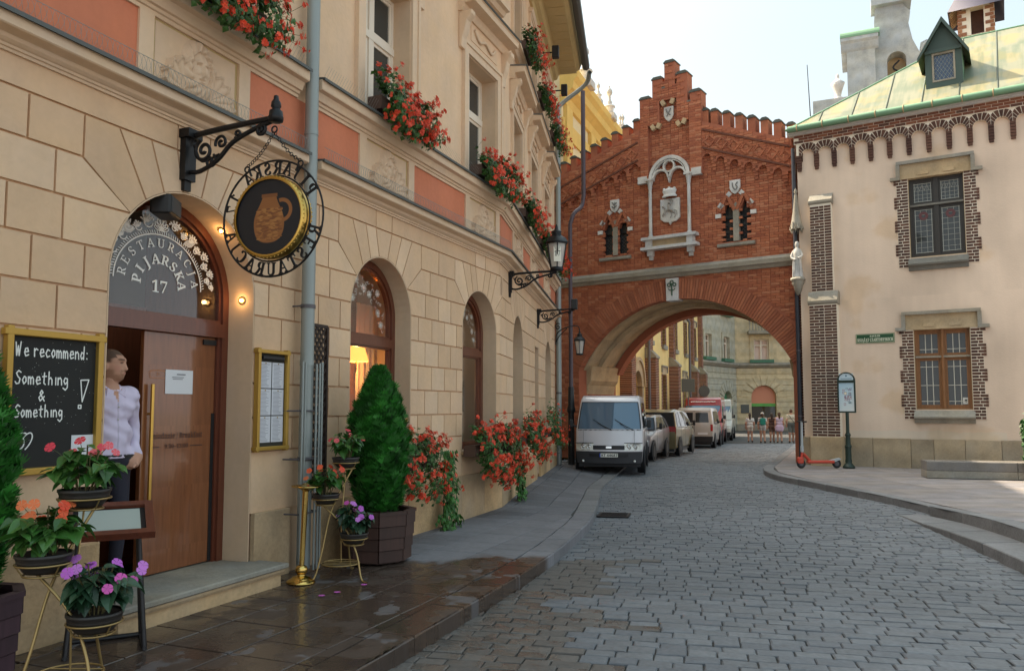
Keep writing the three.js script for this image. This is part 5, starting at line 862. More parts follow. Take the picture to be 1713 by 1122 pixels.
// ---------------------------------------------------------------- brick gate bridge
const GB = thing('gate_bridge', 'red brick gateway bridge with stepped crenellated gable over the street', 'building');
{
  const gp = (name, geo, m, par = GB, o = {}) => FX.put(part(name, geo, m, par, o));
  const cx = -3.45, cy = 1.09, R = 3.9, XL = -8.1, XR = .15;
  const yl = (x) => 10.39 + .36 * (x + 4.93), yr = (x) => 10.2 - .40 * (x + 2.14);
  const aL = PI - Math.asin((2.9 - cy) / R), aR = Math.asin((2.9 - cy) / R), arc = arcPts(cx, cy, R, aL, aR, 40);
  const coat = mat([.36, .12, .065], .95);
  const winL = -5.51, winR = -1.53;
  const light = (c) => [[c - .18, 6.56], [c + .18, 6.56], [c + .18, 7.42], [c, 7.80], [c - .18, 7.42]];
  const holes = [winL - .27, winL + .27, winR - .26, winR + .26].map(light);
  const outline = [[XL, 0], [arc[0][0] - .0, 0], ...arc, [arc[40][0], 0], [XR, 0], [XR, yr(XR)], [-2.5, yr(-2.5)], [-2.5, 10.9], [-3.15, 10.9], [-3.15, 11.5], [-4.0, 11.5], [-4.0, 10.9], [-4.55, 10.9], [-4.55, yl(-4.55)], [XL, yl(XL)]];
  gp('brick_core', poly(outline, .6, -.61, holes), coat);
  gp('inner_wall', poly(outline.map((p) => [p[0], Math.min(p[1], 9.2)]), 2.0, -2.62), coat);
  // friezes
  const arcade = (x0, n, dx, crown, slope) => { const o = []; for (let i = 0; i < n; i++) { const c = x0 + i * dx, y = crown(c); o.push({ c, y }); } return o; };
  const bayR = arcade(-2.36, 6, .42, (x) => 9.35 - .39 * (x + 2.45)), bayL = arcade(-7.76, 8, .43, (x) => 9.41 + .34 * (x + 4.75));
  const friezeBottom = (bays) => bays.flatMap((b) => [[b.c - .21, b.y - .12], ...arcPts(b.c, b.y - .12, .125, PI, 0, 8), [b.c + .21, b.y - .12]]);
  const shR = [...friezeBottom(bayR), [XR, bayR[5].y - .14], [XR, yr(XR)], [-2.52, yr(-2.52)]], shL = [...friezeBottom(bayL), [-4.56, yl(-4.56)], [XL, yl(XL)], [XL, bayL[0].y - .12]];
  gp('frieze', poly(shR, .11, 0), coat); gp('frieze', poly(shL, .11, 0), coat);
  const gable = [[-4.55, 8.75], [-4.27, 8.75], [-4.27, 10.55], [-3.88, 10.55], [-3.88, 11.28], [-3.30, 11.28], [-3.30, 10.5], [-2.9, 10.5], [-2.9, 8.75], [-2.5, 8.75], [-2.5, 11.32], [-2.86, 11.32], [-2.86, 11.05], [-2.94, 11.05], [-2.94, 12.0], [-3.28, 12.0], [-3.28, 11.66], [-3.34, 11.66], [-3.34, 12.45], [-3.69, 12.45], [-3.69, 11.66], [-3.76, 11.66], [-3.76, 12.0], [-4.11, 12.0], [-4.11, 11.1], [-4.18, 11.1], [-4.18, 11.45], [-4.55, 11.45]];
  gp('gable', poly(gable, .41, -.30), coat);
  // corbels
  for (const b of [...bayR, ...bayL]) for (const s of b === bayR[0] || b === bayL[0] ? [-1, 1] : [1]) { const x = b.c + s * .21; if (x > XR - .05 || (x > -4.6 && x < -2.45)) continue; gp('corbel', [0, 1, 2, 3].map((i) => bb(x - .085 + .012 * i, x + .085 - .012 * i, b.y - .12 - (i + 1) * .10 - .08 * s * 0, b.y - .125 - i * .10, 0, .11 - .024 * i)), BR.red[Math.floor(rnd() * 3)]); }
  // merlons with stone caps
  const cap = (x, y, w, z0, z1) => gp('merlon_cap', poly([[-w / 2 - .025, y], [w / 2 + .025, y], [w / 2 + .025, y + .03], [w / 2 - .05, y + .09], [-w / 2 + .05, y + .09], [-w / 2 - .025, y + .03]], z1 - z0 + .05, z0 - .025).translate(x, 0, 0), mat([.11, .12, .10], .8, { map: T.stone }));
  const mer = (x, y, w) => { gp('merlon', bb(x - w / 2, x + w / 2, y - .5, y, -.42, .0), BR.red[Math.floor(rnd() * 3)]); cap(x, y, w, -.42, .0); };
  for (let i = 0; i < 7; i++) mer(-2.14 + i * .376, 10.62 - i * .148, .22); mer(-2.42, 10.70, .2);
  for (let i = 0; i < 9; i++) mer(-4.72 - i * .39, 10.84 - i * .132, .23);
  for (const [x, y, w] of [[-3.515, 12.45, .35], [-3.935, 12.0, .35], [-3.11, 12.0, .34], [-4.365, 11.45, .37], [-2.68, 11.32, .36]]) cap(x, y, w, -.30, .11);
  for (const [x, y] of [[-4.145, 11.1], [-2.9, 11.05], [-3.725, 11.66], [-3.31, 11.66]]) gp('merlon_cap', bb(x - .06, x + .06, y, y + .05, -.3, .12), MT.stonedark);
  // diamond band in relief
  for (const [x0, x1, f, s] of [[-2.45, .1, (x) => 9.60 - .395 * (x + 2.0), -1], [-8.0, -4.65, (x) => 9.66 + .35 * (x + 5.0), 1]]) {
    const rods = [], ang = Math.atan(s < 0 ? -.395 : .35); for (let x = x0 + .2; x < x1 - .1; x += .37) { const y = f(x); for (const a of [rad(45), rad(-45)]) for (const d of [-1, 1]) rods.push(bx(.25, .05, .045, x + d * .085 * (a > 0 ? -1 : 1), y + d * .085, .125, 0, a)); rods.push(bx(.10, .04, .03, x + .185, y + (s < 0 ? -.07 : .065), .122, 0, rad(45))); }
    for (const r of rods) gp('diamond_brick', r, BR.red[Math.floor(rnd() * 3)]);
    const xm = (x0 + x1) / 2, L = (x1 - x0) / Math.cos(ang) + .05; for (const d of [.30, -.27]) gp('string_brick', bx(L, .055, .05, xm, f(xm) + d, .13, 0, ang), mat([.14, .05, .03], .9));
  }
  // arch ring of radial bricks
  const n = 104; for (let i = 0; i < n; i++) { const a0 = aL + (aR - aL) * i / n - .0016, a1 = aL + (aR - aL) * (i + 1) / n + .0016, am = (a0 + a1) / 2; if (Math.abs(cx + (R + .3) * Math.cos(am) + 3.55) < .2) continue; const P = (a, r) => [cx + r * Math.cos(a), cy + r * Math.sin(a)], ro = R + .60 + (i % 2) * .02; gp('voussoir', uvShift(muv(poly([P(a0, R - .004), P(a0, ro), P(a1, ro), P(a1, R - .004)], .30, -.285)), rnd() * 3, rnd() * 3), BR.red[Math.floor(rnd() * 3)], GB, { keepuv: true }); }
  gp('keystone', poly([[-3.74, 4.93], [-3.36, 4.93], [-3.35, 5.62], [-3.75, 5.62]], .4, -.3), MT.white);
  { const em = mat([.05, .10, .06], .7); gp('keystone_emblem', [tube([[-3.55, 5.08, .11], [-3.55, 5.3, .115], [-3.55, 5.45, .11]], .022, 8, 5), ...[[-3.55, 5.5], [-3.64, 5.42], [-3.46, 5.42]].map(([x, y]) => new THREE.TorusGeometry(.05, .016, 5, 14).translate(x, y, .11)), tube([[-3.66, 5.3, .11], [-3.6, 5.24, .11], [-3.55, 5.28, .11], [-3.5, 5.24, .11], [-3.44, 5.3, .11]], .014, 12, 5)], em); }
  // plastered soffit, back rib, consoles
  const band = (r0, r1, z0, z1, m, name) => gp(name, poly([...arcPts(cx, cy, r1, aL, aR, 40), ...arcPts(cx, cy, r0, aR, aL, 40)], z1 - z0, z0), m);
  band(R - .03, R + .02, -2.35, -.30, MT.stoneyel, 'soffit'); band(R - .16, R + .02, -1.5, -1.1, MT.stoneyel, 'soffit_rib'); band(R - .25, R + .3, -2.75, -2.37, coat, 'back_rib');
  for (const s of [-1, 1]) { const X = (p) => cx + s * (3.55 - p); gp('console', poly([[X(.0), 1.95], [X(.10), 2.1], [X(.15), 2.4], [X(.26), 2.55], [X(.30), 2.85], [X(.34), 3.02], [X(.1), 3.1], [X(.0), 3.1]], 2.0, -2.5, [], .02), MT.stoneyel); gp('pier', bb(Math.min(X(-.02), X(.12)), Math.max(X(-.02), X(.12)), -.3, 2.1, -2.6, -.62), BR.red[1]); }
  gp('string_course', mould([[0, 5.66], [.05, 5.66], [.10, 5.74], [.16, 5.78], [.17, 5.90], [.10, 5.96], [0, 6.02]], XL, XR), MT.stonegrey);
  // face bricks
  const inPoly = (pts, x, y) => { let c = false; for (let i = 0, j = pts.length - 1; i < pts.length; j = i++) { const a = pts[i], b = pts[j]; if ((a[1] > y) !== (b[1] > y) && x < (b[0] - a[0]) * (y - a[1]) / (b[1] - a[1]) + a[0]) c = !c; } return c; };
  const items = []; const cols = [[.60, .19, .085], [.53, .16, .074], [.64, .22, .105], [.46, .135, .066], [.66, .255, .13], [.56, .172, .08]];
  for (let r = 0, y = .25; y < 12.4; y += .0765, r++) for (let x = XL + (r % 2) * .13; x < XR;) {
    const w = (r + Math.round(x * 3)) % 3 === 0 ? .13 : .26, c = x + w / 2, yc = y + .036; x += w;
    const all = (sh) => inPoly(sh, c - w * .45, yc - .03) && inPoly(sh, c + w * .45, yc + .03) && inPoly(sh, c - w * .45, yc + .03) && inPoly(sh, c + w * .45, yc - .03);
    let z = null; if (all(gable) || all(shR) || all(shL)) z = .115; else { if (yc > 2.85 && Math.hypot(c - cx, yc - cy) < R + .66) continue; if (Math.abs(c - cx) < 3.42) { if (yc < 2.9) continue; } if (!all(outline)) continue; if (holes.some((h) => inPoly(h.map((p) => [p[0], p[1]]), c, yc) || h.some((p) => Math.abs(p[0] - c) < w * .5 && Math.abs(p[1] - yc) < .03))) continue; if (inPoly(gable, c, yc) || inPoly(shR, c, yc) || inPoly(shL, c, yc)) continue; z = .002; }
    items.push({ p: [c, yc, z - .03], s: [w - .012, .066, .07 + .012 * rnd()], c: k3(cols[Math.floor(rnd() * 6)], .85 + .3 * fbm(c * .8 + 20, yc * .8 + 5, 4096, 8, 3)) });
  }
  for (const [xa, xb] of [[-4.545, -4.275], [-2.895, -2.505]]) for (let y = 8.77, r = 0; y < 11.2; y += .0765, r++) for (const [p, q] of r % 2 ? [[0, .5], [.5, 1]] : [[0, 1]]) { if (xb > -2.6 && y > 10.98) continue; items.push({ p: [xa + (xb - xa) * (p + q) / 2, y + .033, .1], s: [(xb - xa) * (q - p) - .012, .064, .045 + .012 * rnd()], c: cols[Math.floor(rnd() * 6)] }); }
  // the largest-looking three hundred as single bricks, the rest as one part
  const unit = muv(new THREE.BoxGeometry(1, 1, 1)), bm = cols.map((c) => mat(c, .92, { map: T.stone, bump: T.stoneB, bs: .003 }));
  const near = items.map((it, i) => [it, i]).filter(([it]) => it.s[0] > .2 && it.p[1] < 7.2 && it.p[0] > -4.2).slice(0, 300); const ns = new Set(near.map((q) => q[1]));
  for (const [it] of near) { const me = new THREE.Mesh(unit, bm[Math.floor(rnd() * 6)]); me.name = 'brick'; FX.put(me, ...it.p); me.scale.set(...it.s); GB.add(me); }
  FX.put(scatterBoxes('brick_field', GB, items.filter((_, i) => !ns.has(i)), BR.inst, unit));
  // paired pointed windows
  for (const [c, dx, dy] of [[winL, .27, 0], [winR, .26, 0]]) {
    const g = grp('window', GB); FX.put(g, c, 0, 0);
    for (const s of [-1, 1]) { const sh = light(s * dx); part('pane', poly(sh, .01, -.2), MT.darkglass, g); part('window_frame', [bb(s * dx - .18, s * dx - .155, 6.56, 7.45, -.19, -.12), bb(s * dx + .155, s * dx + .18, 6.56, 7.45, -.19, -.12), bb(s * dx - .16, s * dx + .16, 7.28, 7.33, -.19, -.125), bb(s * dx - .16, s * dx + .16, 6.56, 6.6, -.19, -.125)], MT.black, g); const ld = []; for (let i = 0; i < 7; i++) for (const q of [-1, 1]) ld.push(rod([s * dx - q * .155, 6.55 + i * .115, -.186], [s * dx + q * .155, 6.55 + i * .115 + .3 > 7.35 ? 7.35 : 6.85 + i * .115, -.186], .004, .004, 3)); part('lead_lattice', ld, MT.zincd, g);
      part('arch_stone', [bx(.15, .15, .1, s * (dx + .19), 7.66 + .0, .0, 0, rad(s * -50) + .0), bx(.13, .13, .1, s * .19, 7.98, 0, 0, rad(45))], MT.white, g); part('arch_brick', [bx(.5, .09, .06, s * dx + .13, 7.72, .02, 0, rad(-64)), bx(.5, .09, .06, s * dx - .13, 7.72, .02, 0, rad(64))], BR.red[0], g); part('arch_stone', bx(.17, .12, .1, s * (dx + .27), 7.36, .01), MT.white, g); }
    part('mullion', [bb(-.085, .085, 6.56, 7.62, -.12, .03), bx(.12, .12, .1, 0, 7.64, -.03, 0, rad(45))], MT.stonegrey, g);
    part('window_sill', mould([[-.2, 6.56], [.10, 6.50], [.10, 6.42], [.06, 6.40], [-.2, 6.40]], -.56, .56), MT.stonegrey, g);
    const shp = [[-.16, 8.38], [.16, 8.38], [.16, 8.15], [.10, 8.02], [0, 7.95], [-.10, 8.02], [-.16, 8.15]]; part('shield', poly(shp, .06, .01, [], .008), MT.white, g); const rl = mat([.16, .15, .14], .9); part('shield_relief', c === winL ? [tube([[-.08, 8.3, .075], [0, 8.2, .08], [.08, 8.28, .075]], .018, 8, 5), tube([[-.09, 8.16, .075], [0, 8.1, .08], [.08, 8.18, .075]], .018, 8, 5), tube([[0, 8.3, .075], [0, 8.06, .075]], .014, 6, 5)] : [tube([[-.07, 8.3, .075], [-.05, 8.17, .08], [.02, 8.08, .075], [.08, 8.16, .08], [.03, 8.22, .075], [.09, 8.31, .075]], .016, 16, 5)], rl, g);
  }
  { // aedicule with coat of arms
    const g = grp('aedicule', GB); FX.put(g, -3.58, 0, 0); const w = MT.white;
    for (const s of [-1, 1]) { part('column', lathe([[.085, 6.95], [.085, 7.0], [.055, 7.04], [.05, 8.5], [.07, 8.54], [.06, 8.58], [.10, 8.74], [.11, 8.80], [0, 8.80]], 10).translate(s * .64, 0, .12), w, g); part('impost', [bb(s * .64 - .12, s * .64 + .12, 8.76, 8.82, 0, .24), bb(s > 0 ? .74 : -1.05, s > 0 ? 1.05 : -.74, 8.72, 8.94, .02, .16)], w, g); part('bracket', [bb(s * .66 - .09, s * .66 + .09, 6.38, 6.56, 0, .18), bb(s * .66 - .06, s * .66 + .06, 6.26, 6.38, 0, .10)], w, g); part('sill_block', bb(s * .68 - .10, s * .68 + .10, 6.64, 6.86, 0, .24), w, g); }
    const ring = (x, y, ro, ri, a0, a1) => poly([...arcPts(x, y, ro, a0, a1, 20), ...arcPts(x, y, ri, a1, a0, 20)], .14, .02, [], .01);
    part('arch', [ring(0, 8.80, .68, .57, 0, PI), ring(0, 8.80, .55, .52, 0, PI)], w, g); part('tracery', [ring(-.285, 8.80, .285, .225, 0, PI), ring(.285, 8.80, .285, .225, 0, PI), ring(0, 9.14, .2, .15, 0, 2 * PI - .001), poly([[-.05, 8.82], [.05, 8.82], [.0, 8.62]], .12, .02)], w, g);
    part('sill', [bb(-.90, .90, 6.86, 6.95, 0, .30), bb(-.92, .92, 6.55, 6.64, 0, .30)], w, g); part('sill_panel', bb(-.60, .60, 6.64, 6.86, 0, .14), MT.stoneyel, g);
    const sh = [[-.32, 8.12], [.32, 8.12], [.32, 7.50], [.20, 7.40], [.06, 7.38], [0, 7.30], [-.06, 7.38], [-.20, 7.40], [-.32, 7.50]]; part('coat_of_arms', poly(sh, .10, .01, [], .02), w, g);
    const hz = .115, rl = mat([.33, .30, .27], .9); // rider on a rearing horse
    part('rider_relief', [tube([[-.17, 7.62, hz], [-.12, 7.74, hz], [-.02, 7.76, hz + .01], [.09, 7.74, hz + .01], [.15, 7.66, hz]], .045, 16, 6), tube([[-.12, 7.76, hz], [-.19, 7.88, hz], [-.24, 7.88, hz]], .03, 8, 6), tube([[-.14, 7.7, hz], [-.23, 7.64, hz], [-.2, 7.56, hz]], .018, 8, 5), tube([[.13, 7.7, hz], [.2, 7.6, hz], [.16, 7.5, hz]], .02, 8, 5), tube([[.06, 7.7, hz], [.07, 7.58, hz], [.02, 7.5, hz]], .02, 8, 5), tube([[.15, 7.74, hz], [.23, 7.7, hz], [.24, 7.58, hz]], .014, 8, 5), tube([[0, 7.76, hz + .03], [.0, 7.9, hz + .03]], .045, 6, 6), new THREE.SphereGeometry(.04, 8, 6).translate(0, 7.98, hz + .03), tube([[.02, 7.9, hz + .03], [.1, 7.95, hz + .03], [.12, 8.05, hz + .03], [0, 8.07, hz + .03]], .014, 10, 5)], rl, g);
    part('crown', [lathe([[.24, 0], [.25, .04], [.22, .06], [.20, .10], [.24, .2], [.22, .24], [.10, .28], [0, .29]], 12).scale(1, 1, .5).translate(0, 8.16, .10), ...[-1, 0, 1].map((i) => new THREE.SphereGeometry(.045, 8, 6).translate(i * .17, 8.42 + (i ? 0 : .03), .12))], w, g);
  }
  { const g = grp('gable_shield', GB); FX.put(g, -3.585, 0, .01); part('shield', poly([[-.16, 11.06], [.16, 11.06], [.16, 10.78], [.1, 10.66], [0, 10.58], [-.1, 10.66], [-.16, 10.78]], .06, .0, [], .008), MT.white, g); part('shield_relief', [tube([[-.08, 11.0, .065], [-.02, 10.85, .07], [.07, 10.78, .065]], .018, 8, 5), tube([[.08, 11.0, .065], [.02, 10.88, .07], [-.06, 10.76, .065]], .018, 8, 5)], mat([.2, .19, .18], .9), g); for (const [x, y, s] of [[-.17, 11.2, 1], [.14, 11.2, -1], [-.52, 10.48, 1], [-.33, 10.5, -1], [.33, 10.45, 1], [.52, 10.48, -1]]) part('corbel_stone', bx(.13, .17, .12, x, y, .06, 0, s * rad(28)), MT.stoneyel, g); }
}
// ---------------------------------------------------------------- yellow wing beyond the gate
{
  const W = thing('museum_wing', 'yellow plastered wing with striped brick piers beyond the gate', 'building');
  const wp = (name, geo, m, par = W, o = {}) => FY.put(part(name, geo, m, par, o));
  const lows = [2.4, 4.9, 13.2, 16.4, 20.3, 23.0, 27.2], ups = [5.3, 9.2, 12.8, 16.4, 20.0, 23.6, 27.4];
  wp('wall', poly(rect(.15, 29.6, -.3, 8.8), .5, -.5, [...lows.map((c) => rect(c - .45, c + .45, 1.4, 3.4)), ...ups.map((c) => rect(c - .42, c + .42, 4.95, 6.9)), archPts(9.15, .8, -.25, 2.5)]), MT.yellow);
  wp('end_wall', bb(29.58, 29.6, -.3, 8.8, -8, -.5), MT.yellow); wp('roof', poly([[.5, 8.8], [-4, 12], [-8, 8.8]].map((p) => [-p[0], p[1]]), 29.5, 0).rotateY(PI / 2).translate(.12, 0, 0), mat([.30, .10, .05], .9));
  const br = [], cb = () => [[.30, .095, .045], [.24, .075, .04], [.19, .062, .036], [.34, .12, .06]][Math.floor(rnd() * 4)];
  const patch = (x0, x1, y0, y1, z0, z1) => { let r = 0; for (let y = y0; y < y1; y += .078, r++) for (let x = x0 + (r % 2) * -.12; x < x1; x += .25) { const a = Math.max(x0, x), b = Math.min(x1, x + .238); if (b - a > .04) br.push({ p: [(a + b) / 2, y + .036, (z0 + z1) / 2], s: [b - a, .062, z1 - z0], c: cb() }); } };
  for (const [c, y1] of [[.6, 3.0], [6.95, 4.2], [12.0, 4.0], [18.3, 3.9], [25.3, 3.9], [29.2, 3.9]]) {
    wp('pier_core', bb(c - .39, c + .39, -.3, y1, 0, .50), MT.mortar); patch(c - .4, c + .4, -.2, y1, -.0, .515);
    wp('pier_cap', poly([[0, y1], [.56, y1], [.56, y1 + .1], [.16, y1 + .5], [0, y1 + .5]].map((p) => [-p[0], p[1]]), .92, 0).rotateY(PI / 2).translate(c - .46, 0, 0), MT.stonegrey);
    if (c > 3) { wp('pier_core', bb(c - .3, c + .3, y1 + .3, 8.0, 0, .24), MT.mortar); patch(c - .31, c + .31, y1 + .4, 8.0, 0, .255); }
  }
  const win = (c, y0, y1, w) => {
    const g = grp('window', W); FY.put(g, c, 0, 0); part('pane', bb(-w, w, y0, y1, -.3, -.28), MT.darkglass, g); part('window_frame', [bb(-w, -w + .06, y0, y1, -.28, -.2), bb(w - .06, w, y0, y1, -.28, -.2), bb(-.035, .035, y0, y1, -.28, -.2), bb(-w, w, y1 - .06, y1, -.28, -.202), bb(-w, w, (y0 + y1) / 2 + .2, (y0 + y1) / 2 + .28, -.28, -.198)], mat([.30, .16, .07], .6), g);
    part('window_sill', bb(-w - .12, w + .12, y0 - .22, y0, -.2, .14), MT.stonegrey, g); part('hood_mould', [bb(-w - .3, w + .3, y1 + .40, y1 + .47, 0, .10), bb(-w - .3, -w - .22, y1 + .1, y1 + .40, 0, .09), bb(w + .22, w + .3, y1 + .1, y1 + .40, 0, .09)], MT.stonegrey, g); part('lintel_stone', bb(-w - .2, w + .2, y1, y1 + .4, 0, .03), MT.stoneyel, g);
    part('quoin_bed', [bb(-w - .3, -w, y0 - .1, y1, 0, .012), bb(w, w + .3, y0 - .1, y1, 0, .012)], MT.mortar, g); patch(c - w - .3, c - w, y0 - .1, y1, -.25, .025); patch(c + w, c + w + .3, y0 - .1, y1, -.25, .025);
  };
  for (const c of lows) win(c, 1.4, 3.4, .45); for (const c of ups) win(c, 4.95, 6.9, .42);
  FY.put(scatterBoxes('brick_field', W, br, BR.inst, muv(new THREE.BoxGeometry(1, 1, 1))));
  { const g = grp('portal', W); FY.put(g, 9.15, 0, 0); part('portal_arch', [poly([...archPts(0, 1.15, -.25, 2.6)], .22, 0, [archPts(0, .8, -.25, 2.5)]), poly(archPts(0, 1.28, 2.6, 2.62), .3, 0, [archPts(0, 1.15, 2.605, 2.6)])], MT.stoneyel, g); part('door_leaf', poly(archPts(0, .8, -.25, 2.5), .06, -.35), MT.wood, g); }
  for (const [s, m] of [[11.1, MT.zincd], [23.3, MT.zincd]]) wp('downpipe', [rod([s, -.2, .3], [s, 6.6, .3], .07), tube([[s, 6.6, .3], [s + .05, 6.9, .3], [s + .1, 7.2, .05]], .07, 8, 7)], m);
  // cornice
  wp('cornice', mould([[0, 8.4], [.2, 8.5], [.35, 8.75], [.5, 8.8], [0, 8.85]], .15, 29.6), MT.stoneyel);
}
// traffic signs standing among the parked cars
for (const [s, o, y, label] of [[12.3, 1.9, 3.3, 'square grey traffic sign seen from behind on a pole by the striped brick piers'], [18.4, 1.8, 3.1, 'dark cluster of traffic signs seen from behind on a pole further along the yellow wing']]) {
  const g = thing('traffic_sign', label, 'sign'); FY.put(g, s, -.15, o); part('pole', rod([0, 0, 0], [0, y, 0], .03), MT.zincd, g);
  g.rotation.y = rad(-8); if (s < 15) part('sign_plate', [rb(.62, .62, .02, .01, 0, y - .45, .04)], mat([.10, .11, .10], .6), g); else part('sign_plate', [new THREE.CylinderGeometry(.3, .3, .02, 20).rotateX(PI / 2).translate(0, y - .4, .04), rb(.5, .3, .02, .01, 0, y - .95, .04), rb(.4, .2, .02, .01, 0, y - 1.3, .04)], mat([.09, .10, .09], .6), g);
}
{ // church with finials behind
  const C = thing('yellow_church', 'tall yellow church front with heavy cornice and stone urn finials', 'building'); const cp = (name, geo, m, par = C) => FY.put(part(name, geo, m, par));
  cp('wall', bb(.5, 7.6, 0, 13.6, -6, -.55), MT.cream); cp('nave', bb(-9, .4, 0, 17.2, -9, -3.2), MT.cream); cp('nave_roof', poly([[-2.8, 17.2], [-6, 19.5], [-9.4, 17.2]].map((p) => [-p[0], p[1]]), 9.5, 0).rotateY(PI / 2).translate(-9, 0, 0), mat([.30, .10, .05], .9));
  cp('cornice', mould([[-.6, 12.5], [-.45, 12.55], [-.38, 12.8], [-.2, 12.95], [-.12, 13.0], [-.08, 13.25], [.05, 13.4], [.1, 13.6], [-.6, 13.75]], .45, 8.0), MT.yellow2);
  cp('frieze', bb(.5, 7.62, 11.4, 12.0, -.55, -.48), MT.yellow2);
  for (let s = .7; s < 7; s += 3.2) { cp('pilaster', bb(s, s + .7, 8.85, 12.5, -.55, -.4), MT.yellow2); cp('arch_moulding', [new THREE.TorusGeometry(.85, .05, 5, 20, PI).translate(s + 1.95, 10.2, -.53), rod([s + 1.1, 8, -.53], [s + 1.1, 10.2, -.53], .05), rod([s + 2.8, 8, -.53], [s + 2.8, 10.2, -.53], .05)], MT.yellow2); }
  const fin = grp('finial', C); const pf = [[0, 1.75], [.04, 1.73], [.05, 1.66], [.03, 1.62], [.10, 1.56], [.17, 1.44], [.18, 1.32], [.12, 1.18], [.06, 1.12], [.09, 1.06], [.07, 1.0], [.10, .86], [.17, .74], [.12, .64], [.16, .58], [.30, .54], [.34, .46], [.24, .42], [.22, .0], [0, 0]];
  [[1.85, .85], [3.7, .42], [5.45, .72], [7.3, .4], [7.75, .5]].forEach(([s, k], i) => { const f = i ? fin.clone() : fin; f.name = 'finial'; if (!i) { part('urn', lathe(pf, 14), MT.white, f); part('finial_base', bb(-.36, .36, -.3, .02, -.36, .36), MT.white, f); } else { fin.children.forEach(() => {}); if (!f.children.length) fin.children.forEach((c) => f.add(c.clone())); C.add(f); } FY.put(f, s, 13.72, -.05); f.scale.setScalar(k); });
}
{ // rusticated corner house closing the view
  const C = thing('stone_corner_house', 'grey stone corner house with rusticated arches closing the street', 'building'); const F1 = frame(18.6, -66, rad(-9)), F2 = frame(18.6, -66, rad(52));
  const gm = mat([.60, .55, .42], .9, { map: T.stone }), tm = mat([.80, .64, .40], .9, { map: T.stone });
  const face = (F, x0, x1, m, arch, wins) => {
    const p = (n, g, mm, par = C) => F.put(part(n, g, mm, par)); const holes = [archPts(arch.c, arch.r, arch.y0, arch.ys), ...wins.map((w) => rect(w[0] - w[2], w[0] + w[2], w[1], w[3]))];
    p('wall', poly(rect(x0, x1, -.4, 13), .6, -.6, holes), m); p('inner_wall', bb(x0, x1, -.4, 13, -.9, -.7), MT.room);
    // rusticated courses
    for (let k = 0; k < 10; k++) { const y = .3 + k * .46, yt = y + .42, hw = yt < arch.ys ? arch.r : y > arch.ys + arch.r ? 0 : Math.sqrt(Math.max(0, arch.r ** 2 - Math.max(0, y - arch.ys) ** 2)); const segs = hw ? [[x0, arch.c - hw - (y > arch.ys - .3 ? .75 : .02)], [arch.c + hw + (y > arch.ys - .3 ? .75 : .02), x1]] : [[x0, x1]]; for (const [a, b] of segs) p('rusticated_course', bb(a, b, y, yt, 0, .07), m); }
    for (let i = 0; i < 9; i++) { const a0 = PI * i / 9 + .03, a1 = PI * (i + 1) / 9 - .03, P = (a, r) => [arch.c + r * Math.cos(a), arch.ys + r * Math.sin(a)]; p('voussoir', poly([P(a0, arch.r + .02), P(a0, arch.r + .85), P(a1, arch.r + .85), P(a1, arch.r + .02)], .11, 0), m); }
    p('cornice', mould([[0, 4.9], [.12, 4.95], [.3, 5.1], [.38, 5.14], [.38, 5.26], [0, 5.36]], x0, x1), MT.stonegrey);
    for (const w of wins) { const g = grp('window', C); F.put(g, w[0], 0, 0); const [, y0, hw, y1] = w; part('curtain', bb(-hw, hw, y0, y1, -.45, -.43), mat([.80, .62, .54], .8), g); part('window_frame', [bb(-hw, -hw + .1, y0, y1, -.3, -.2), bb(hw - .1, hw, y0, y1, -.3, -.2), bb(-.06, .06, y0, y1, -.3, -.2), bb(-hw, hw, y1 - .1, y1, -.3, -.202), bb(-hw, hw, y0 + (y1 - y0) * .68, y0 + (y1 - y0) * .68 + .1, -.3, -.198)], MT.frame, g); part('architrave', [bb(-hw - .3, -hw, y0, y1 + .3, 0, .08), bb(hw, hw + .3, y0, y1 + .3, 0, .08), bb(-hw, hw, y1, y1 + .3, 0, .08)], m, g); part('window_sill', bb(-hw - .35, hw + .35, y0 - .25, y0, 0, .3), mat([.06, .16, .10], .7), g); }
  };
  face(F1, 0, 9, tm, { c: 2.2, r: .98, y0: -.2, ys: 2.5 }, [[2.1, 5.6, .6, 7.3], [6.5, 5.6, .6, 7.3], [2.1, 9.2, .6, 11.2]]);
  face(F2, -7, 0, gm, { c: -1.9, r: .8, y0: 1.2, ys: 2.2 }, [[-1.9, 5.6, .6, 7.4], [-1.9, 9.3, .6, 11.3], [-5.4, 5.6, .6, 7.4]]);
  F1.put(part('shop_window', poly(archPts(2.2, .97, 2.0, 2.5), .05, -.35), mat([.62, .24, .14], .4), C)); F1.put(part('shop_fascia', bb(1.22, 3.18, 1.75, 2.0, -.35, -.25), mat([.12, .38, .08], .6), C)); F1.put(part('shop_door', [bb(1.25, 2.1, -.2, 1.75, -.4, -.35), bb(2.3, 3.15, -.2, 1.75, -.4, -.35)], MT.darkglass, C));
  F2.put(part('green_window', poly(archPts(-1.9, .78, 1.2, 2.2), .05, -.35), mat([.05, .22, .10], .5), C)); F1.put(part('wall_plaque', bb(.35, 1.0, 1.2, 1.9, .07, .11), MT.tin, C)); F1.put(part('plinth', bb(0, 9, -.4, .28, 0, .12), MT.stonegrey, C));
  F1.put(part('balcony', [bb(1.0, 3.4, 7.7, 7.95, 0, .9), bb(1.0, 3.4, 8.75, 8.85, .8, .9), ...[0, 1, 2, 3, 4, 5, 6, 7, 8, 9].map((i) => rod([1.1 + i * .24, 7.95, .85], [1.1 + i * .24, 8.75, .85], .05, .05, 6))], MT.stonegrey, C));
  F1.put(part('roof', bb(-1, 9, 13, 13.3, -6, .5), MT.stonedark, C)); F2.put(part('roof', bb(-7, 1, 13.01, 13.31, -6, .5), MT.stonedark, C));
}
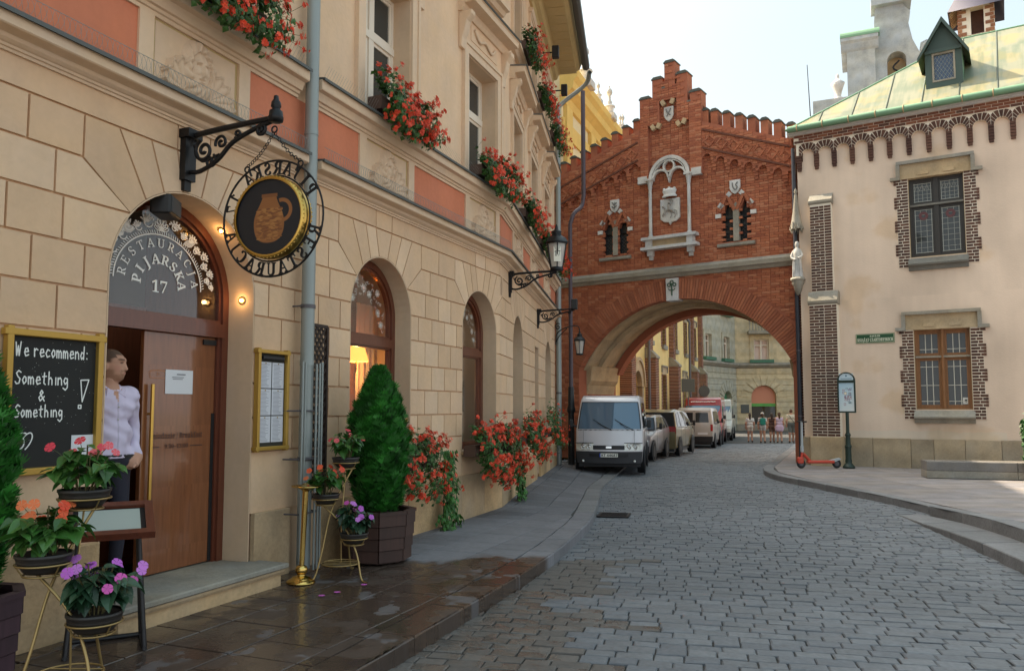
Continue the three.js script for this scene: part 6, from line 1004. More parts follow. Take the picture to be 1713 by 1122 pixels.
{ // white baroque gable behind the copper roof
  const C = thing('baroque_gable', 'weathered white church gable with volute and niche behind the copper roof', 'building'); C.position.set(15.6, 0, -34); C.rotation.y = rad(-24);
  const wm = mat([.56, .58, .56], .9, { map: T.stone });
  part('gable_block', bb(-.75, .4, 8, 17.7, -3, 0), wm, C); part('block_cornice', mould([[0, 17.4], [.06, 17.5], [.14, 17.75], [.22, 17.85], [.22, 18.0], [0, 18.05]], -.98, .55), wm, C); part('block_cornice', bb(-.98, -.74, 17.7, 18.04, -3, -.001), wm, C);
  part('copper_cap', poly([...arcPts(0, 18.0, .34, 0, PI, 10)].map((p) => [p[0], p[1]]), 1.6, 0).rotateY(PI / 2).translate(-1.0, 0, -.1), MT.copperg, C);
  part('gable_wall', poly([[.4, 8], [2.9, 8], [2.9, 16.6], [2.75, 17.2], [2.45, 17.5], [2.2, 17.4], [2.15, 17.0], [1.9, 17.6], [1.75, 18.4], [1.85, 18.9], [1.6, 19.2], [1.55, 21], [.5, 21], [.45, 19.2], [.4, 18.6]], .7, -.9, [[...archPts(1.25, .38, 15.6, 16.8)]]), wm, C);
  part('niche_back', bb(.8, 1.7, 15.5, 17.3, -.95, -.9), MT.stoneyel, C); part('niche_scroll', tube([[1.2, 15.9, -.3], [1.4, 16.2, -.3], [1.1, 16.5, -.3], [1.35, 16.8, -.3]], .04, 16, 6), MT.iron, C); part('top_cornice', bb(.3, 1.9, 19.3, 19.6, -1, .1), wm, C);
  part('volute', new THREE.TorusGeometry(.22, .09, 8, 20).translate(2.5, 17.1, -.15), wm, C);
  part('urn', lathe([[0, 16.95], [.06, 16.9], [.08, 16.8], [.05, 16.72], [.12, 16.66], [.30, 16.5], [.24, 16.36], [.16, 16.1], [.12, 15.9], [.2, 15.82], [.22, 15.7], [0, 15.7]], 14).translate(-1.15, -.42, -.05), MT.white, C); part('low_parapet', bb(-2.2, .4, 8, 15.3, -3, .3), wm, C);
}
{ // brick belfry above the roof
  const C = thing('brick_turret', 'orange brick turret with flared wooden roof above the copper ridge', 'turret'); C.position.set(18.15, 0, -30); C.rotation.y = rad(-32);
  part('turret_core', poly(rect(-.62, .62, 10, 17.4), 1.2, -1.2, [rect(-.18, .26, 16.2, 17.3)]), MT.mortar, C); part('niche', bb(-.2, .28, 16.2, 17.3, -.5, -.4), BR.brown[0], C);
  const it = []; for (let y = 15, r = 0; y < 17.3; y += .15, r++) for (let x = -.62 + (r % 2) * -.15; x < .62; x += .31) { const a = Math.max(-.63, x), b = Math.min(.63, x + .29); if (b - a < .06 || (b > -.18 && a < .26 && y > 16.15)) continue; it.push({ p: [(a + b) / 2, y + .07, -.0], s: [b - a, .125, .05], c: [[.45, .20, .10], [.38, .16, .08], [.5, .24, .12]][Math.floor(rnd() * 3)] }); if (a < -.6) it.push({ p: [-.62, y + .07, -.3 - .3 * (r % 2)], s: [.05, .125, .5], c: [.4, .17, .09] }); }
  scatterBoxes('brick_field', C, it, BR.inst, muv(new THREE.BoxGeometry(1, 1, 1)));
  part('turret_roof', new THREE.CylinderGeometry(.3, 1.35, 1.7, 4, 1, true).rotateY(PI / 4).translate(0, 18.0, -.6), mat([.08, .07, .10], .7), C); for (let i = 0; i < 8; i++) part('rafter', rod([-.9, 17.15, -1.3 + i * .2], [-.62, 17.4, -1.3 + i * .2], .04), MT.sand3, C);
}
// ---------------------------------------------------------------- things on the restaurant front
const at = (F, g, s, y, o, dr = 0) => { F.put(g, s, y, o); g.rotation.y += dr; return g; };
const scroll = (cx, cy, r, turns, dir, z, tr, a0 = 0) => { const p = []; for (let i = 0; i <= 26; i++) { const t = i / 26, a = a0 + dir * t * turns * 2 * PI, q = r * (1 - .86 * t); p.push([cx + q * Math.cos(a), cy + q * Math.sin(a), z]); } return tube(p, tr, 40, 5); };
// an iron scroll bracket: local x out from the wall, y up
function ironBracket(g, L, h, k = 1) {
  part('wall_plate', [bb(0, .05 * k, -h, .03, -.05 * k, .05 * k), bb(0, .09 * k, -.02, .05, -.065 * k, .065 * k), bb(0, .035, -h - .08, -h, -.03 * k, .03 * k)], MT.iron, g);
  part('arm', [tube([[.03, -.10 * k, 0], [.06, -.02, 0], [.14 * k, .01, 0], [L * .6, .03, 0], [L, .04, 0]], .02 * k, 24, 6), tube([[.04, -h * .8, 0], [L * .18, -h * .82, 0], [L * .38, -h * .62, 0], [L * .55, -h * .28, 0], [L * .8, -.02, 0], [L, .02, 0]], .016 * k, 24, 6)], MT.iron, g);
  part('scrollwork', [scroll(L * .22, -h * .36, h * .26, 1.6, 1, 0, .013 * k, 2), scroll(L * .42, -h * .24, h * .17, 1.4, -1, 0, .011 * k, 3.5), scroll(L * .30, -h * .62, h * .16, 1.4, -1, 0, .011 * k, 1), scroll(L * .60, -h * .10, h * .10, 1.3, 1, 0, .010 * k, 4), tube([[L * .1, -h * .2, 0], [L * .2, -h * .6, 0], [L * .4, -h * .5, 0]], .010 * k, 10, 5), scroll(L * .86, -h * .10, h * .14, 1.5, -1, 0, .013 * k, 1.6)], MT.iron, g);
}
{ // hanging sign
  const b = thing('sign_bracket', 'black wrought iron scroll bracket over the restaurant door', 'bracket'); at(FA, b, -1.36, 3.82, 0, -PI / 2); ironBracket(b, .87, .36, 1.15);
  part('finial', lathe([[0, .17], [.018, .16], [.022, .13], [.036, .11], [.04, .075], [.025, .06], [.05, .04], [.055, .0], [.06, -.01], [.055, -.04], [.03, -.05], [0, -.05]], 12).translate(.89, .05, 0), MT.iron, b);
  const s = thing('restaurant_sign', 'round iron ring sign with cut-out letters around a gold framed medallion', 'sign'); at(FA, s, -1.36, 3.08, .88, -PI / 2 + rad(3)); // local x points out from the wall, z to the far side of the street... letters read from the far side
  const R = .445, ri = .33;
  part('outer_ring', new THREE.TorusGeometry(R, .0085, 6, 64), MT.iron, s); part('inner_ring', new THREE.TorusGeometry(ri, .007, 6, 56), MT.iron, s);
  part('suspension', [...[-1, 1].map((q) => new THREE.TorusGeometry(.022, .007, 6, 14).translate(q * .24, .40, 0)), ...[-1, 1].map((q) => rod([q * .20, .345, 0], [q * .225, .40, 0], .009))], MT.iron, s);
  for (const q of [-1, 1]) { const links = []; for (let i = 0; i < 13; i++) { const t = (i + .5) / 13, x = q * .24 * (1 - t), y = .42 + .25 * t - .03 * Math.sin(t * PI); links.push(new THREE.TorusGeometry(.0135, .0036, 4, 8).rotateY(i % 2 ? PI / 2 : 0).rotateZ(q * .75).translate(x, y, 0)); } part('chain', links, MT.iron, s); }
  part('hook', new THREE.TorusGeometry(.024, .007, 6, 14).translate(0, .69, 0), MT.iron, s);
  const put = (txt, a0, a1, flip) => [...txt].forEach((ch, i) => { if (ch === ' ') return; const a = a0 + (a1 - a0) * i / (txt.length - 1), g = new TextGeometry(ch, { font, size: .078, depth: .010, curveSegments: 4, bevelEnabled: false }); g.computeBoundingBox(); const c = g.boundingBox; g.translate(-(c.min.x + c.max.x) / 2, -(c.min.y + c.max.y) / 2, -.005); const sc = .098 / (c.max.y - c.min.y || .08); g.scale(sc * .82, sc, 1); g.rotateZ(flip ? a + PI / 2 : a - PI / 2); g.translate(Math.cos(a) * .388, Math.sin(a) * .388, 0); g.rotateY(PI); part('letter', g, MT.iron, s); });
  put('PIJARSKA 17', rad(150), rad(14), false); put('RESTAURACJA', rad(197), rad(343), true);
  part('medallion_rim', [lathe([[.288, -.06], [.305, -.06], [.316, -.045], [.318, .045], [.305, .06], [.288, .06]], 48).rotateX(PI / 2)], MT.gold, s);
  part('rim_beads', [...Array(60)].map((_, i) => new THREE.SphereGeometry(.007, 5, 4).translate(.312 * Math.cos(i / 60 * 2 * PI), .312 * Math.sin(i / 60 * 2 * PI), .052)).concat([...Array(60)].map((_, i) => new THREE.SphereGeometry(.007, 5, 4).translate(.312 * Math.cos(i / 60 * 2 * PI), .312 * Math.sin(i / 60 * 2 * PI), -.052))), MT.brass, s);
  // plain stand-in picture: a tan earthen jug on a dark ground
  const mm = mat([1, 1, 1], .5); mm.map = canvasTex(256, 256, (c, w, h) => { c.fillStyle = '#15161d'; c.fillRect(0, 0, w, h); const jug = (col, k) => { c.fillStyle = col; c.beginPath(); c.moveTo(104, 56); c.bezierCurveTo(92, 96, 66, 112, 70, 158); c.bezierCurveTo(74, 204, 98, 214, 128, 214); c.bezierCurveTo(160, 214, 184, 202, 188, 158); c.bezierCurveTo(190, 114, 164, 96, 154, 56); c.fill(); }; jug('#8f5a30'); for (let i = 0; i < 260; i++) { const r = NT[i], q = NT[i + 500]; c.fillStyle = ['#9c6638', '#84512b', '#a8733f', '#77482a'][i % 4]; c.beginPath(); c.ellipse(84 + r * 90, 100 + q * 104, 9, 3, 0, 0, 7); c.fill(); } c.fillStyle = '#7a4a28'; c.fillRect(98, 50, 62, 12); c.strokeStyle = '#8f5a30'; c.lineWidth = 13; c.beginPath(); c.arc(178, 108, 34, -1.9, 1.5); c.stroke(); });
  part('medallion_face', new THREE.CircleGeometry(.292, 40), mm, s, { keepuv: true, pos: V3(0, 0, .045) }); part('medallion_face', new THREE.CircleGeometry(.292, 40).rotateY(PI), mm, s, { keepuv: true, pos: V3(0, 0, -.045) }); part('medallion_core', new THREE.CylinderGeometry(.29, .29, .08, 40).rotateX(PI / 2), MT.black, s);
}
{ const s = thing('loudspeaker', 'black loudspeaker fixed under the door arch', 'loudspeaker'); at(FA, s, -1.45, 3.24, -.10, .5); part('cabinet', rb(.27, .16, .16, .02), MT.black, s); part('grille', rb(.23, .13, .02, .006, 0, 0, .08), mat([.05, .05, .05], .8), s); part('mount', rod([0, .08, 0], [0, .13, 0], .012), MT.iron, s); }
// ledge netting against birds
for (const [F, x0, x1, y, o, h, lab] of [[FA, -3.6, 5.1, 4.105, .17, .12, 'bird netting'], [FA, -.6, 5.1, 4.945, .14, .11, 'bird wires']]) {
  const gs = []; let i = 0; for (let x = x0; x < x1; x += .042, i++) { if (x > -.02 && x < .27) continue; gs.push(tube(h > .115 ? [[x, y, o], [x + .022, y + h * .5, o + .01], [x, y + h, o]] : [[x, y, o], [x + .012, y + h * .6, o + .03], [x + .02, y + h, o + .05]], .0012, 4, 3)); if (h > .115) gs.push(tube([[x + .042, y, o], [x + .022, y + h * .5, o + .01], [x + .042, y + h, o]], .0012, 4, 3)); }
  if (h > .115) gs.push(rod([x0, y + h, o], [-.02, y + h, o], .0025, .0025, 4), rod([.27, y + h, o], [x1, y + h, o], .0025, .0025, 4));
  rp(F, 'bird_netting', gs, MT.zinc, RB, { kind: 'stuff' });
}
{ // main downpipe with guard rods
  const g = thing('downpipe', 'grey zinc downpipe running down the restaurant front beside the door', 'downpipe'); at(FA, g, .12, 0, .12);
  part('pipe', rod([0, .15, 0], [0, 10.3, 0], .064, .064, 16), MT.zinc, g); for (const y of [1.15, 2.6, 5.72, 7.6]) part('pipe_clip', [rod([0, y, 0], [0, y + .035, 0], .072, .072, 16), rod([-.075, y + .017, -.12], [-.075, y + .017, 0], .008)], MT.zincd, g); for (const y of [2.05, 4.3, 6.4]) part('pipe_joint', rod([0, y, 0], [0, y + .06, 0], .069, .066, 16), MT.zinc, g);
  const r = thing('pipe_guard', 'row of thin grey steel rods guarding the foot of the downpipe', 'guard'); at(FA, r, .12, .12, .22);
  for (const x of [-.19, -.15, .02, .07, .11]) part('guard_rod', rod([x, .02, 0], [x, 1.97 + rr(-.03, .01), .0], .011, .011, 7), MT.zinc, r); for (const y of [.55, 1.05, 1.5]) part('guard_rail', [rod([-.2, y, -.02], [.12, y, -.02], .009), rod([-.2, y, -.02], [-.2, y, -.2], .008), rod([.12, y, -.02], [.12, y, -.2], .008)], MT.zincd, r);
}
{ // trellis
  const g = thing('trellis', 'narrow dark wooden lattice trellis on the wall beside the downpipe', 'trellis'); at(FA, g, .40, .78, .055); const m = mat([.045, .025, .018], .7, { map: T.wood }), W = .12, H = 1.68;
  for (const x of [-W, W]) part('stile', bb(x - .014, x + .014, 0, H, -.018, .018), m, g); for (const y of [0, H]) part('rail', bb(-W, W, y - .016, y + .016, -.016, .016), m, g);
  const cl = (y, s, z) => { const a = [-W, y], b = [W, y + s * 2 * W]; const y0 = Math.max(.02, Math.min(H - .02, a[1])), y1 = Math.max(.02, Math.min(H - .02, b[1])); if (Math.abs(y1 - y0) < .04) return; const x0 = -W + (y0 - a[1]) / (s * 2 * W) * 2 * W, x1 = -W + (y1 - a[1]) / (s * 2 * W) * 2 * W, L = Math.hypot(x1 - x0, y1 - y0); part('lattice_slat', bx(L, .02, .008, (x0 + x1) / 2, (y0 + y1) / 2, z, 0, Math.atan2(y1 - y0, x1 - x0)), m, g); };
  for (let y = -.22; y < H; y += .085) { cl(y, 1.25, .005); cl(y + .3, -1.25, -.005); }
}
{ // chalkboard
  const g = thing('chalkboard', 'black chalkboard in gilt frame saying we recommend, left of the door', 'chalkboard'); at(FA, g, -2.455, 1.685, .03); const w = .325, h = .435;
  part('board_back', bb(-w, w, -h, h, -.025, 0), mat([.011, .011, .010], .7), g);
  for (const s of [-1, 1]) { part('board_frame', rb(.045, 2 * h + .09, .05, .008, s * (w + .005), 0, .008), MT.goldp, g); part('board_frame', rb(2 * w + .09, .045, .052, .008, 0, s * (h + .005), .008), MT.goldp, g); }
  const m = mat([.85, .84, .80], .95), tx = canvasTex(700, 920, (c, W, H) => {
    c.fillStyle = '#000'; c.fillRect(0, 0, W, H); c.strokeStyle = '#fff'; c.fillStyle = '#fff'; c.lineCap = c.lineJoin = 'round'; c.lineWidth = 9;
    // hand strokes: each letter a small polyline in a 0..1 box
    const GL = { W: [[0, .05, .18, 1, .4, .3, .6, 1, .85, .0]], e: [[.1, .72, .75, .66, .6, .42, .25, .45, .1, .75, .3, 1, .8, .9]], r: [[.1, .42, .15, 1], [.15, .6, .4, .42, .7, .5]], c: [[.75, .5, .4, .42, .1, .72, .35, 1, .8, .9]], o: [[.4, .42, .1, .7, .35, 1, .7, .8, .65, .5, .4, .42]], m: [[.0, .45, .05, 1], [.05, .6, .25, .44, .4, .6, .42, 1], [.42, .6, .65, .44, .85, .6, .88, 1]], n: [[.1, .45, .12, 1], [.12, .6, .45, .43, .7, .6, .75, 1]], d: [[.65, .55, .3, .45, .1, .75, .3, 1, .65, .8], [.75, .0, .68, 1]], S: [[.85, .12, .5, 0, .15, .2, .4, .45, .75, .62, .6, .95, .2, 1, .0, .85]], t: [[.4, .1, .35, .9, .6, 1], [.1, .4, .75, .36]], h: [[.15, .0, .12, 1], [.14, .62, .45, .45, .68, .62, .7, 1]], i: [[.3, .45, .32, 1]], g: [[.7, .5, .3, .44, .1, .7, .35, .95, .7, .75], [.72, .5, .75, 1.2, .4, 1.4, .0, 1.25]], '&': [[.9, 1, .3, .3, .5, .05, .7, .25, .15, .7, .35, 1, .9, .6]], ':': [[.3, .5, .32, .52], [.3, .92, .32, .95]] };
    const write = (s, x, y, w, h) => [...s].forEach((ch) => { if (ch === ' ') { x += w * .6; return; } for (const st of GL[ch] || []) { c.beginPath(); for (let i = 0; i < st.length; i += 2) { const px = x + st[i] * w * .92, py = y + st[i + 1] * h; i ? c.lineTo(px, py) : c.moveTo(px, py); } c.stroke(); } x += w * (ch === 'm' ? 1.12 : ch === 'W' ? 1.3 : ch === 'i' ? .55 : .95); });
    write('We recommend:', 50, 58, 46, 92); write('Something', 56, 250, 49, 88); write('&', 225, 375, 60, 76); write('Something', 62, 478, 44, 82);
    c.beginPath(); c.moveTo(560, 300); c.lineTo(628, 296); c.lineTo(578, 455); c.closePath(); c.stroke(); c.strokeRect(548, 480, 22, 22); c.beginPath(); c.moveTo(150, 668); c.bezierCurveTo(60, 650, 40, 770, 90, 775); c.bezierCurveTo(140, 780, 150, 720, 130, 700); c.bezierCurveTo(200, 620, 230, 700, 150, 775); c.stroke();
    for (let i = 0; i < 90; i++) { c.fillStyle = '#fff'; c.fillRect(NT[i] * W, NT[i + 99] * H, 3, 2); }
  }); tx.colorSpace = THREE.NoColorSpace; m.alphaMap = tx; m.transparent = true; m.alphaTest = .4; part('chalk_writing', plane01(2 * w, 2 * h), m, g, { keepuv: true, pos: V3(0, 0, .003) });
  part('note_sheet', bb(.14, .32, -.43, -.22, .002, .005), MT.paper, g);
}
{ // menu case
  const g = thing('menu_case', 'gilt framed menu case with white sheets right of the door', 'menu board'); at(FA, g, -.27, 1.72, .02); const w = .195, h = .43;
  part('case_back', bb(-w, w, -h, h, -.02, 0), mat([.03, .028, .02], .8), g); for (const s of [-1, 1]) { part('case_frame', rb(.034, 2 * h + .07, .055, .006, s * (w + .005), 0, .012), MT.goldp, g); part('case_frame', rb(2 * w + .07, .034, .057, .006, 0, s * (h + .005), .012), MT.goldp, g); }
  part('case_lamp', rb(.30, .03, .03, .008, 0, h - .05, .02), MT.black, g);
  const pm = mat([1, 1, 1], .9); pm.map = canvasTex(128, 180, (c, W, H) => { c.fillStyle = '#d4d4da'; c.fillRect(0, 0, W, H); c.fillStyle = '#7d7d88'; for (let y = 16; y < H - 10; y += 9) c.fillRect(14 + (y % 5), y, 60 + NT[y] * 38, 2.4); });
  for (let r = 0; r < 3; r++) for (const s of [-1, 1]) part('menu_sheet', plane01(.165, .235), pm, g, { keepuv: true, pos: V3(s * .088, .225 - r * .245, .004) }); for (let r = 0; r < 3; r++) for (const s of [-1, 1]) part('pin', new THREE.SphereGeometry(.006, 6, 5).translate(s * .088, .33 - r * .245, .008), MT.brass, g);
}
{ const g = thing('door_notice', 'white paper notice taped to the brown door leaf', 'notice'); at(FA, g, -1.025, 1.865, -.325); part('sheet', bb(-.15, .15, -.1, .1, 0, .003), MT.paper, g); const m = mat([.2, .2, .22], .9), t = canvasTex(128, 96, (c, W, H) => { c.fillStyle = '#000'; c.fillRect(0, 0, W, H); c.fillStyle = '#fff'; c.fillRect(50, 12, 44, 5); c.fillRect(26, 26, 60, 3); c.fillRect(30, 34, 50, 3); }); t.colorSpace = THREE.NoColorSpace; m.alphaMap = t; m.transparent = true; m.alphaTest = .4; part('notice_print', plane01(.28, .18), m, g, { keepuv: true, pos: V3(0, 0, .0045) }); }
{ // lamp glowing behind the second window, poster in the third
  const g = thing('wall_lamp', 'lit orange fabric lamp shade behind the arched window by the clipped conifer', 'lamp'); at(FA, g, 2.24, 2.22, -.72); const m = mat([.9, .45, .12], .9, { emit: [1.1, .42, .07] });
  part('lamp_shade', lathe([[.10, .19], [.155, .0], [.15, .0], [.095, .19]], 20), m, g); part('lamp_arm', tube([[0, .04, 0], [0, -.08, 0], [.03, -.16, -.04], [.08, -.16, -.06]], .01, 12, 5), MT.brass, g); const l = new THREE.PointLight(0xffb060, 1.2, 4); l.position.set(0, -.05, 0); l.castShadow = true; g.add(l);
  rp(FA, 'brick_jamb', bb(2.30, 2.75, .3, 3.3, -1.4, -1.05), mat([.22, .09, .05], .9));
  const q = thing('window_poster', 'yellow paper menu strip hanging in the third arched window', 'poster'); at(FA, q, 4.0, 1.93, -.262); part('sheet', bb(-.14, .14, -.27, .27, 0, .003), mat([.62, .55, .20], .9), q); const c2 = thing('curtain', 'pale net curtain hanging inside the window by the conifer', 'curtain'); at(FA, c2, 2.75, 1.1, -.9); const cg = new THREE.PlaneGeometry(.5, 1.9, 24, 1).translate(0, .95, 0); for (let i = 0; i < cg.attributes.position.count; i++) cg.attributes.position.setZ(i, .03 * Math.sin(cg.attributes.position.getX(i) * 50)); cg.computeVertexNormals(); part('cloth', cg, MT.curtain, c2);
}
// ---------------------------------------------------------------- lanterns
function lantern(g, y, k, num) { // six sided street lantern with its foot at y
  const gl = mat([.85, .85, .80], .25, { trans: .55 }), hex = (r0, r1, y0, y1, n = 6) => new THREE.CylinderGeometry(r1, r0, y1 - y0, n, 1, true).translate(0, (y0 + y1) / 2, 0);
  part('lantern_glass', hex(.095 * k, .15 * k, y, y + .34 * k), gl, g); const bars = []; for (let i = 0; i < 6; i++) { const a = i / 6 * 2 * PI, P = (r, yy) => [r * Math.sin(a), yy, r * Math.cos(a)]; bars.push(rod(P(.098 * k, y), P(.153 * k, y + .34 * k), .008 * k, .008 * k, 5)); }
  part('lantern_frame', [...bars, hex(.11 * k, .10 * k, y - .04 * k, y), hex(.165 * k, .165 * k, y + .33 * k, y + .36 * k), lathe([[0, y - .05 * k], [.1 * k, y - .04 * k], [.1 * k, y - .02 * k], [0, y]], 6)], MT.iron, g);
  part('lantern_roof', lathe([[.185 * k, y + .355 * k], [.14 * k, y + .42 * k], [.08 * k, y + .46 * k], [.07 * k, y + .5 * k], [.085 * k, y + .515 * k], [.03 * k, y + .55 * k], [.02 * k, y + .6 * k], [0, y + .64 * k]], 6), MT.iron, g);
  if (num) { const m = mat([1, 1, 1], .5); m.map = canvasTex(96, 160, (c, W, H) => { c.fillStyle = '#e4e0d0'; c.fillRect(0, 0, W, H); c.fillStyle = '#111'; c.font = 'bold 74px serif'; c.textAlign = 'center'; c.fillText(num, W / 2, 104); }); const p = part('number_panel', plane01(.105 * k, .24 * k), m, g, { keepuv: true, pos: V3(0, y + .18 * k, .128 * k) }); p.rotation.x = -.16; }
}
{ const g = thing('house_number_lantern', 'black lantern numbered 17 on an iron scroll bracket', 'lantern'); at(FB, g, .87, 3.86, 0, -PI / 2); ironBracket(g, .80, .30, 1); const h = grp('lantern_head', g); h.position.set(.80, 0, 0); h.rotation.y = rad(12); lantern(h, .10, 1.15, '17'); h.rotation.y = PI / 2 - FB.rot + rad(2); }
{ const g = thing('floodlight_bracket', 'black iron scroll bracket carrying a small floodlight', 'floodlight'); at(FB, g, 4.7, 3.70, 0, -PI / 2); ironBracket(g, .80, .28, 1); part('floodlight', rb(.13, .22, .16, .02, .80, .14, 0), MT.black, g); }
{ const g = thing('hanging_lantern', 'black lantern hanging from a curved arm at the end of the peach house', 'lantern'); at(FB, g, 8.35, 3.62, .03, -PI / 2); part('arm', [tube([[0, -.35, 0], [.02, -.1, 0], [.12, .02, 0], [.35, .12, 0], [.58, .12, 0], [.62, .0, 0]], .016, 24, 6), scroll(.06, .12, .09, 1.3, 1, 0, .012, 1), tube([[.0, -.3, 0], [.1, -.12, 0], [.3, .08, 0]], .012, 10, 5)], MT.iron, g); const h = grp('lantern_head', g); h.position.set(.62, -.58, 0); lantern(h, 0, .95); }
{ const g = thing('downpipe', 'grey zinc downpipe at the far corner of the peach house', 'downpipe'); at(FB, g, 8.44, 0, .10); part('pipe', [rod([0, .2, 0], [0, 9.6, 0], .07, .07, 12), tube([[0, 9.6, 0], [.05, 9.8, .2], [-.1, 10.15, .75], [-.5, 10.3, .88]], .06, 16, 8)], MT.zinc, g); for (const y of [2, 4, 6, 8]) part('pipe_clip', rod([0, y, 0], [0, y + .05, 0], .078, .078, 12), MT.zincd, g);
  const q = thing('downpipe', 'dark purple cast iron downpipe against the brick gate', 'downpipe'); at(FB, q, 9.1, 0, .36); part('pipe', [rod([0, 2.2, 0], [0, 6.6, 0], .055, .055, 10), tube([[0, 6.6, 0], [.05, 6.9, .1], [.25, 7.15, .3], [.3, 7.5, .35]], .055, 12, 8), rod([.3, 7.4, .35], [.3, 10.4, .35], .06, .06, 10)], mat([.085, .06, .075], .5), q); part('iron_foot', lathe([[0, 0], [.11, 0], [.11, .1], [.09, .2], [.08, 1.5], [.11, 1.55], [.11, 1.62], [.085, 1.7], [.075, 2.2], [0, 2.2]], 12), mat([.02, .022, .025], .5), q); }
for (const [s, y, lab] of [[5.4, 9.72, 'small black floodlight under the eaves above the second flower box'], [7.6, 9.72, 'small black floodlight under the eaves near the end of the gutter']]) { const g = thing('floodlight', lab, 'floodlight'); at(FB, g, s, y, .35); part('housing', rb(.14, .28, .16, .02, 0, 0, .0), MT.black, g); part('bracket', rod([0, 0, -.34], [0, 0, 0], .018), MT.iron, g); }
// ---------------------------------------------------------------- flower boxes
{
  const UP = 'geranium boxes on the first floor sills', U2 = 'geranium boxes on the second floor sills', lab = (x) => 'trailing red geraniums ' + x;
  at(FA, geraniumBox(lab('on the sill above the restaurant door'), { w: 1.05, hang: .38, n: 1500, seed: 11, group: UP }), -1.20, 4.97, .12);
  at(FA, geraniumBox(lab('on the first floor sill right of the tall downpipe'), { w: 1.0, hang: .36, n: 1500, seed: 23, group: UP }), 1.75, 4.97, .12);
  at(FA, geraniumBox(lab('on the first floor sill nearest the bend of the front'), { w: 1.0, hang: .36, n: 1300, seed: 37, group: UP }), 4.45, 4.97, .12);
  [['above the lantern bracket on the first floor'], ['above the floodlight bracket on the first floor'], ['on the last first floor sill by the far downpipe']].forEach(([t], i) => at(FB, geraniumBox(lab(t), { w: .80, hang: .34, n: 950, seed: 41 + i * 7, group: UP }), axB[i] + .05, 4.97, .12));
  [['on the second floor sill above the lantern bracket'], ['on the second floor sill in the middle of the far front'], ['on the last second floor sill by the gutter end']].forEach(([t], i) => at(FB, geraniumBox(lab(t), { w: .74, hang: .34, n: 850, seed: 71 + i * 9, group: U2, up: 1.2 }), axB[i] + .05, 8.0, .12));
  const LO = 'flower boxes under the arched windows';
  at(FA, geraniumBox('orange red geraniums spilling from the arched window behind the conifer', { w: 1.25, hang: .42, n: 1300, seed: 101, up: 1.2, group: LO }), 1.95, .92, .12);
  at(FA, geraniumBox('large mass of orange red geraniums under the third arched window', { w: 1.30, hang: .52, n: 1900, seed: 113, up: 1.2, fl: .12, group: LO }), 4.38, .98, .14);
  at(FB, geraniumBox('leafy red geraniums under the arched window beyond the bend', { w: 1.3, hang: .36, n: 1200, seed: 127, up: 1.6, group: LO }), 1.95, 1.02, .14);
  at(FB, geraniumBox('mostly green geranium box under the last arched window', { w: 1.3, hang: .34, n: 900, seed: 139, up: 2.2, fl: .03, group: LO }), 5.7, 1.02, .12);
  const vine = (label, F, s, y0, h, w, seed, n) => { const g = thing('leafy_plant', label, 'plant'); at(F, g, s, y0, .12); const r = rng(seed), pts = []; for (let i = 0; i < n; i++) { const t = r(), a = (r() - .5) * 2, ww = w * (1 - .55 * t) * (.8 + .3 * Math.sin(t * 14)); pts.push({ p: V3(a * ww, t * h, .04 + .16 * r() * (1 - .4 * t)), n: V3(a, .6, 1).normalize() }); } part('foliage', leafCloud(pts, .045, seed + 1, .5, .9), foliageMat([.045, .17, .025]), g, { keepuv: true, kind: 'stuff' }); part('stems', [0, 1, 2, 3].map((i) => tube([[(i - 1.5) * .08, 0, .05], [(i - 1.5) * .12, h * .5, .1], [(i - 1.5) * .05, h, .06]], .005, 8, 4)), MT.soil, g); };
  vine('bushy green vine growing from the pavement between two arched windows', FA, 3.0, .12, .98, .26, 151, 620); vine('low green vine at the wall foot beyond the big geraniums', FB, .75, .18, .62, .2, 163, 320);
}
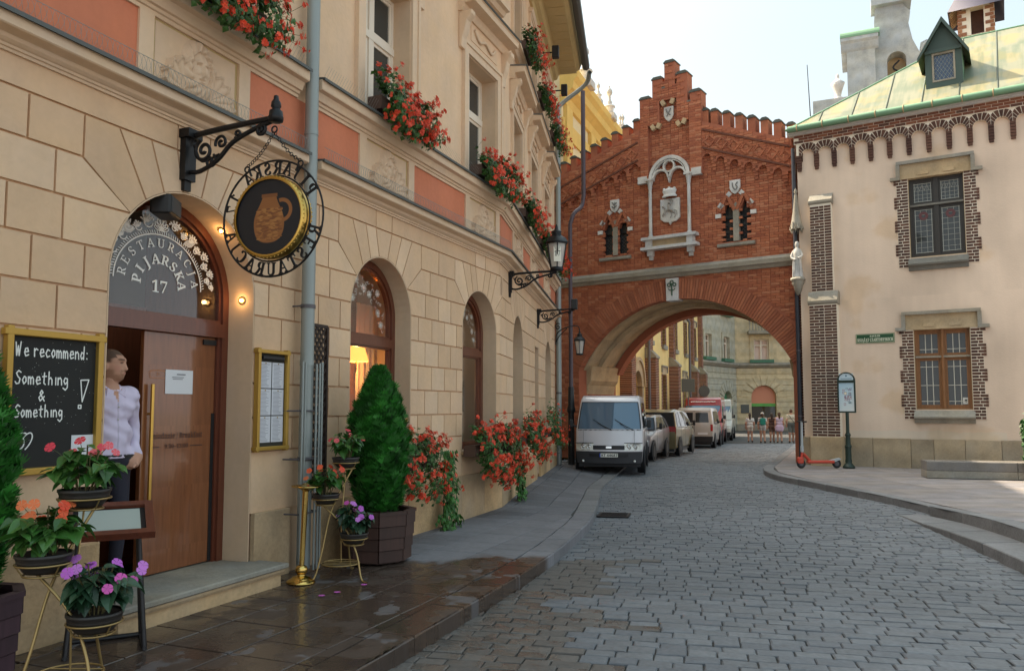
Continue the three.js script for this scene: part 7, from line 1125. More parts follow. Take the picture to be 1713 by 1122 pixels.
// ---------------------------------------------------------------- potted plants, stands, conifers
{
  const LM = { mid: [[.04, .135, .02], [.055, .17, .028], [.03, .10, .016], [.075, .19, .035]].map((c) => mat(c, .4, { trans: .15 })), dark: [[.018, .055, .026], [.026, .075, .034], [.015, .045, .02], [.04, .10, .05]].map((c) => mat(c, .38, { trans: .1 })) };
  const FM = { pink: [[.78, .05, .085], [.70, .04, .06], [.82, .12, .14]].map((c) => mat(c, .6, { trans: .2 })), orange: [[.85, .11, .025], [.80, .07, .02], [.86, .2, .06]].map((c) => mat(c, .6, { trans: .2 })), lilac: [[.55, .12, .62], [.62, .2, .68], [.70, .10, .45]].map((c) => mat(c, .6, { trans: .2 })) };
  const P = (x, y, z) => V3(x, y, z), grpn = 'impatiens bowls on wire stands';
  impatiens(scene, P(-2.395, 1.10, -4.5), { label: 'pink impatiens in a dark bowl, top of the stand below the chalkboard', d: .27, h: .27, n: 13, nf: 10, seed: 5, leafM: LM.mid, flowerM: FM.pink });
  impatiens(scene, P(-2.461, .79, -4.25), { label: 'orange impatiens in a dark bowl on the stand below the chalkboard', d: .275, h: .27, n: 13, nf: 10, seed: 15, leafM: LM.mid, flowerM: FM.orange });
  impatiens(scene, P(-2.183, .49, -4.25), { label: 'lilac impatiens in a dark bowl, lowest on the stand below the chalkboard', d: .275, h: .28, n: 15, nf: 15, seed: 25, leafM: LM.dark, flowerM: FM.lilac });
  impatiens(scene, P(-1.547, 1.10, -7.45), { label: 'pink impatiens in a dark bowl, top of the stand beside the conifer', d: .25, h: .27, n: 10, nf: 11, seed: 35, leafM: LM.mid, flowerM: FM.pink });
  impatiens(scene, P(-1.690, .785, -7.30), { label: 'orange impatiens in a dark bowl on the stand beside the conifer', d: .24, h: .26, n: 11, nf: 14, seed: 45, leafM: LM.mid, flowerM: FM.orange });
  impatiens(scene, P(-1.420, .44, -7.25), { label: 'lilac impatiens in a dark bowl, lowest on the stand beside the conifer', d: .25, h: .27, n: 13, nf: 10, seed: 55, leafM: LM.dark, flowerM: FM.lilac });
  function stand(label, pots, d, foot, gm) {
    const g = thing('plant_stand', label, 'plant stand'); const c = pots.reduce((s, p) => s.add(V3(p[0], 0, p[2])), V3()).multiplyScalar(1 / 3); g.position.set(c.x, foot, c.z); const L = (x, y, z) => [x - c.x, y - foot, z - c.z];
    pots.forEach(([x, y, z]) => { part('pot_ring', [new THREE.TorusGeometry(d * .5, .0055, 6, 32).rotateX(PI / 2).translate(...L(x, y + d * .17, z)), new THREE.TorusGeometry(d * .36, .0055, 6, 28).rotateX(PI / 2).translate(...L(x, y - .012, z)), ...[0, 1, 2].map((i) => { const a = i * 2.1 + .5; return rod(L(x + d * .36 * Math.cos(a), y - .012, z + d * .36 * Math.sin(a)), L(x + d * .5 * Math.cos(a), y + d * .17, z + d * .5 * Math.sin(a)), .004); }), rod(L(x - d * .36, y - .012, z), L(x + d * .36, y - .012, z), .004)], gm, g); });
    const legs = [[-.13, .12], [.15, .14], [.02, -.2]]; legs.forEach(([lx, lz], i) => { const [x, y, z] = pots[i]; part('leg', tube([L(x + .1 * (i === 1 ? -1 : 1) * .9, y + d * .17, z), L(x * .4 + (c.x + lx) * .6, y * .5 + .2, z * .4 + (c.z + lz) * .6), L(c.x + lx * 1.1, foot + .25, c.z + lz * 1.1), L(c.x + lx * 1.5, foot + .03, c.z + lz * 1.5), L(c.x + lx * 1.9, foot + .008, c.z + lz * 1.9)], .0085, 30, 7), gm, g); });
    part('foot_ring', [new THREE.TorusGeometry(.17, .006, 6, 32).rotateX(PI / 2).translate(0, .13, .02), ...[-.08, 0, .08].map((q) => rod([-.15, .13, .02 + q], [.15, .13, .02 + q], .004))], gm, g); part('stay', tube([L(pots[0][0], pots[0][1] - .01, pots[0][2]), L(c.x, .6, c.z), L(c.x, foot + .13, c.z)], .006, 16, 6), gm, g);
  }
  const gm = mat([.42, .29, .12], .4, { metal: .7 });
  stand('gilt wire three tier plant stand below the chalkboard', [[-2.395, 1.10, -4.5], [-2.461, .79, -4.25], [-2.183, .49, -4.25]], .27, .12, gm); stand('gilt wire three tier plant stand beside the conifer tub', [[-1.547, 1.10, -7.45], [-1.690, .785, -7.30], [-1.420, .44, -7.25]], .24, .12, gm);
  const tub = (label, x, z, r, h, col, th, tr, seed, n) => {
    const g = thing('potted_conifer', label, 'potted tree', { pos: V3(x, .12, z) }); const m = mat(col, .6, { map: T.wood }), m2 = mat(k3(col, .8), .6, { map: T.wood }); g.rotation.y = rad(12);
    for (let i = 0; i < 8; i++) for (let k = 0; k < 4; k++) { const a = (i + .5) / 8 * 2 * PI, rr3 = r * Math.cos(PI / 8) * (.90 + .033 * k), w = 2 * rr3 * Math.tan(PI / 8); part('tub_plank', bx(w - .004, h / 4 - .006, .03, Math.sin(a) * rr3, .03 + h / 4 * (k + .5), Math.cos(a) * rr3, a), (i + k) % 2 ? m : m2, g); }
    for (let i = 0; i < 8; i++) { const a = (i + .5) / 8 * 2 * PI, rr3 = r * Math.cos(PI / 8) * 1.02, w = 2 * rr3 * Math.tan(PI / 8); part('tub_rim', bx(w, .03, .06, Math.sin(a) * (rr3 - .012), h + .04, Math.cos(a) * (rr3 - .012), a), m2, g); }
    part('soil', new THREE.CircleGeometry(r * .92, 8).rotateX(-PI / 2).translate(0, h, 0), MT.soil, g); part('tub_floor', new THREE.CylinderGeometry(r * .8, r * .8, .03, 8).translate(0, .03, 0), m2, g); thuja(g, th, tr, h + .02, n, seed);
  };
  tub('clipped green conifer in an octagonal brown wooden tub', -1.36, -8.12, .37, .46, [.085, .04, .03], 1.42, .36, 201, 6500);
  tub('clipped green conifer in a purple brown tub left of the chalkboard', -3.13, -4.62, .30, .42, [.085, .04, .055], 1.46, .27, 211, 5000);
}
{ // brass barrier post
  const g = thing('barrier_post', 'polished brass barrier post on the wet pavement', 'post', { pos: V3(-1.85, .124, -7.09) }); g.rotation.z = -.035;
  part('post_base', lathe([[0, 0], [.125, 0], [.125, .012], [.10, .03], [.085, .034], [.075, .05], [.04, .06], [.035, .075], [.05, .09], [.055, .115], [.045, .14], [.028, .15]], 24), MT.brass, g); part('post_tube', rod([0, .15, 0], [0, .80, 0], .022, .026, 14), MT.brass, g); part('post_cap', lathe([[.026, .79], [.035, .80], [.07, .82], [.125, .828], [.125, .84], [.05, .845], [.02, .86], [0, .865]], 22), MT.brass, g);
}
{ // menu lectern
  const g = thing('menu_stand', 'dark wooden menu lectern on black steel legs beside the doorway', 'stand', { pos: V3(-2.60, .12, -5.20) }); g.rotation.y = rad(28); const m = MT.wood;
  const top = grp('desk', g); top.position.set(0, .80, 0); top.rotation.x = rad(24); part('desk_frame', [bb(-.26, .26, -.02, .025, .15, .20), bb(-.26, .26, -.02, .025, -.20, -.15), bb(-.26, -.21, -.02, .025, -.15, .15), bb(.21, .26, -.02, .025, -.15, .15)], m, top); part('desk_panel', bb(-.21, .21, -.02, .0, -.15, .15), MT.black, top); part('menu_card', bb(-.18, .18, .001, .006, -.13, .13), mat([.42, .46, .42], .4), top);
  const st = mat([.02, .018, .02], .5); for (const s of [-1, 1]) part('leg', [rod([s * .22, 0, .17], [s * .17, .74, .02], .016, .016, 4), rod([s * .22, 0, -.19], [s * .17, .74, -.02], .016, .016, 4), rod([s * .22, .014, .18], [s * .22, .014, -.2], .016, .016, 4)], st, g); part('foot_bar', [rod([-.22, .014, -.19], [.22, .014, -.19], .016, .016, 4)], st, g);
}
for (const [x, z] of [[-1.28, -7.0], [-1.55, -6.6], [-1.45, -6.72]]) { const g = thing('fallen_flower', 'fallen lilac impatiens blossom on the wet pavement', 'blossom', { group: 'fallen blossoms', pos: V3(x, .128, z) }); const f = part('petals', bigFlower.clone().scale(.03, .03, .03), mat([.6, .12, .5], .7), g, { keepuv: true }); }
// ---------------------------------------------------------------- vehicles: local z points to the front, x to the vehicle's left
const MC = { tyre: mat([.014, .014, .015], .85), rim: mat([.42, .42, .43], .35, { metal: .6 }), glass: mat([.03, .036, .042], .02, { metal: .1 }), screen: mat([.13, .19, .26], .03, { metal: .3 }), trimb: mat([.02, .02, .023], .6), lamp: mat([.80, .80, .74], .08, { coat: 1 }), red: mat([.34, .012, .012], .15, { coat: 1 }), amber: mat([.6, .22, .03], .2, { coat: 1 }), chrome: mat([.7, .7, .7], .12, { metal: 1 }), cab: mat([.05, .05, .055], .9), black: MT.black };
function vehicle(name, label, category, o) {
  const g = thing(name, label, category, { pos: o.pos, group: 'vehicles parked along the kerb' }); g.rotation.y = o.rot; const { L, W, H } = o, hw = W / 2, yb = o.belt, pm = o.paint, th = o.th ?? .14;
  const def = (geo) => { const p = geo.attributes.position; for (let i = 0; i < p.count; i++) { let x = p.getX(i), y = p.getY(i), z = p.getZ(i); const t = Math.max(0, (y - yb) / (H - yb)); x *= 1 - th * t * (1 + .5 * t * t) / 1.2; const wf = sm(L / 2 - 1.3, L / 2, z), wr = sm(-L / 2 + .9, -L / 2, z), q = (x / hw) ** 2; z -= wf * (o.bf ?? .16) * q * q * .6 + wf * (o.bf ?? .16) * q * .4; z += wr * .09 * q; x *= 1 - .04 * wf - .03 * wr; x *= 1 - .05 * sm(.75, .2, y); p.setXYZ(i, x, y, z); } geo.computeVertexNormals(); return geo; };
  const Z = (u) => L / 2 - u;
  const slab = (prof, w, bev = .045) => { const s = new THREE.Shape(prof.map((p) => new THREE.Vector2(Z(p[0]), p[1]))), n = 12, e = new THREE.ExtrudeGeometry(s, { depth: w - 2 * bev, steps: n, bevelEnabled: true, bevelSize: bev, bevelThickness: bev, bevelOffset: -bev, bevelSegments: 3 }); e.translate(0, 0, -w / 2 + bev); e.rotateY(-PI / 2); const p = e.attributes.position; return e; }; // shape x -> z
  part('body', toCreasedNormals(def(slab(o.low, W)), .6), pm, g); part('cabin', toCreasedNormals(def(slab(o.top, W - .015)), .6), pm, g);
  // a panel lying on the line between two profile points, across part of the width
  const panel = (a, b, x0, x1, off, n = 10) => { const dz = Z(b[0]) - Z(a[0]), dy = b[1] - a[1], l = Math.hypot(dz, dy), s = a[0] + b[0] > L ? -1 : 1; let nz = dy / l, ny = -dz / l; if (nz * s < 0) { nz = -nz; ny = -ny; } if (Math.abs(nz) < .05 && ny < 0) ny = -ny; const gg = new THREE.PlaneGeometry(1, 1, n, 3), p = gg.attributes.position; for (let i = 0; i < p.count; i++) { const u = p.getX(i) + .5, v = p.getY(i) + .5; p.setXYZ(i, x0 + (x1 - x0) * u, a[1] + dy * v + ny * off, Z(a[0]) + dz * v + nz * off); } return def(gg); };
  const side = (pts, s, off) => { const sh = new THREE.ShapeGeometry(new THREE.Shape(pts.map((p) => new THREE.Vector2(Z(p[0]), p[1])))); sh.rotateY(-PI / 2); sh.translate(s * (hw - .0075 + off), 0, 0); return def(sh); };
  for (const [a, b, k] of o.screens) part(k || 'windscreen', panel(a, b, -hw * .91, hw * .91, .009, 14), k ? MC.glass : MC.screen, g), part('window_seal', panel([a[0] - (b[0] - a[0]) * .05, a[1] - (b[1] - a[1]) * .05], [b[0] + (b[0] - a[0]) * .04, b[1] + (b[1] - a[1]) * .04], -hw * .945, hw * .945, .005, 14), MC.trimb, g);
  for (const s of [-1, 1]) for (const w of o.windows || []) part('side_window', side(w, s, .006), MC.glass, g);
  for (const s of [-1, 1]) for (const u of o.doors || []) part('door_gap', bx(.004, o.belt + .3 - .32, .012, s * (hw - .004), (o.belt + .6) / 2, Z(u)), MC.trimb, g);
  for (const [name2, a, b, x0, x1, m, off, mir] of o.panels || []) { part(name2, panel(a, b, x0, x1, off || .008), m, g); if (mir) part(name2, panel(a, b, -x1, -x0, off || .008), m, g); }
  for (const u of o.axles) for (const s of [-1, 1]) { const w = grp('wheel', g); w.position.set(s * (hw - .10), o.r, Z(u)); part('tyre', lathe([[o.r * .62, -.10], [o.r * .93, -.10], [o.r, -.06], [o.r, .06], [o.r * .93, .10], [o.r * .62, .10]], 24).rotateZ(PI / 2), MC.tyre, w); part('rim', [lathe([[0, .075], [o.r * .2, .085], [o.r * .52, .06], [o.r * .64, .09], [o.r * .64, -.09], [0, -.06]], 18).rotateZ(-s * PI / 2), ...[0, 1, 2, 3, 4].map((i) => bx(.02, o.r * .5, .05, s * .075, Math.cos(i * 1.257) * o.r * .33, Math.sin(i * 1.257) * o.r * .33, 0, 0, i * 1.257))], MC.rim, w); part('wheel_arch', new THREE.CylinderGeometry(o.r * 1.16, o.r * 1.16, .03, 24).rotateZ(PI / 2).translate(g ? s * .078 : 0, .02, 0), MC.trimb, w); }
  for (const s of o.mirrors || []) part('wing_mirror', [rb(.10, .20, .09, .03, s * (hw + .10), yb + .14, Z(o.mu || .5)), rod([s * (hw - .06), yb + .05, Z(o.mu || .5)], [s * (hw + .08), yb + .1, Z(o.mu || .5)], .02)], o.mm || MC.trimb, g);
  part('underside', bb(-hw * .86, hw * .86, .18, .32, -L / 2 + .15, L / 2 - .18), MC.trimb, g);
  return g;
}
const paint = (c) => mat(c, .35, { coat: .8, coatR: .08, metal: .1 });
const plate = (txt) => { const m = mat([1, 1, 1], .4); m.map = canvasTex(256, 64, (c, w, h) => { c.fillStyle = '#e4e2d8'; c.fillRect(0, 0, w, h); c.fillStyle = '#123a9a'; c.fillRect(0, 0, 22, h); c.fillStyle = '#111'; c.font = 'bold 54px sans-serif'; c.textAlign = 'center'; c.fillText(txt, w / 2 + 10, 52, 220); c.strokeStyle = '#222'; c.lineWidth = 4; c.strokeRect(2, 2, w - 4, h - 4); }); return m; };
{ // pale van facing the camera
  const L = 4.6, W = 1.72, H = 1.93, v = vehicle('parked_van', 'pale silver forward control van parked half on the kerb, facing out', 'van', { pos: V3(2.78, .035, -21.62), rot: rad(-11), L, W, H, belt: 1.08, th: .13, bf: .20, paint: paint([.62, .60, .63]), r: .30, axles: [.72, 3.3],
    low: [[.05, .30], [0, .36], [0, .62], [.03, .72], [.07, .95], [.12, 1.09], [4.6, 1.09], [4.6, .35], [4.4, .28], [.3, .26]], top: [[.115, 1.06], [.52, 1.76], [.62, 1.86], [.85, 1.92], [4.4, 1.93], [4.55, 1.8], [4.6, 1.06]],
    screens: [[[.13, 1.09], [.50, 1.73]]], windows: [[[.42, 1.14], [.74, 1.72], [1.5, 1.74], [1.5, 1.14]], [[1.62, 1.14], [1.62, 1.74], [2.9, 1.74], [2.9, 1.14]]], doors: [.36, 1.56], mirrors: [-1, 1], mu: .45,
    panels: [['scuttle', [.10, 1.0], [.125, 1.08], -.74, .74, MC.trimb, .006], ['grille', [.0, .60], [.02, .70], -.40, .40, MC.trimb, .006], ['headlight', [.0, .575], [.035, .755], .38, .80, MC.lamp, .008, true], ['indicator', [.0, .60], [.025, .72], .78, .835, MC.lamp, .012, true], ['bumper', [.05, .28], [.0, .565], -.855, .855, mat([.045, .045, .05], .6), .05], ['bumper_slot', [.0, .44], [.0, .50], -.5, .5, MC.black, .054], ['badge', [.005, .63], [.012, .68], -.07, .07, MC.chrome, .012]] });
  const p = part('number_plate', plane01(.46, .105), plate('KT 44687'), v, { keepuv: true, pos: V3(0, .47, L / 2 + .062) });
  const wz = (y) => L / 2 - .13 - (y - 1.09) * .58 + .02; for (const x of [-.05, .48]) part('wiper', [rod([x + .12, 1.07, L / 2 - .09], [x - .22, 1.24, wz(1.24) + .012], .010), rod([x - .02, 1.13, wz(1.13) + .02], [x - .34, 1.33, wz(1.33) + .005], .007)], MC.black, v);
  part('seat', [rb(.42, .6, .14, .06, .36, 1.25, L / 2 - 1.05), rb(.42, .6, .14, .06, -.36, 1.25, L / 2 - 1.05), rb(.24, .18, .1, .04, .36, 1.62, L / 2 - 1.05)], MC.cab, v); for (const s of [-1, 1]) { part('panel_gap', bx(.005, .34, .012, s * .62, .90, L / 2 - .115 - .0, 0, 0, -.3), MC.trimb, v); for (const x of [.47, .62]) part('lamp_reflector', [new THREE.TorusGeometry(.058, .012, 6, 18).translate(s * x, .665, L / 2 - .045 - (x - .47) * .25), new THREE.SphereGeometry(.03, 10, 8).scale(1, 1, .5).translate(s * x, .665, L / 2 - .04 - (x - .47) * .25)], MC.chrome, v); part('lamp_rim', bb(s * .59 - .22, s * .59 + .22, .752, .765, L / 2 - .16, L / 2 - .045), MC.trimb, v); part('fog_lamp', new THREE.SphereGeometry(.03, 8, 6).translate(s * .62, .33, L / 2 + .0), MC.lamp, v); }
}
vehicle('parked_car', 'small grey hatchback parked tight behind the pale van', 'car', { pos: V3(4.15, 0, -26.5), rot: rad(-21), L: 3.7, W: 1.62, H: 1.42, belt: .92, th: .2, paint: paint([.20, .185, .20]), r: .285, axles: [.68, 3.0], low: [[.05, .25], [0, .4], [.03, .62], [.15, .74], [1.0, .93], [3.65, .95], [3.7, .5], [3.6, .25]], top: [[.95, .90], [1.55, 1.33], [1.9, 1.41], [2.9, 1.42], [3.4, 1.28], [3.66, .92]], screens: [[[1.0, .95], [1.52, 1.31]]], windows: [[[1.25, .97], [1.68, 1.32], [2.3, 1.35], [2.3, .97]], [[2.38, .97], [2.38, 1.35], [3.0, 1.32], [3.2, .98]]], doors: [1.15, 2.34], mirrors: [-1, 1], mu: 1.2, panels: [['headlight', [.0, .50], [.04, .64], .42, .74, MC.lamp, .008, true], ['bumper', [.05, .26], [0, .46], -.79, .79, MC.trimb, .02], ['grille', [.01, .5], [.03, .6], -.38, .38, MC.trimb, .008]] });
vehicle('parked_car', 'olive gold people carrier seen from behind with roof rails', 'car', { pos: V3(5.75, -.07, -30.2), rot: rad(180 - 22), L: 4.3, W: 1.74, H: 1.66, belt: 1.0, th: .16, paint: paint([.165, .14, .06]), r: .31, axles: [.8, 3.45], low: [[.05, .28], [0, .5], [.05, .75], [.9, 1.0], [4.27, 1.02], [4.3, .5], [4.2, .28]], top: [[.85, .98], [1.55, 1.52], [1.9, 1.63], [3.6, 1.66], [3.95, 1.56], [4.24, 1.0]], screens: [[[.95, 1.03], [1.52, 1.48]], [[3.98, 1.52], [4.22, 1.06], 'rear_window']], windows: [[[1.2, 1.05], [1.7, 1.53], [2.4, 1.57], [2.4, 1.05]], [[2.5, 1.05], [2.5, 1.57], [3.3, 1.57], [3.3, 1.05]], [[3.4, 1.05], [3.4, 1.56], [3.78, 1.5], [3.98, 1.06]]], doors: [1.1, 2.45, 3.35], mirrors: [-1, 1], mu: 1.15, panels: [['tail_light', [4.26, .78], [4.27, 1.06], .62, .85, MC.red, .014, true], ['bumper', [4.25, .28], [4.3, .6], -.86, .86, mat([.16, .13, .06], .5), .02], ['number_plate', [4.29, .68], [4.29, .78], -.25, .25, MT.paper, .015], ['roof_rail', [2.0, 1.655], [3.6, 1.675], .68, .72, MC.chrome, .05, true]] });
const vanB = (label, pos, rot, c, k = {}) => vehicle('parked_van', label, 'van', { pos, rot, L: 4.1, W: 1.70, H: 1.82, belt: 1.06, th: .10, paint: paint(c), r: .31, axles: [.75, 3.3], low: [[.05, .28], [0, .5], [.08, .78], [.85, 1.02], [4.08, 1.08], [4.1, .5], [4.0, .3]], top: [[.82, 1.0], [1.5, 1.62], [1.85, 1.79], [3.95, 1.82], [4.05, 1.7], [4.09, 1.06]], screens: [[[.92, 1.06], [1.48, 1.58]]], windows: [[[1.2, 1.08], [1.65, 1.6], [2.3, 1.66], [2.3, 1.08]], [[2.4, 1.08], [2.4, 1.66], [3.6, 1.66], [3.6, 1.1]]], doors: [2.35], mirrors: [-1, 1], mu: 1.1, panels: [['rear_window', [4.052, 1.60], [4.078, 1.16], .06, .66, MC.glass, .01, true], ['door_seam', [4.06, 1.70], [4.1, .45], -.008, .008, MC.trimb, .009], ['tail_light', [4.085, .78], [4.085, 1.08], .72, .83, MC.red, .014, true], ['bumper', [4.05, .30], [4.1, .55], -.84, .84, MC.trimb, .03], ['door_latch', [4.085, .88], [4.085, .98], .05, .16, MC.black, .02], ['number_plate', [4.1, .62], [4.1, .72], -.6, -.15, MT.paper, .01]] });
vanB('small white panel van with two rear door windows', V3(8.85, -.17, -37.6), rad(180 - 20), [.50, .47, .44]);
{ const big = (label, pos, c, text) => { const v = vehicle('parked_van', label, 'van', { pos, rot: rad(-18), L: 5.2, W: 1.98, H: 2.42, belt: 1.25, th: .09, bf: .22, paint: paint(c), r: .34, axles: [.9, 4.1], low: [[.05, .3], [0, .5], [.04, .85], [.45, 1.2], [5.2, 1.27], [5.2, .4], [5.0, .3]], top: [[.40, 1.2], [1.05, 2.0], [1.15, 2.3], [1.4, 2.4], [5.1, 2.42], [5.2, 1.2]], screens: [[[.48, 1.26], [1.02, 1.96]]], windows: [[[.95, 1.3], [1.25, 1.95], [1.9, 1.95], [1.9, 1.3]]], doors: [1.95], mirrors: [-1, 1], mu: .9, panels: [['headlight', [.02, .72], [.12, .92], .60, .92, MC.lamp, .01, true], ['grille', [.02, .55], [.04, .75], -.5, .5, MC.trimb, .01], ['bumper', [.05, .3], [0, .5], -.97, .97, MC.trimb, .03]] });
  if (text) { const m = mat([.85, .8, .78], .5), t = canvasTex(256, 32, (q, w, h) => { q.fillStyle = '#000'; q.fillRect(0, 0, w, h); q.fillStyle = '#fff'; for (let i = 0; i < 30; i++) q.fillRect(6 + i * 8.2, 8 + NT[i] * 4, 5 + NT[i + 50] * 3, 14); }); t.colorSpace = THREE.NoColorSpace; m.alphaMap = t; m.transparent = true; m.alphaTest = .4; const p = part('roof_lettering', plane01(1.3, .12), m, v, { keepuv: true, pos: V3(0, 2.18, 2.6 - 1.02) }); p.rotation.x = -.3; } return v; };
  big('tall red van with pale lettering above the windscreen', V3(10.35, -.22, -42.6), [.36, .022, .018], true); big('tall white van parked behind the red van', V3(12.5, -.25, -48.6), [.55, .53, .46]); }
// ---------------------------------------------------------------- people: smooth distance-field bodies meshed on a grid
function netMesh(f, lo, hi, cell, colour) { // surface nets
  const n = [0, 1, 2].map((k) => Math.ceil((hi[k] - lo[k]) / cell) + 1), [nx, ny, nz] = n, v = new Float32Array(nx * ny * nz), id = (i, j, k) => i + nx * (j + ny * k);
  for (let k = 0; k < nz; k++) for (let j = 0; j < ny; j++) for (let i = 0; i < nx; i++) v[id(i, j, k)] = f(lo[0] + i * cell, lo[1] + j * cell, lo[2] + k * cell);
  const vi = new Int32Array(nx * ny * nz).fill(-1), pos = [], col = [], idx = [], C = [[0, 0, 0], [1, 0, 0], [0, 1, 0], [1, 1, 0], [0, 0, 1], [1, 0, 1], [0, 1, 1], [1, 1, 1]], E = [[0, 1], [2, 3], [4, 5], [6, 7], [0, 2], [1, 3], [4, 6], [5, 7], [0, 4], [1, 5], [2, 6], [3, 7]];
  for (let k = 0; k + 1 < nz; k++) for (let j = 0; j + 1 < ny; j++) for (let i = 0; i + 1 < nx; i++) {
    const d = C.map((c) => v[id(i + c[0], j + c[1], k + c[2])]); let m = 0; for (let q = 0; q < 8; q++) if (d[q] < 0) m |= 1 << q; if (m === 0 || m === 255) continue;
    let x = 0, y = 0, z = 0, c = 0; for (const [a, b] of E) if ((d[a] < 0) !== (d[b] < 0)) { const t = d[a] / (d[a] - d[b]); x += C[a][0] + (C[b][0] - C[a][0]) * t; y += C[a][1] + (C[b][1] - C[a][1]) * t; z += C[a][2] + (C[b][2] - C[a][2]) * t; c++; }
    vi[id(i, j, k)] = pos.length / 3; const P = [lo[0] + (i + x / c) * cell, lo[1] + (j + y / c) * cell, lo[2] + (k + z / c) * cell]; pos.push(...P); col.push(...colour(...P));
  }
  const q4 = (a, b, c, d, fl) => { if (a < 0 || b < 0 || c < 0 || d < 0) return; fl ? idx.push(a, b, c, a, c, d) : idx.push(a, c, b, a, d, c); };
  for (let k = 1; k + 1 < nz; k++) for (let j = 1; j + 1 < ny; j++) for (let i = 1; i + 1 < nx; i++) { const a = v[id(i, j, k)] < 0; if (a !== v[id(i + 1, j, k)] < 0) q4(vi[id(i, j - 1, k - 1)], vi[id(i, j, k - 1)], vi[id(i, j, k)], vi[id(i, j - 1, k)], a); if (a !== v[id(i, j + 1, k)] < 0) q4(vi[id(i - 1, j, k - 1)], vi[id(i - 1, j, k)], vi[id(i, j, k)], vi[id(i, j, k - 1)], a); if (a !== v[id(i, j, k + 1)] < 0) q4(vi[id(i - 1, j - 1, k)], vi[id(i, j - 1, k)], vi[id(i, j, k)], vi[id(i - 1, j, k)], a); }
  const g = new THREE.BufferGeometry(); g.setAttribute('position', new THREE.Float32BufferAttribute(pos, 3)); g.setAttribute('color', new THREE.Float32BufferAttribute(col, 3)); g.setIndex(idx); g.computeVertexNormals(); return g;
}
const smin = (a, b, k) => { const h = Math.max(k - Math.abs(a - b), 0) / k; return Math.min(a, b) - h * h * k * .25; };
function cap3(x, y, z, a, b, r0, r1) { const bx_ = b[0] - a[0], by = b[1] - a[1], bz = b[2] - a[2], px = x - a[0], py = y - a[1], pz = z - a[2], t = Math.max(0, Math.min(1, (px * bx_ + py * by + pz * bz) / (bx_ * bx_ + by * by + bz * bz + 1e-9))); return Math.hypot(px - bx_ * t, py - by * t, pz - bz * t) - (r0 + (r1 - r0) * t); }
const ell = (x, y, z, c, r) => { const k = Math.hypot((x - c[0]) / r[0], (y - c[1]) / r[1], (z - c[2]) / r[2]); return (k - 1) * Math.min(r[0], r[1], r[2]); };
// bones: [a, b, ra, rb, tag]; o: joint overrides and colours by tag
function bodyField(J, extra = [], fold = 0) {
  const b = [[[-.095, 1.33, -.008], [.095, 1.33, -.008], .106, .106, 'top'], [[-.07, 1.14, .006], [.07, 1.14, .006], .107, .107, 'top'], [[-.075, .965, 0], [.075, .965, 0], .112, .112, 'hip'], [[-.15, 1.415, -.01], [.15, 1.415, -.01], .07, .07, 'top'], [[0, 1.42, -.01], [0, 1.53, .01], .056, .052, 'skin']];
  for (const s of ['L', 'R']) { b.push([J['hip' + s], J['knee' + s], .088, .060, 'thigh'], [J['knee' + s], J['ank' + s], .058, .040, 'shin'], [J['ank' + s], J['toe' + s], .042, .034, 'shoe'], [J['sh' + s], J['el' + s], .056, .044, 'sleeve'], [J['el' + s], J['wr' + s], .043, .031, 'fore'], [J['wr' + s], J['ha' + s], .032, .036, 'skin']);
    const w = V3(...J['wr' + s]), h = V3(...J['ha' + s]), d = h.clone().sub(w).normalize(), side = s === 'L' ? 1 : -1; for (let i = 0; i < 4; i++) { const p = h.clone().add(V3(0, 0, (1.5 - i) * .017)).addScaledVector(d, .01), q = p.clone().addScaledVector(d, .05 - .006 * Math.abs(i - 1.2)).add(V3(-side * .012, 0, 0)); b.push([p.toArray(), q.toArray(), .0095, .0085, 'skin']); } b.push([w.clone().lerp(h, .4).add(V3(0, 0, .02)).toArray(), h.clone().add(V3(-side * .01, -.01, .05)).toArray(), .012, .009, 'skin']); }
  b.push(...extra);
  return { d: (x, y, z) => { let r = fold && y > .97 && y < 1.43 ? 9 : 9; for (const q of b) { const e = cap3(x, y, z, q[0], q[1], q[2], q[3]); r = q[4] === 'skin' && q[2] < .015 ? Math.min(r, e) : smin(r, e, .05); } return fold && y > .98 && y < 1.44 ? r + fold * (Math.sin(y * 52 + x * 28 + 2.5 * Math.sin(z * 24 + y * 13)) + .6 * Math.sin(y * 21 - x * 44 + z * 30)) : r; }, tag: (x, y, z) => { let r = 9, t = ''; for (const q of b) { const e = cap3(x, y, z, q[0], q[1], q[2], q[3]); if (e < r) { r = e; t = q[4]; } } return t; } };
}
const restJ = () => ({ shL: [.185, 1.41, -.01], elL: [.235, 1.14, -.03], wrL: [.235, .90, .03], haL: [.23, .83, .045], shR: [-.185, 1.41, -.01], elR: [-.235, 1.14, -.03], wrR: [-.235, .90, .03], haR: [-.23, .83, .045], hipL: [.09, .93, 0], kneeL: [.10, .51, .03], ankL: [.10, .09, -.02], toeL: [.115, .035, .13], hipR: [-.09, .93, 0], kneeR: [-.10, .51, .03], ankR: [-.10, .09, -.02], toeR: [-.115, .035, .13] });
const skinC = [.50, .27, .18];
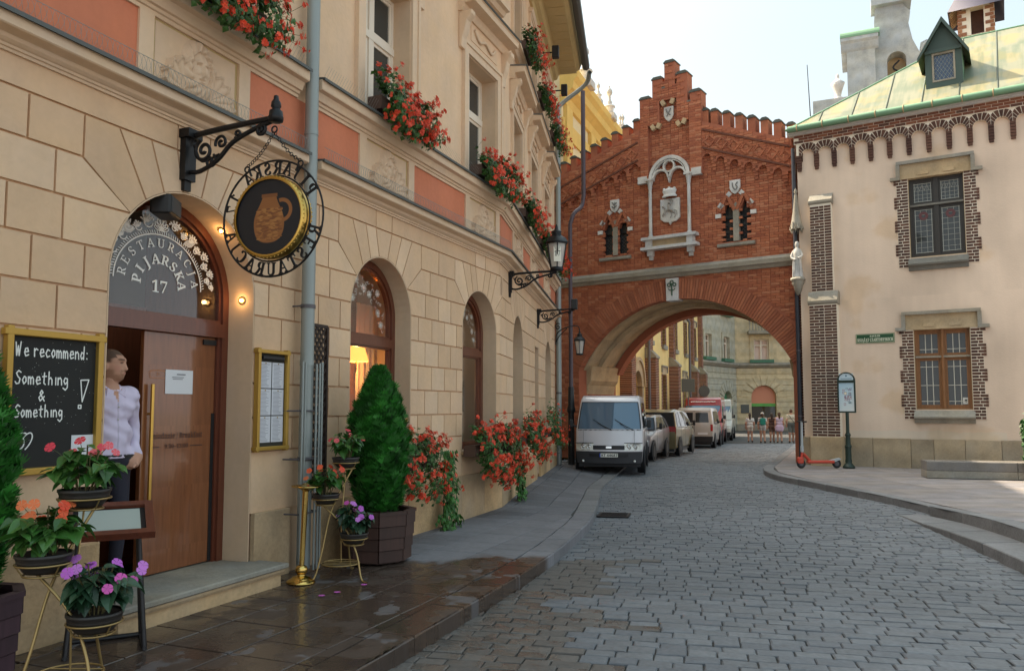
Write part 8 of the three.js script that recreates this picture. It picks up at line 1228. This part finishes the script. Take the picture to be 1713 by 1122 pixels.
function headField(hairLong) { const c = [0, 1.63, .015]; return (x, y, z) => { let r = ell(x, y, z, [0, 1.655, 0], [.076, .098, .094]); r = smin(r, ell(x, y, z, [0, 1.59, .032], [.056, .07, .062]), .03); r = smin(r, ell(x, y, z, [0, 1.548, .062], [.028, .026, .026]), .025); r = smin(r, cap3(x, y, z, [0, 1.648, .090], [0, 1.607, .104], .008, .012), .016); r = smin(r, cap3(x, y, z, [-.034, 1.672, .082], [.034, 1.672, .082], .013, .013), .018); r = smin(r, cap3(x, y, z, [-.02, 1.577, .084], [.02, 1.577, .084], .011, .011), .012); for (const s of [-1, 1]) { r = smin(r, ell(x, y, z, [s * .078, 1.622, -.004], [.012, .032, .02]), .012); r = Math.max(r, -ell(x, y, z, [s * .031, 1.650, .094], [.013, .008, .009])); } r = smin(r, cap3(x, y, z, [0, 1.42, -.012], [0, 1.56, .0], .058, .054), .03); return r; }; }
const bodyMat = mat([1, 1, 1], .8, { vc: true });
function person(label, o) {
  const g = thing('person', label, 'person', { pos: o.pos, group: o.group }); g.rotation.y = o.rot; g.scale.setScalar(o.h / 1.75);
  const J = Object.assign(restJ(), o.J || {}), B = bodyField(J, o.extra || [], o.fold || 0), hf = headField(), col = o.col;
  const geo1 = netMesh(B.d, [-.42, -.02, -.36], [.42, 1.56, .36], o.cell || .015, (x, y, z) => col(B.tag(x, y, z), x, y, z)), geo2 = netMesh(hf, [-.12, 1.46, -.14], [.12, 1.78, .17], o.hcell || .008, (x, y, z) => o.head(x, y, z)); if (o.hz) geo2.scale(1, 1, o.hz); if (o.turn) geo2.rotateY(o.turn);
  part('body', merge([geo1, geo2]), bodyMat, g, { keepuv: true });
  if (o.hair) part('hair', netMesh(o.hair, [-.14, 1.3, -.2], [.14, 1.82, .14], o.hcell || .008, () => o.hairC), bodyMat, g, { keepuv: true });
  return g;
}
const mix3 = (a, b, t) => a.map((v, i) => v + (b[i] - v) * t);
const buzz = (hc, bc) => (x, y, z) => { // skin, cropped hair, stubble, brows and eyes
  const n = .86 + .28 * fbm(x * 120 + 20, y * 120 + z * 90, 4096, 3, 2), ax = Math.abs(x); let c = k3(skinC, .9 + .2 * fbm(x * 30 + 7, y * 30 + z * 20, 4096, 6, 2));
  c = mix3(c, [.52, .20, .15], .35 * sm(.03, .05, ax) * sm(.075, .05, ax) * sm(1.585, 1.605, y) * sm(1.64, 1.62, y) * sm(.03, .06, z));
  if (bc) { const jaw = sm(1.575, 1.556, y) * sm(-.01, .02, z), side = sm(1.61, 1.59, y) * sm(.06, .035, z) * sm(-.02, .0, z) * sm(.035, .05, ax), mo = sm(1.580, 1.585, y) * sm(1.60, 1.594, y) * sm(.04, .03, ax) * sm(.07, .08, z); c = mix3(c, k3(bc, n), .78 * Math.max(jaw, side, mo) * sm(1.505, 1.525, y)); c = mix3(c, [.42, .14, .12], .8 * sm(1.569, 1.573, y) * sm(1.582, 1.578, y) * sm(.026, .018, ax) * sm(.08, .09, z)); }
  const line = 1.705 - .35 * Math.max(0, .05 - z) * 1.4 - (ax > .05 ? .02 : 0), top = sm(line - .008, line + .010, y), back = sm(.0, -.03, z) * sm(1.55, 1.58, y), temple = sm(.045, .02, z) * sm(1.64, 1.66, y);
  c = mix3(c, k3(hc, n), Math.max(top, back, temple));
  c = mix3(c, k3(hc, .8), .85 * sm(1.664, 1.669, y) * sm(1.682, 1.677, y) * sm(.012, .018, ax) * sm(.056, .048, ax) * sm(.06, .07, z));
  return mix3(c, [.06, .035, .025], .8 * sm(1.643, 1.647, y) * sm(1.658, 1.654, y) * sm(.018, .023, ax) * sm(.046, .04, ax) * sm(.065, .075, z));
};
{ // waiter leaning out of the doorway
  const p = FA.w(-1.83, .302, -.20);
  const shirt = [.62, .55, .70], trou = [.018, .017, .03];
  const m = person('man with cropped hair and lilac shirt leaning in the doorway, looking out', { pos: p, rot: rad(60), turn: rad(38), h: 1.78, extra: [[[0, 1.38, .015], [0, 1.02, .035], .088, .095, 'top']], cell: .0095, hcell: .0036, fold: .0035, hz: 1.10, J: { elL: [.26, 1.15, -.09], wrL: [.20, .96, .06], haL: [.15, .92, .11], elR: [-.26, 1.14, -.10], wrR: [-.22, .94, .02], haR: [-.18, .88, .07] },
    col: (t, x, y, z) => { if ((y > 1.455 && Math.abs(x) < .068) || (y > 1.36 && z > .085 && Math.abs(x) < .028 * (y - 1.36) / .09)) return skinC; if (t === 'skin') return skinC; if (t === 'shoe') return [.01, .01, .01]; if (y < .985 && t !== 'fore' && t !== 'sleeve') return y > .955 ? [.012, .01, .01] : trou; const w = 1 + .10 * Math.sin(y * 60 + x * 30 + z * 22) * (fbm(x * 14, y * 14 + z * 9, 4096, 4, 2) - .5) * 4; return Math.abs(x - .004) < .006 && z > .05 ? k3(shirt, .75) : k3(shirt, w); }, head: buzz([.10, .055, .034], [.30, .15, .085]) });
  const sh = mat(shirt, .85); part('collar', [tube([[.03, 1.44, .072], [.062, 1.475, .03], [.06, 1.495, -.04], [0, 1.50, -.07], [-.06, 1.495, -.04], [-.062, 1.475, .03], [-.03, 1.44, .072]], .014, 30, 6), poly([[.015, 1.435], [.07, 1.47], [.075, 1.40]], .008, .085), poly([[-.015, 1.435], [-.07, 1.47], [-.075, 1.40]], .008, .085)], mat(k3(shirt, 1.08), .85), m);
  part('shirt_buttons', [0, 1, 2, 3].map((i) => new THREE.SphereGeometry(.006, 6, 5).translate(.002, 1.33 - i * .09, .125 - .003 * i)), MT.white, m); part('shirt_hem', lathe([[.128, .955], [.140, .965], [.138, 1.0]], 24).scale(1.28, 1, .92), sh, m);
}
{ // strollers at the end of the street
  const gp = 'people strolling at the end of the street', S = skinC, walk = (k) => ({ kneeL: [.09, .52, .10 * k], ankL: [.10, .10, .05 * k - .03], toeL: [.11, .04, .05 * k + .12], kneeR: [-.09, .51, .02], ankR: [-.10, .12, -.16 * k], toeR: [-.11, .04, -.05 * k] });
  const wear = (top, sleeve, bottom, yb, o = {}) => (t, x, y) => { if (t === 'shoe') return o.shoe || [.08, .05, .04]; if (t === 'skin' || (t === 'fore' && !o.long)) return S; if (t === 'sleeve') return sleeve && y > (o.sl || 1.25) ? sleeve : S; if (t === 'top' && y > .99) { if (y > 1.46) return S; return o.stripe && Math.floor(y * 22) % 2 ? o.stripe : top; } return y > yb ? bottom : S; };
  const hd = (hc) => buzz(hc, null), longH = (x, y, z) => Math.max(smin(ell(x, y, z, [0, 1.665, -.012], [.086, .105, .10]), cap3(x, y, z, [0, 1.62, -.07], [0, 1.42, -.085], .07, .05), .04), z - .045 - (y - 1.66) * .5);
  const Zp = -42.6, Y = -.246, rot = PI - rad(12); let a;
  person('person in white blouse carrying a pale bag beside the green backpack', { pos: V3(12.95, Y, -43.4), rot, h: 1.58, J: walk(.8), group: gp, col: wear([.72, .70, .66], [.72, .70, .66], [.70, .66, .58], .70), head: hd([.06, .035, .02]), hair: longH, hairC: [.06, .035, .022] });
  a = person('person in striped top and shorts with a green backpack', { pos: V3(13.38, Y, Zp), rot, h: 1.62, J: walk(1), group: gp, col: wear([.05, .05, .06], [.6, .58, .55], [.5, .48, .46], .74, { stripe: [.62, .60, .57] }), head: hd([.10, .05, .03]), hair: longH, hairC: [.10, .05, .03] });
  part('backpack', rb(.30, .40, .16, .06, 0, 1.25, -.20), mat([.02, .22, .16], .8), a); part('cap', [new THREE.SphereGeometry(.1, 12, 8, 0, 7, 0, 1.6).translate(0, 1.68, -.005)], mat([.72, .68, .62], .9), a);
  person('person with brown bag and dark top beside the lilac dress', { pos: V3(13.98, Y, -42.9), rot, h: 1.60, J: walk(-.7), group: gp, col: wear([.10, .05, .04], null, [.12, .06, .04], .66), head: hd([.05, .03, .02]), hair: longH, hairC: [.05, .03, .02] });
  person('person in lilac dress with long brown hair', { pos: V3(14.28, Y, Zp), rot, h: 1.64, J: walk(.9), group: gp, col: wear([.60, .46, .56], null, [.58, .42, .55], .68), head: hd([.09, .045, .02]), hair: longH, hairC: [.09, .045, .02], extra: [[[-.1, .9, 0], [.1, .9, 0], .12, .12, 'hip'], [[-.1, .78, 0], [.1, .78, 0], .12, .13, 'hip']] });
  a = person('tall person in cream shirt and grey shorts with a shoulder strap bag', { pos: V3(14.95, Y, Zp - .1), rot, h: 1.82, J: walk(-1), group: gp, col: wear([.66, .60, .46], [.66, .60, .46], [.10, .11, .10], .55), head: hd([.12, .06, .035]) });
  part('shoulder_bag', [tube([[.13, 1.47, -.06], [0, 1.25, -.15], [-.2, .98, -.1]], .014, 16, 6), rb(.10, .22, .26, .03, -.24, .88, 0)], MT.black, a);
  person('person in dark blue top beside the brick corner strip', { pos: V3(15.62, Y, -42.4), rot, h: 1.72, J: walk(.6), group: gp, col: wear([.014, .018, .045], [.014, .018, .045], [.03, .05, .06], .6), head: hd([.015, .012, .01]) });
}
scene.traverse((o) => { if (o.isMesh) { o.castShadow = true; o.receiveShadow = true; } });
renderer.render(scene, camera);
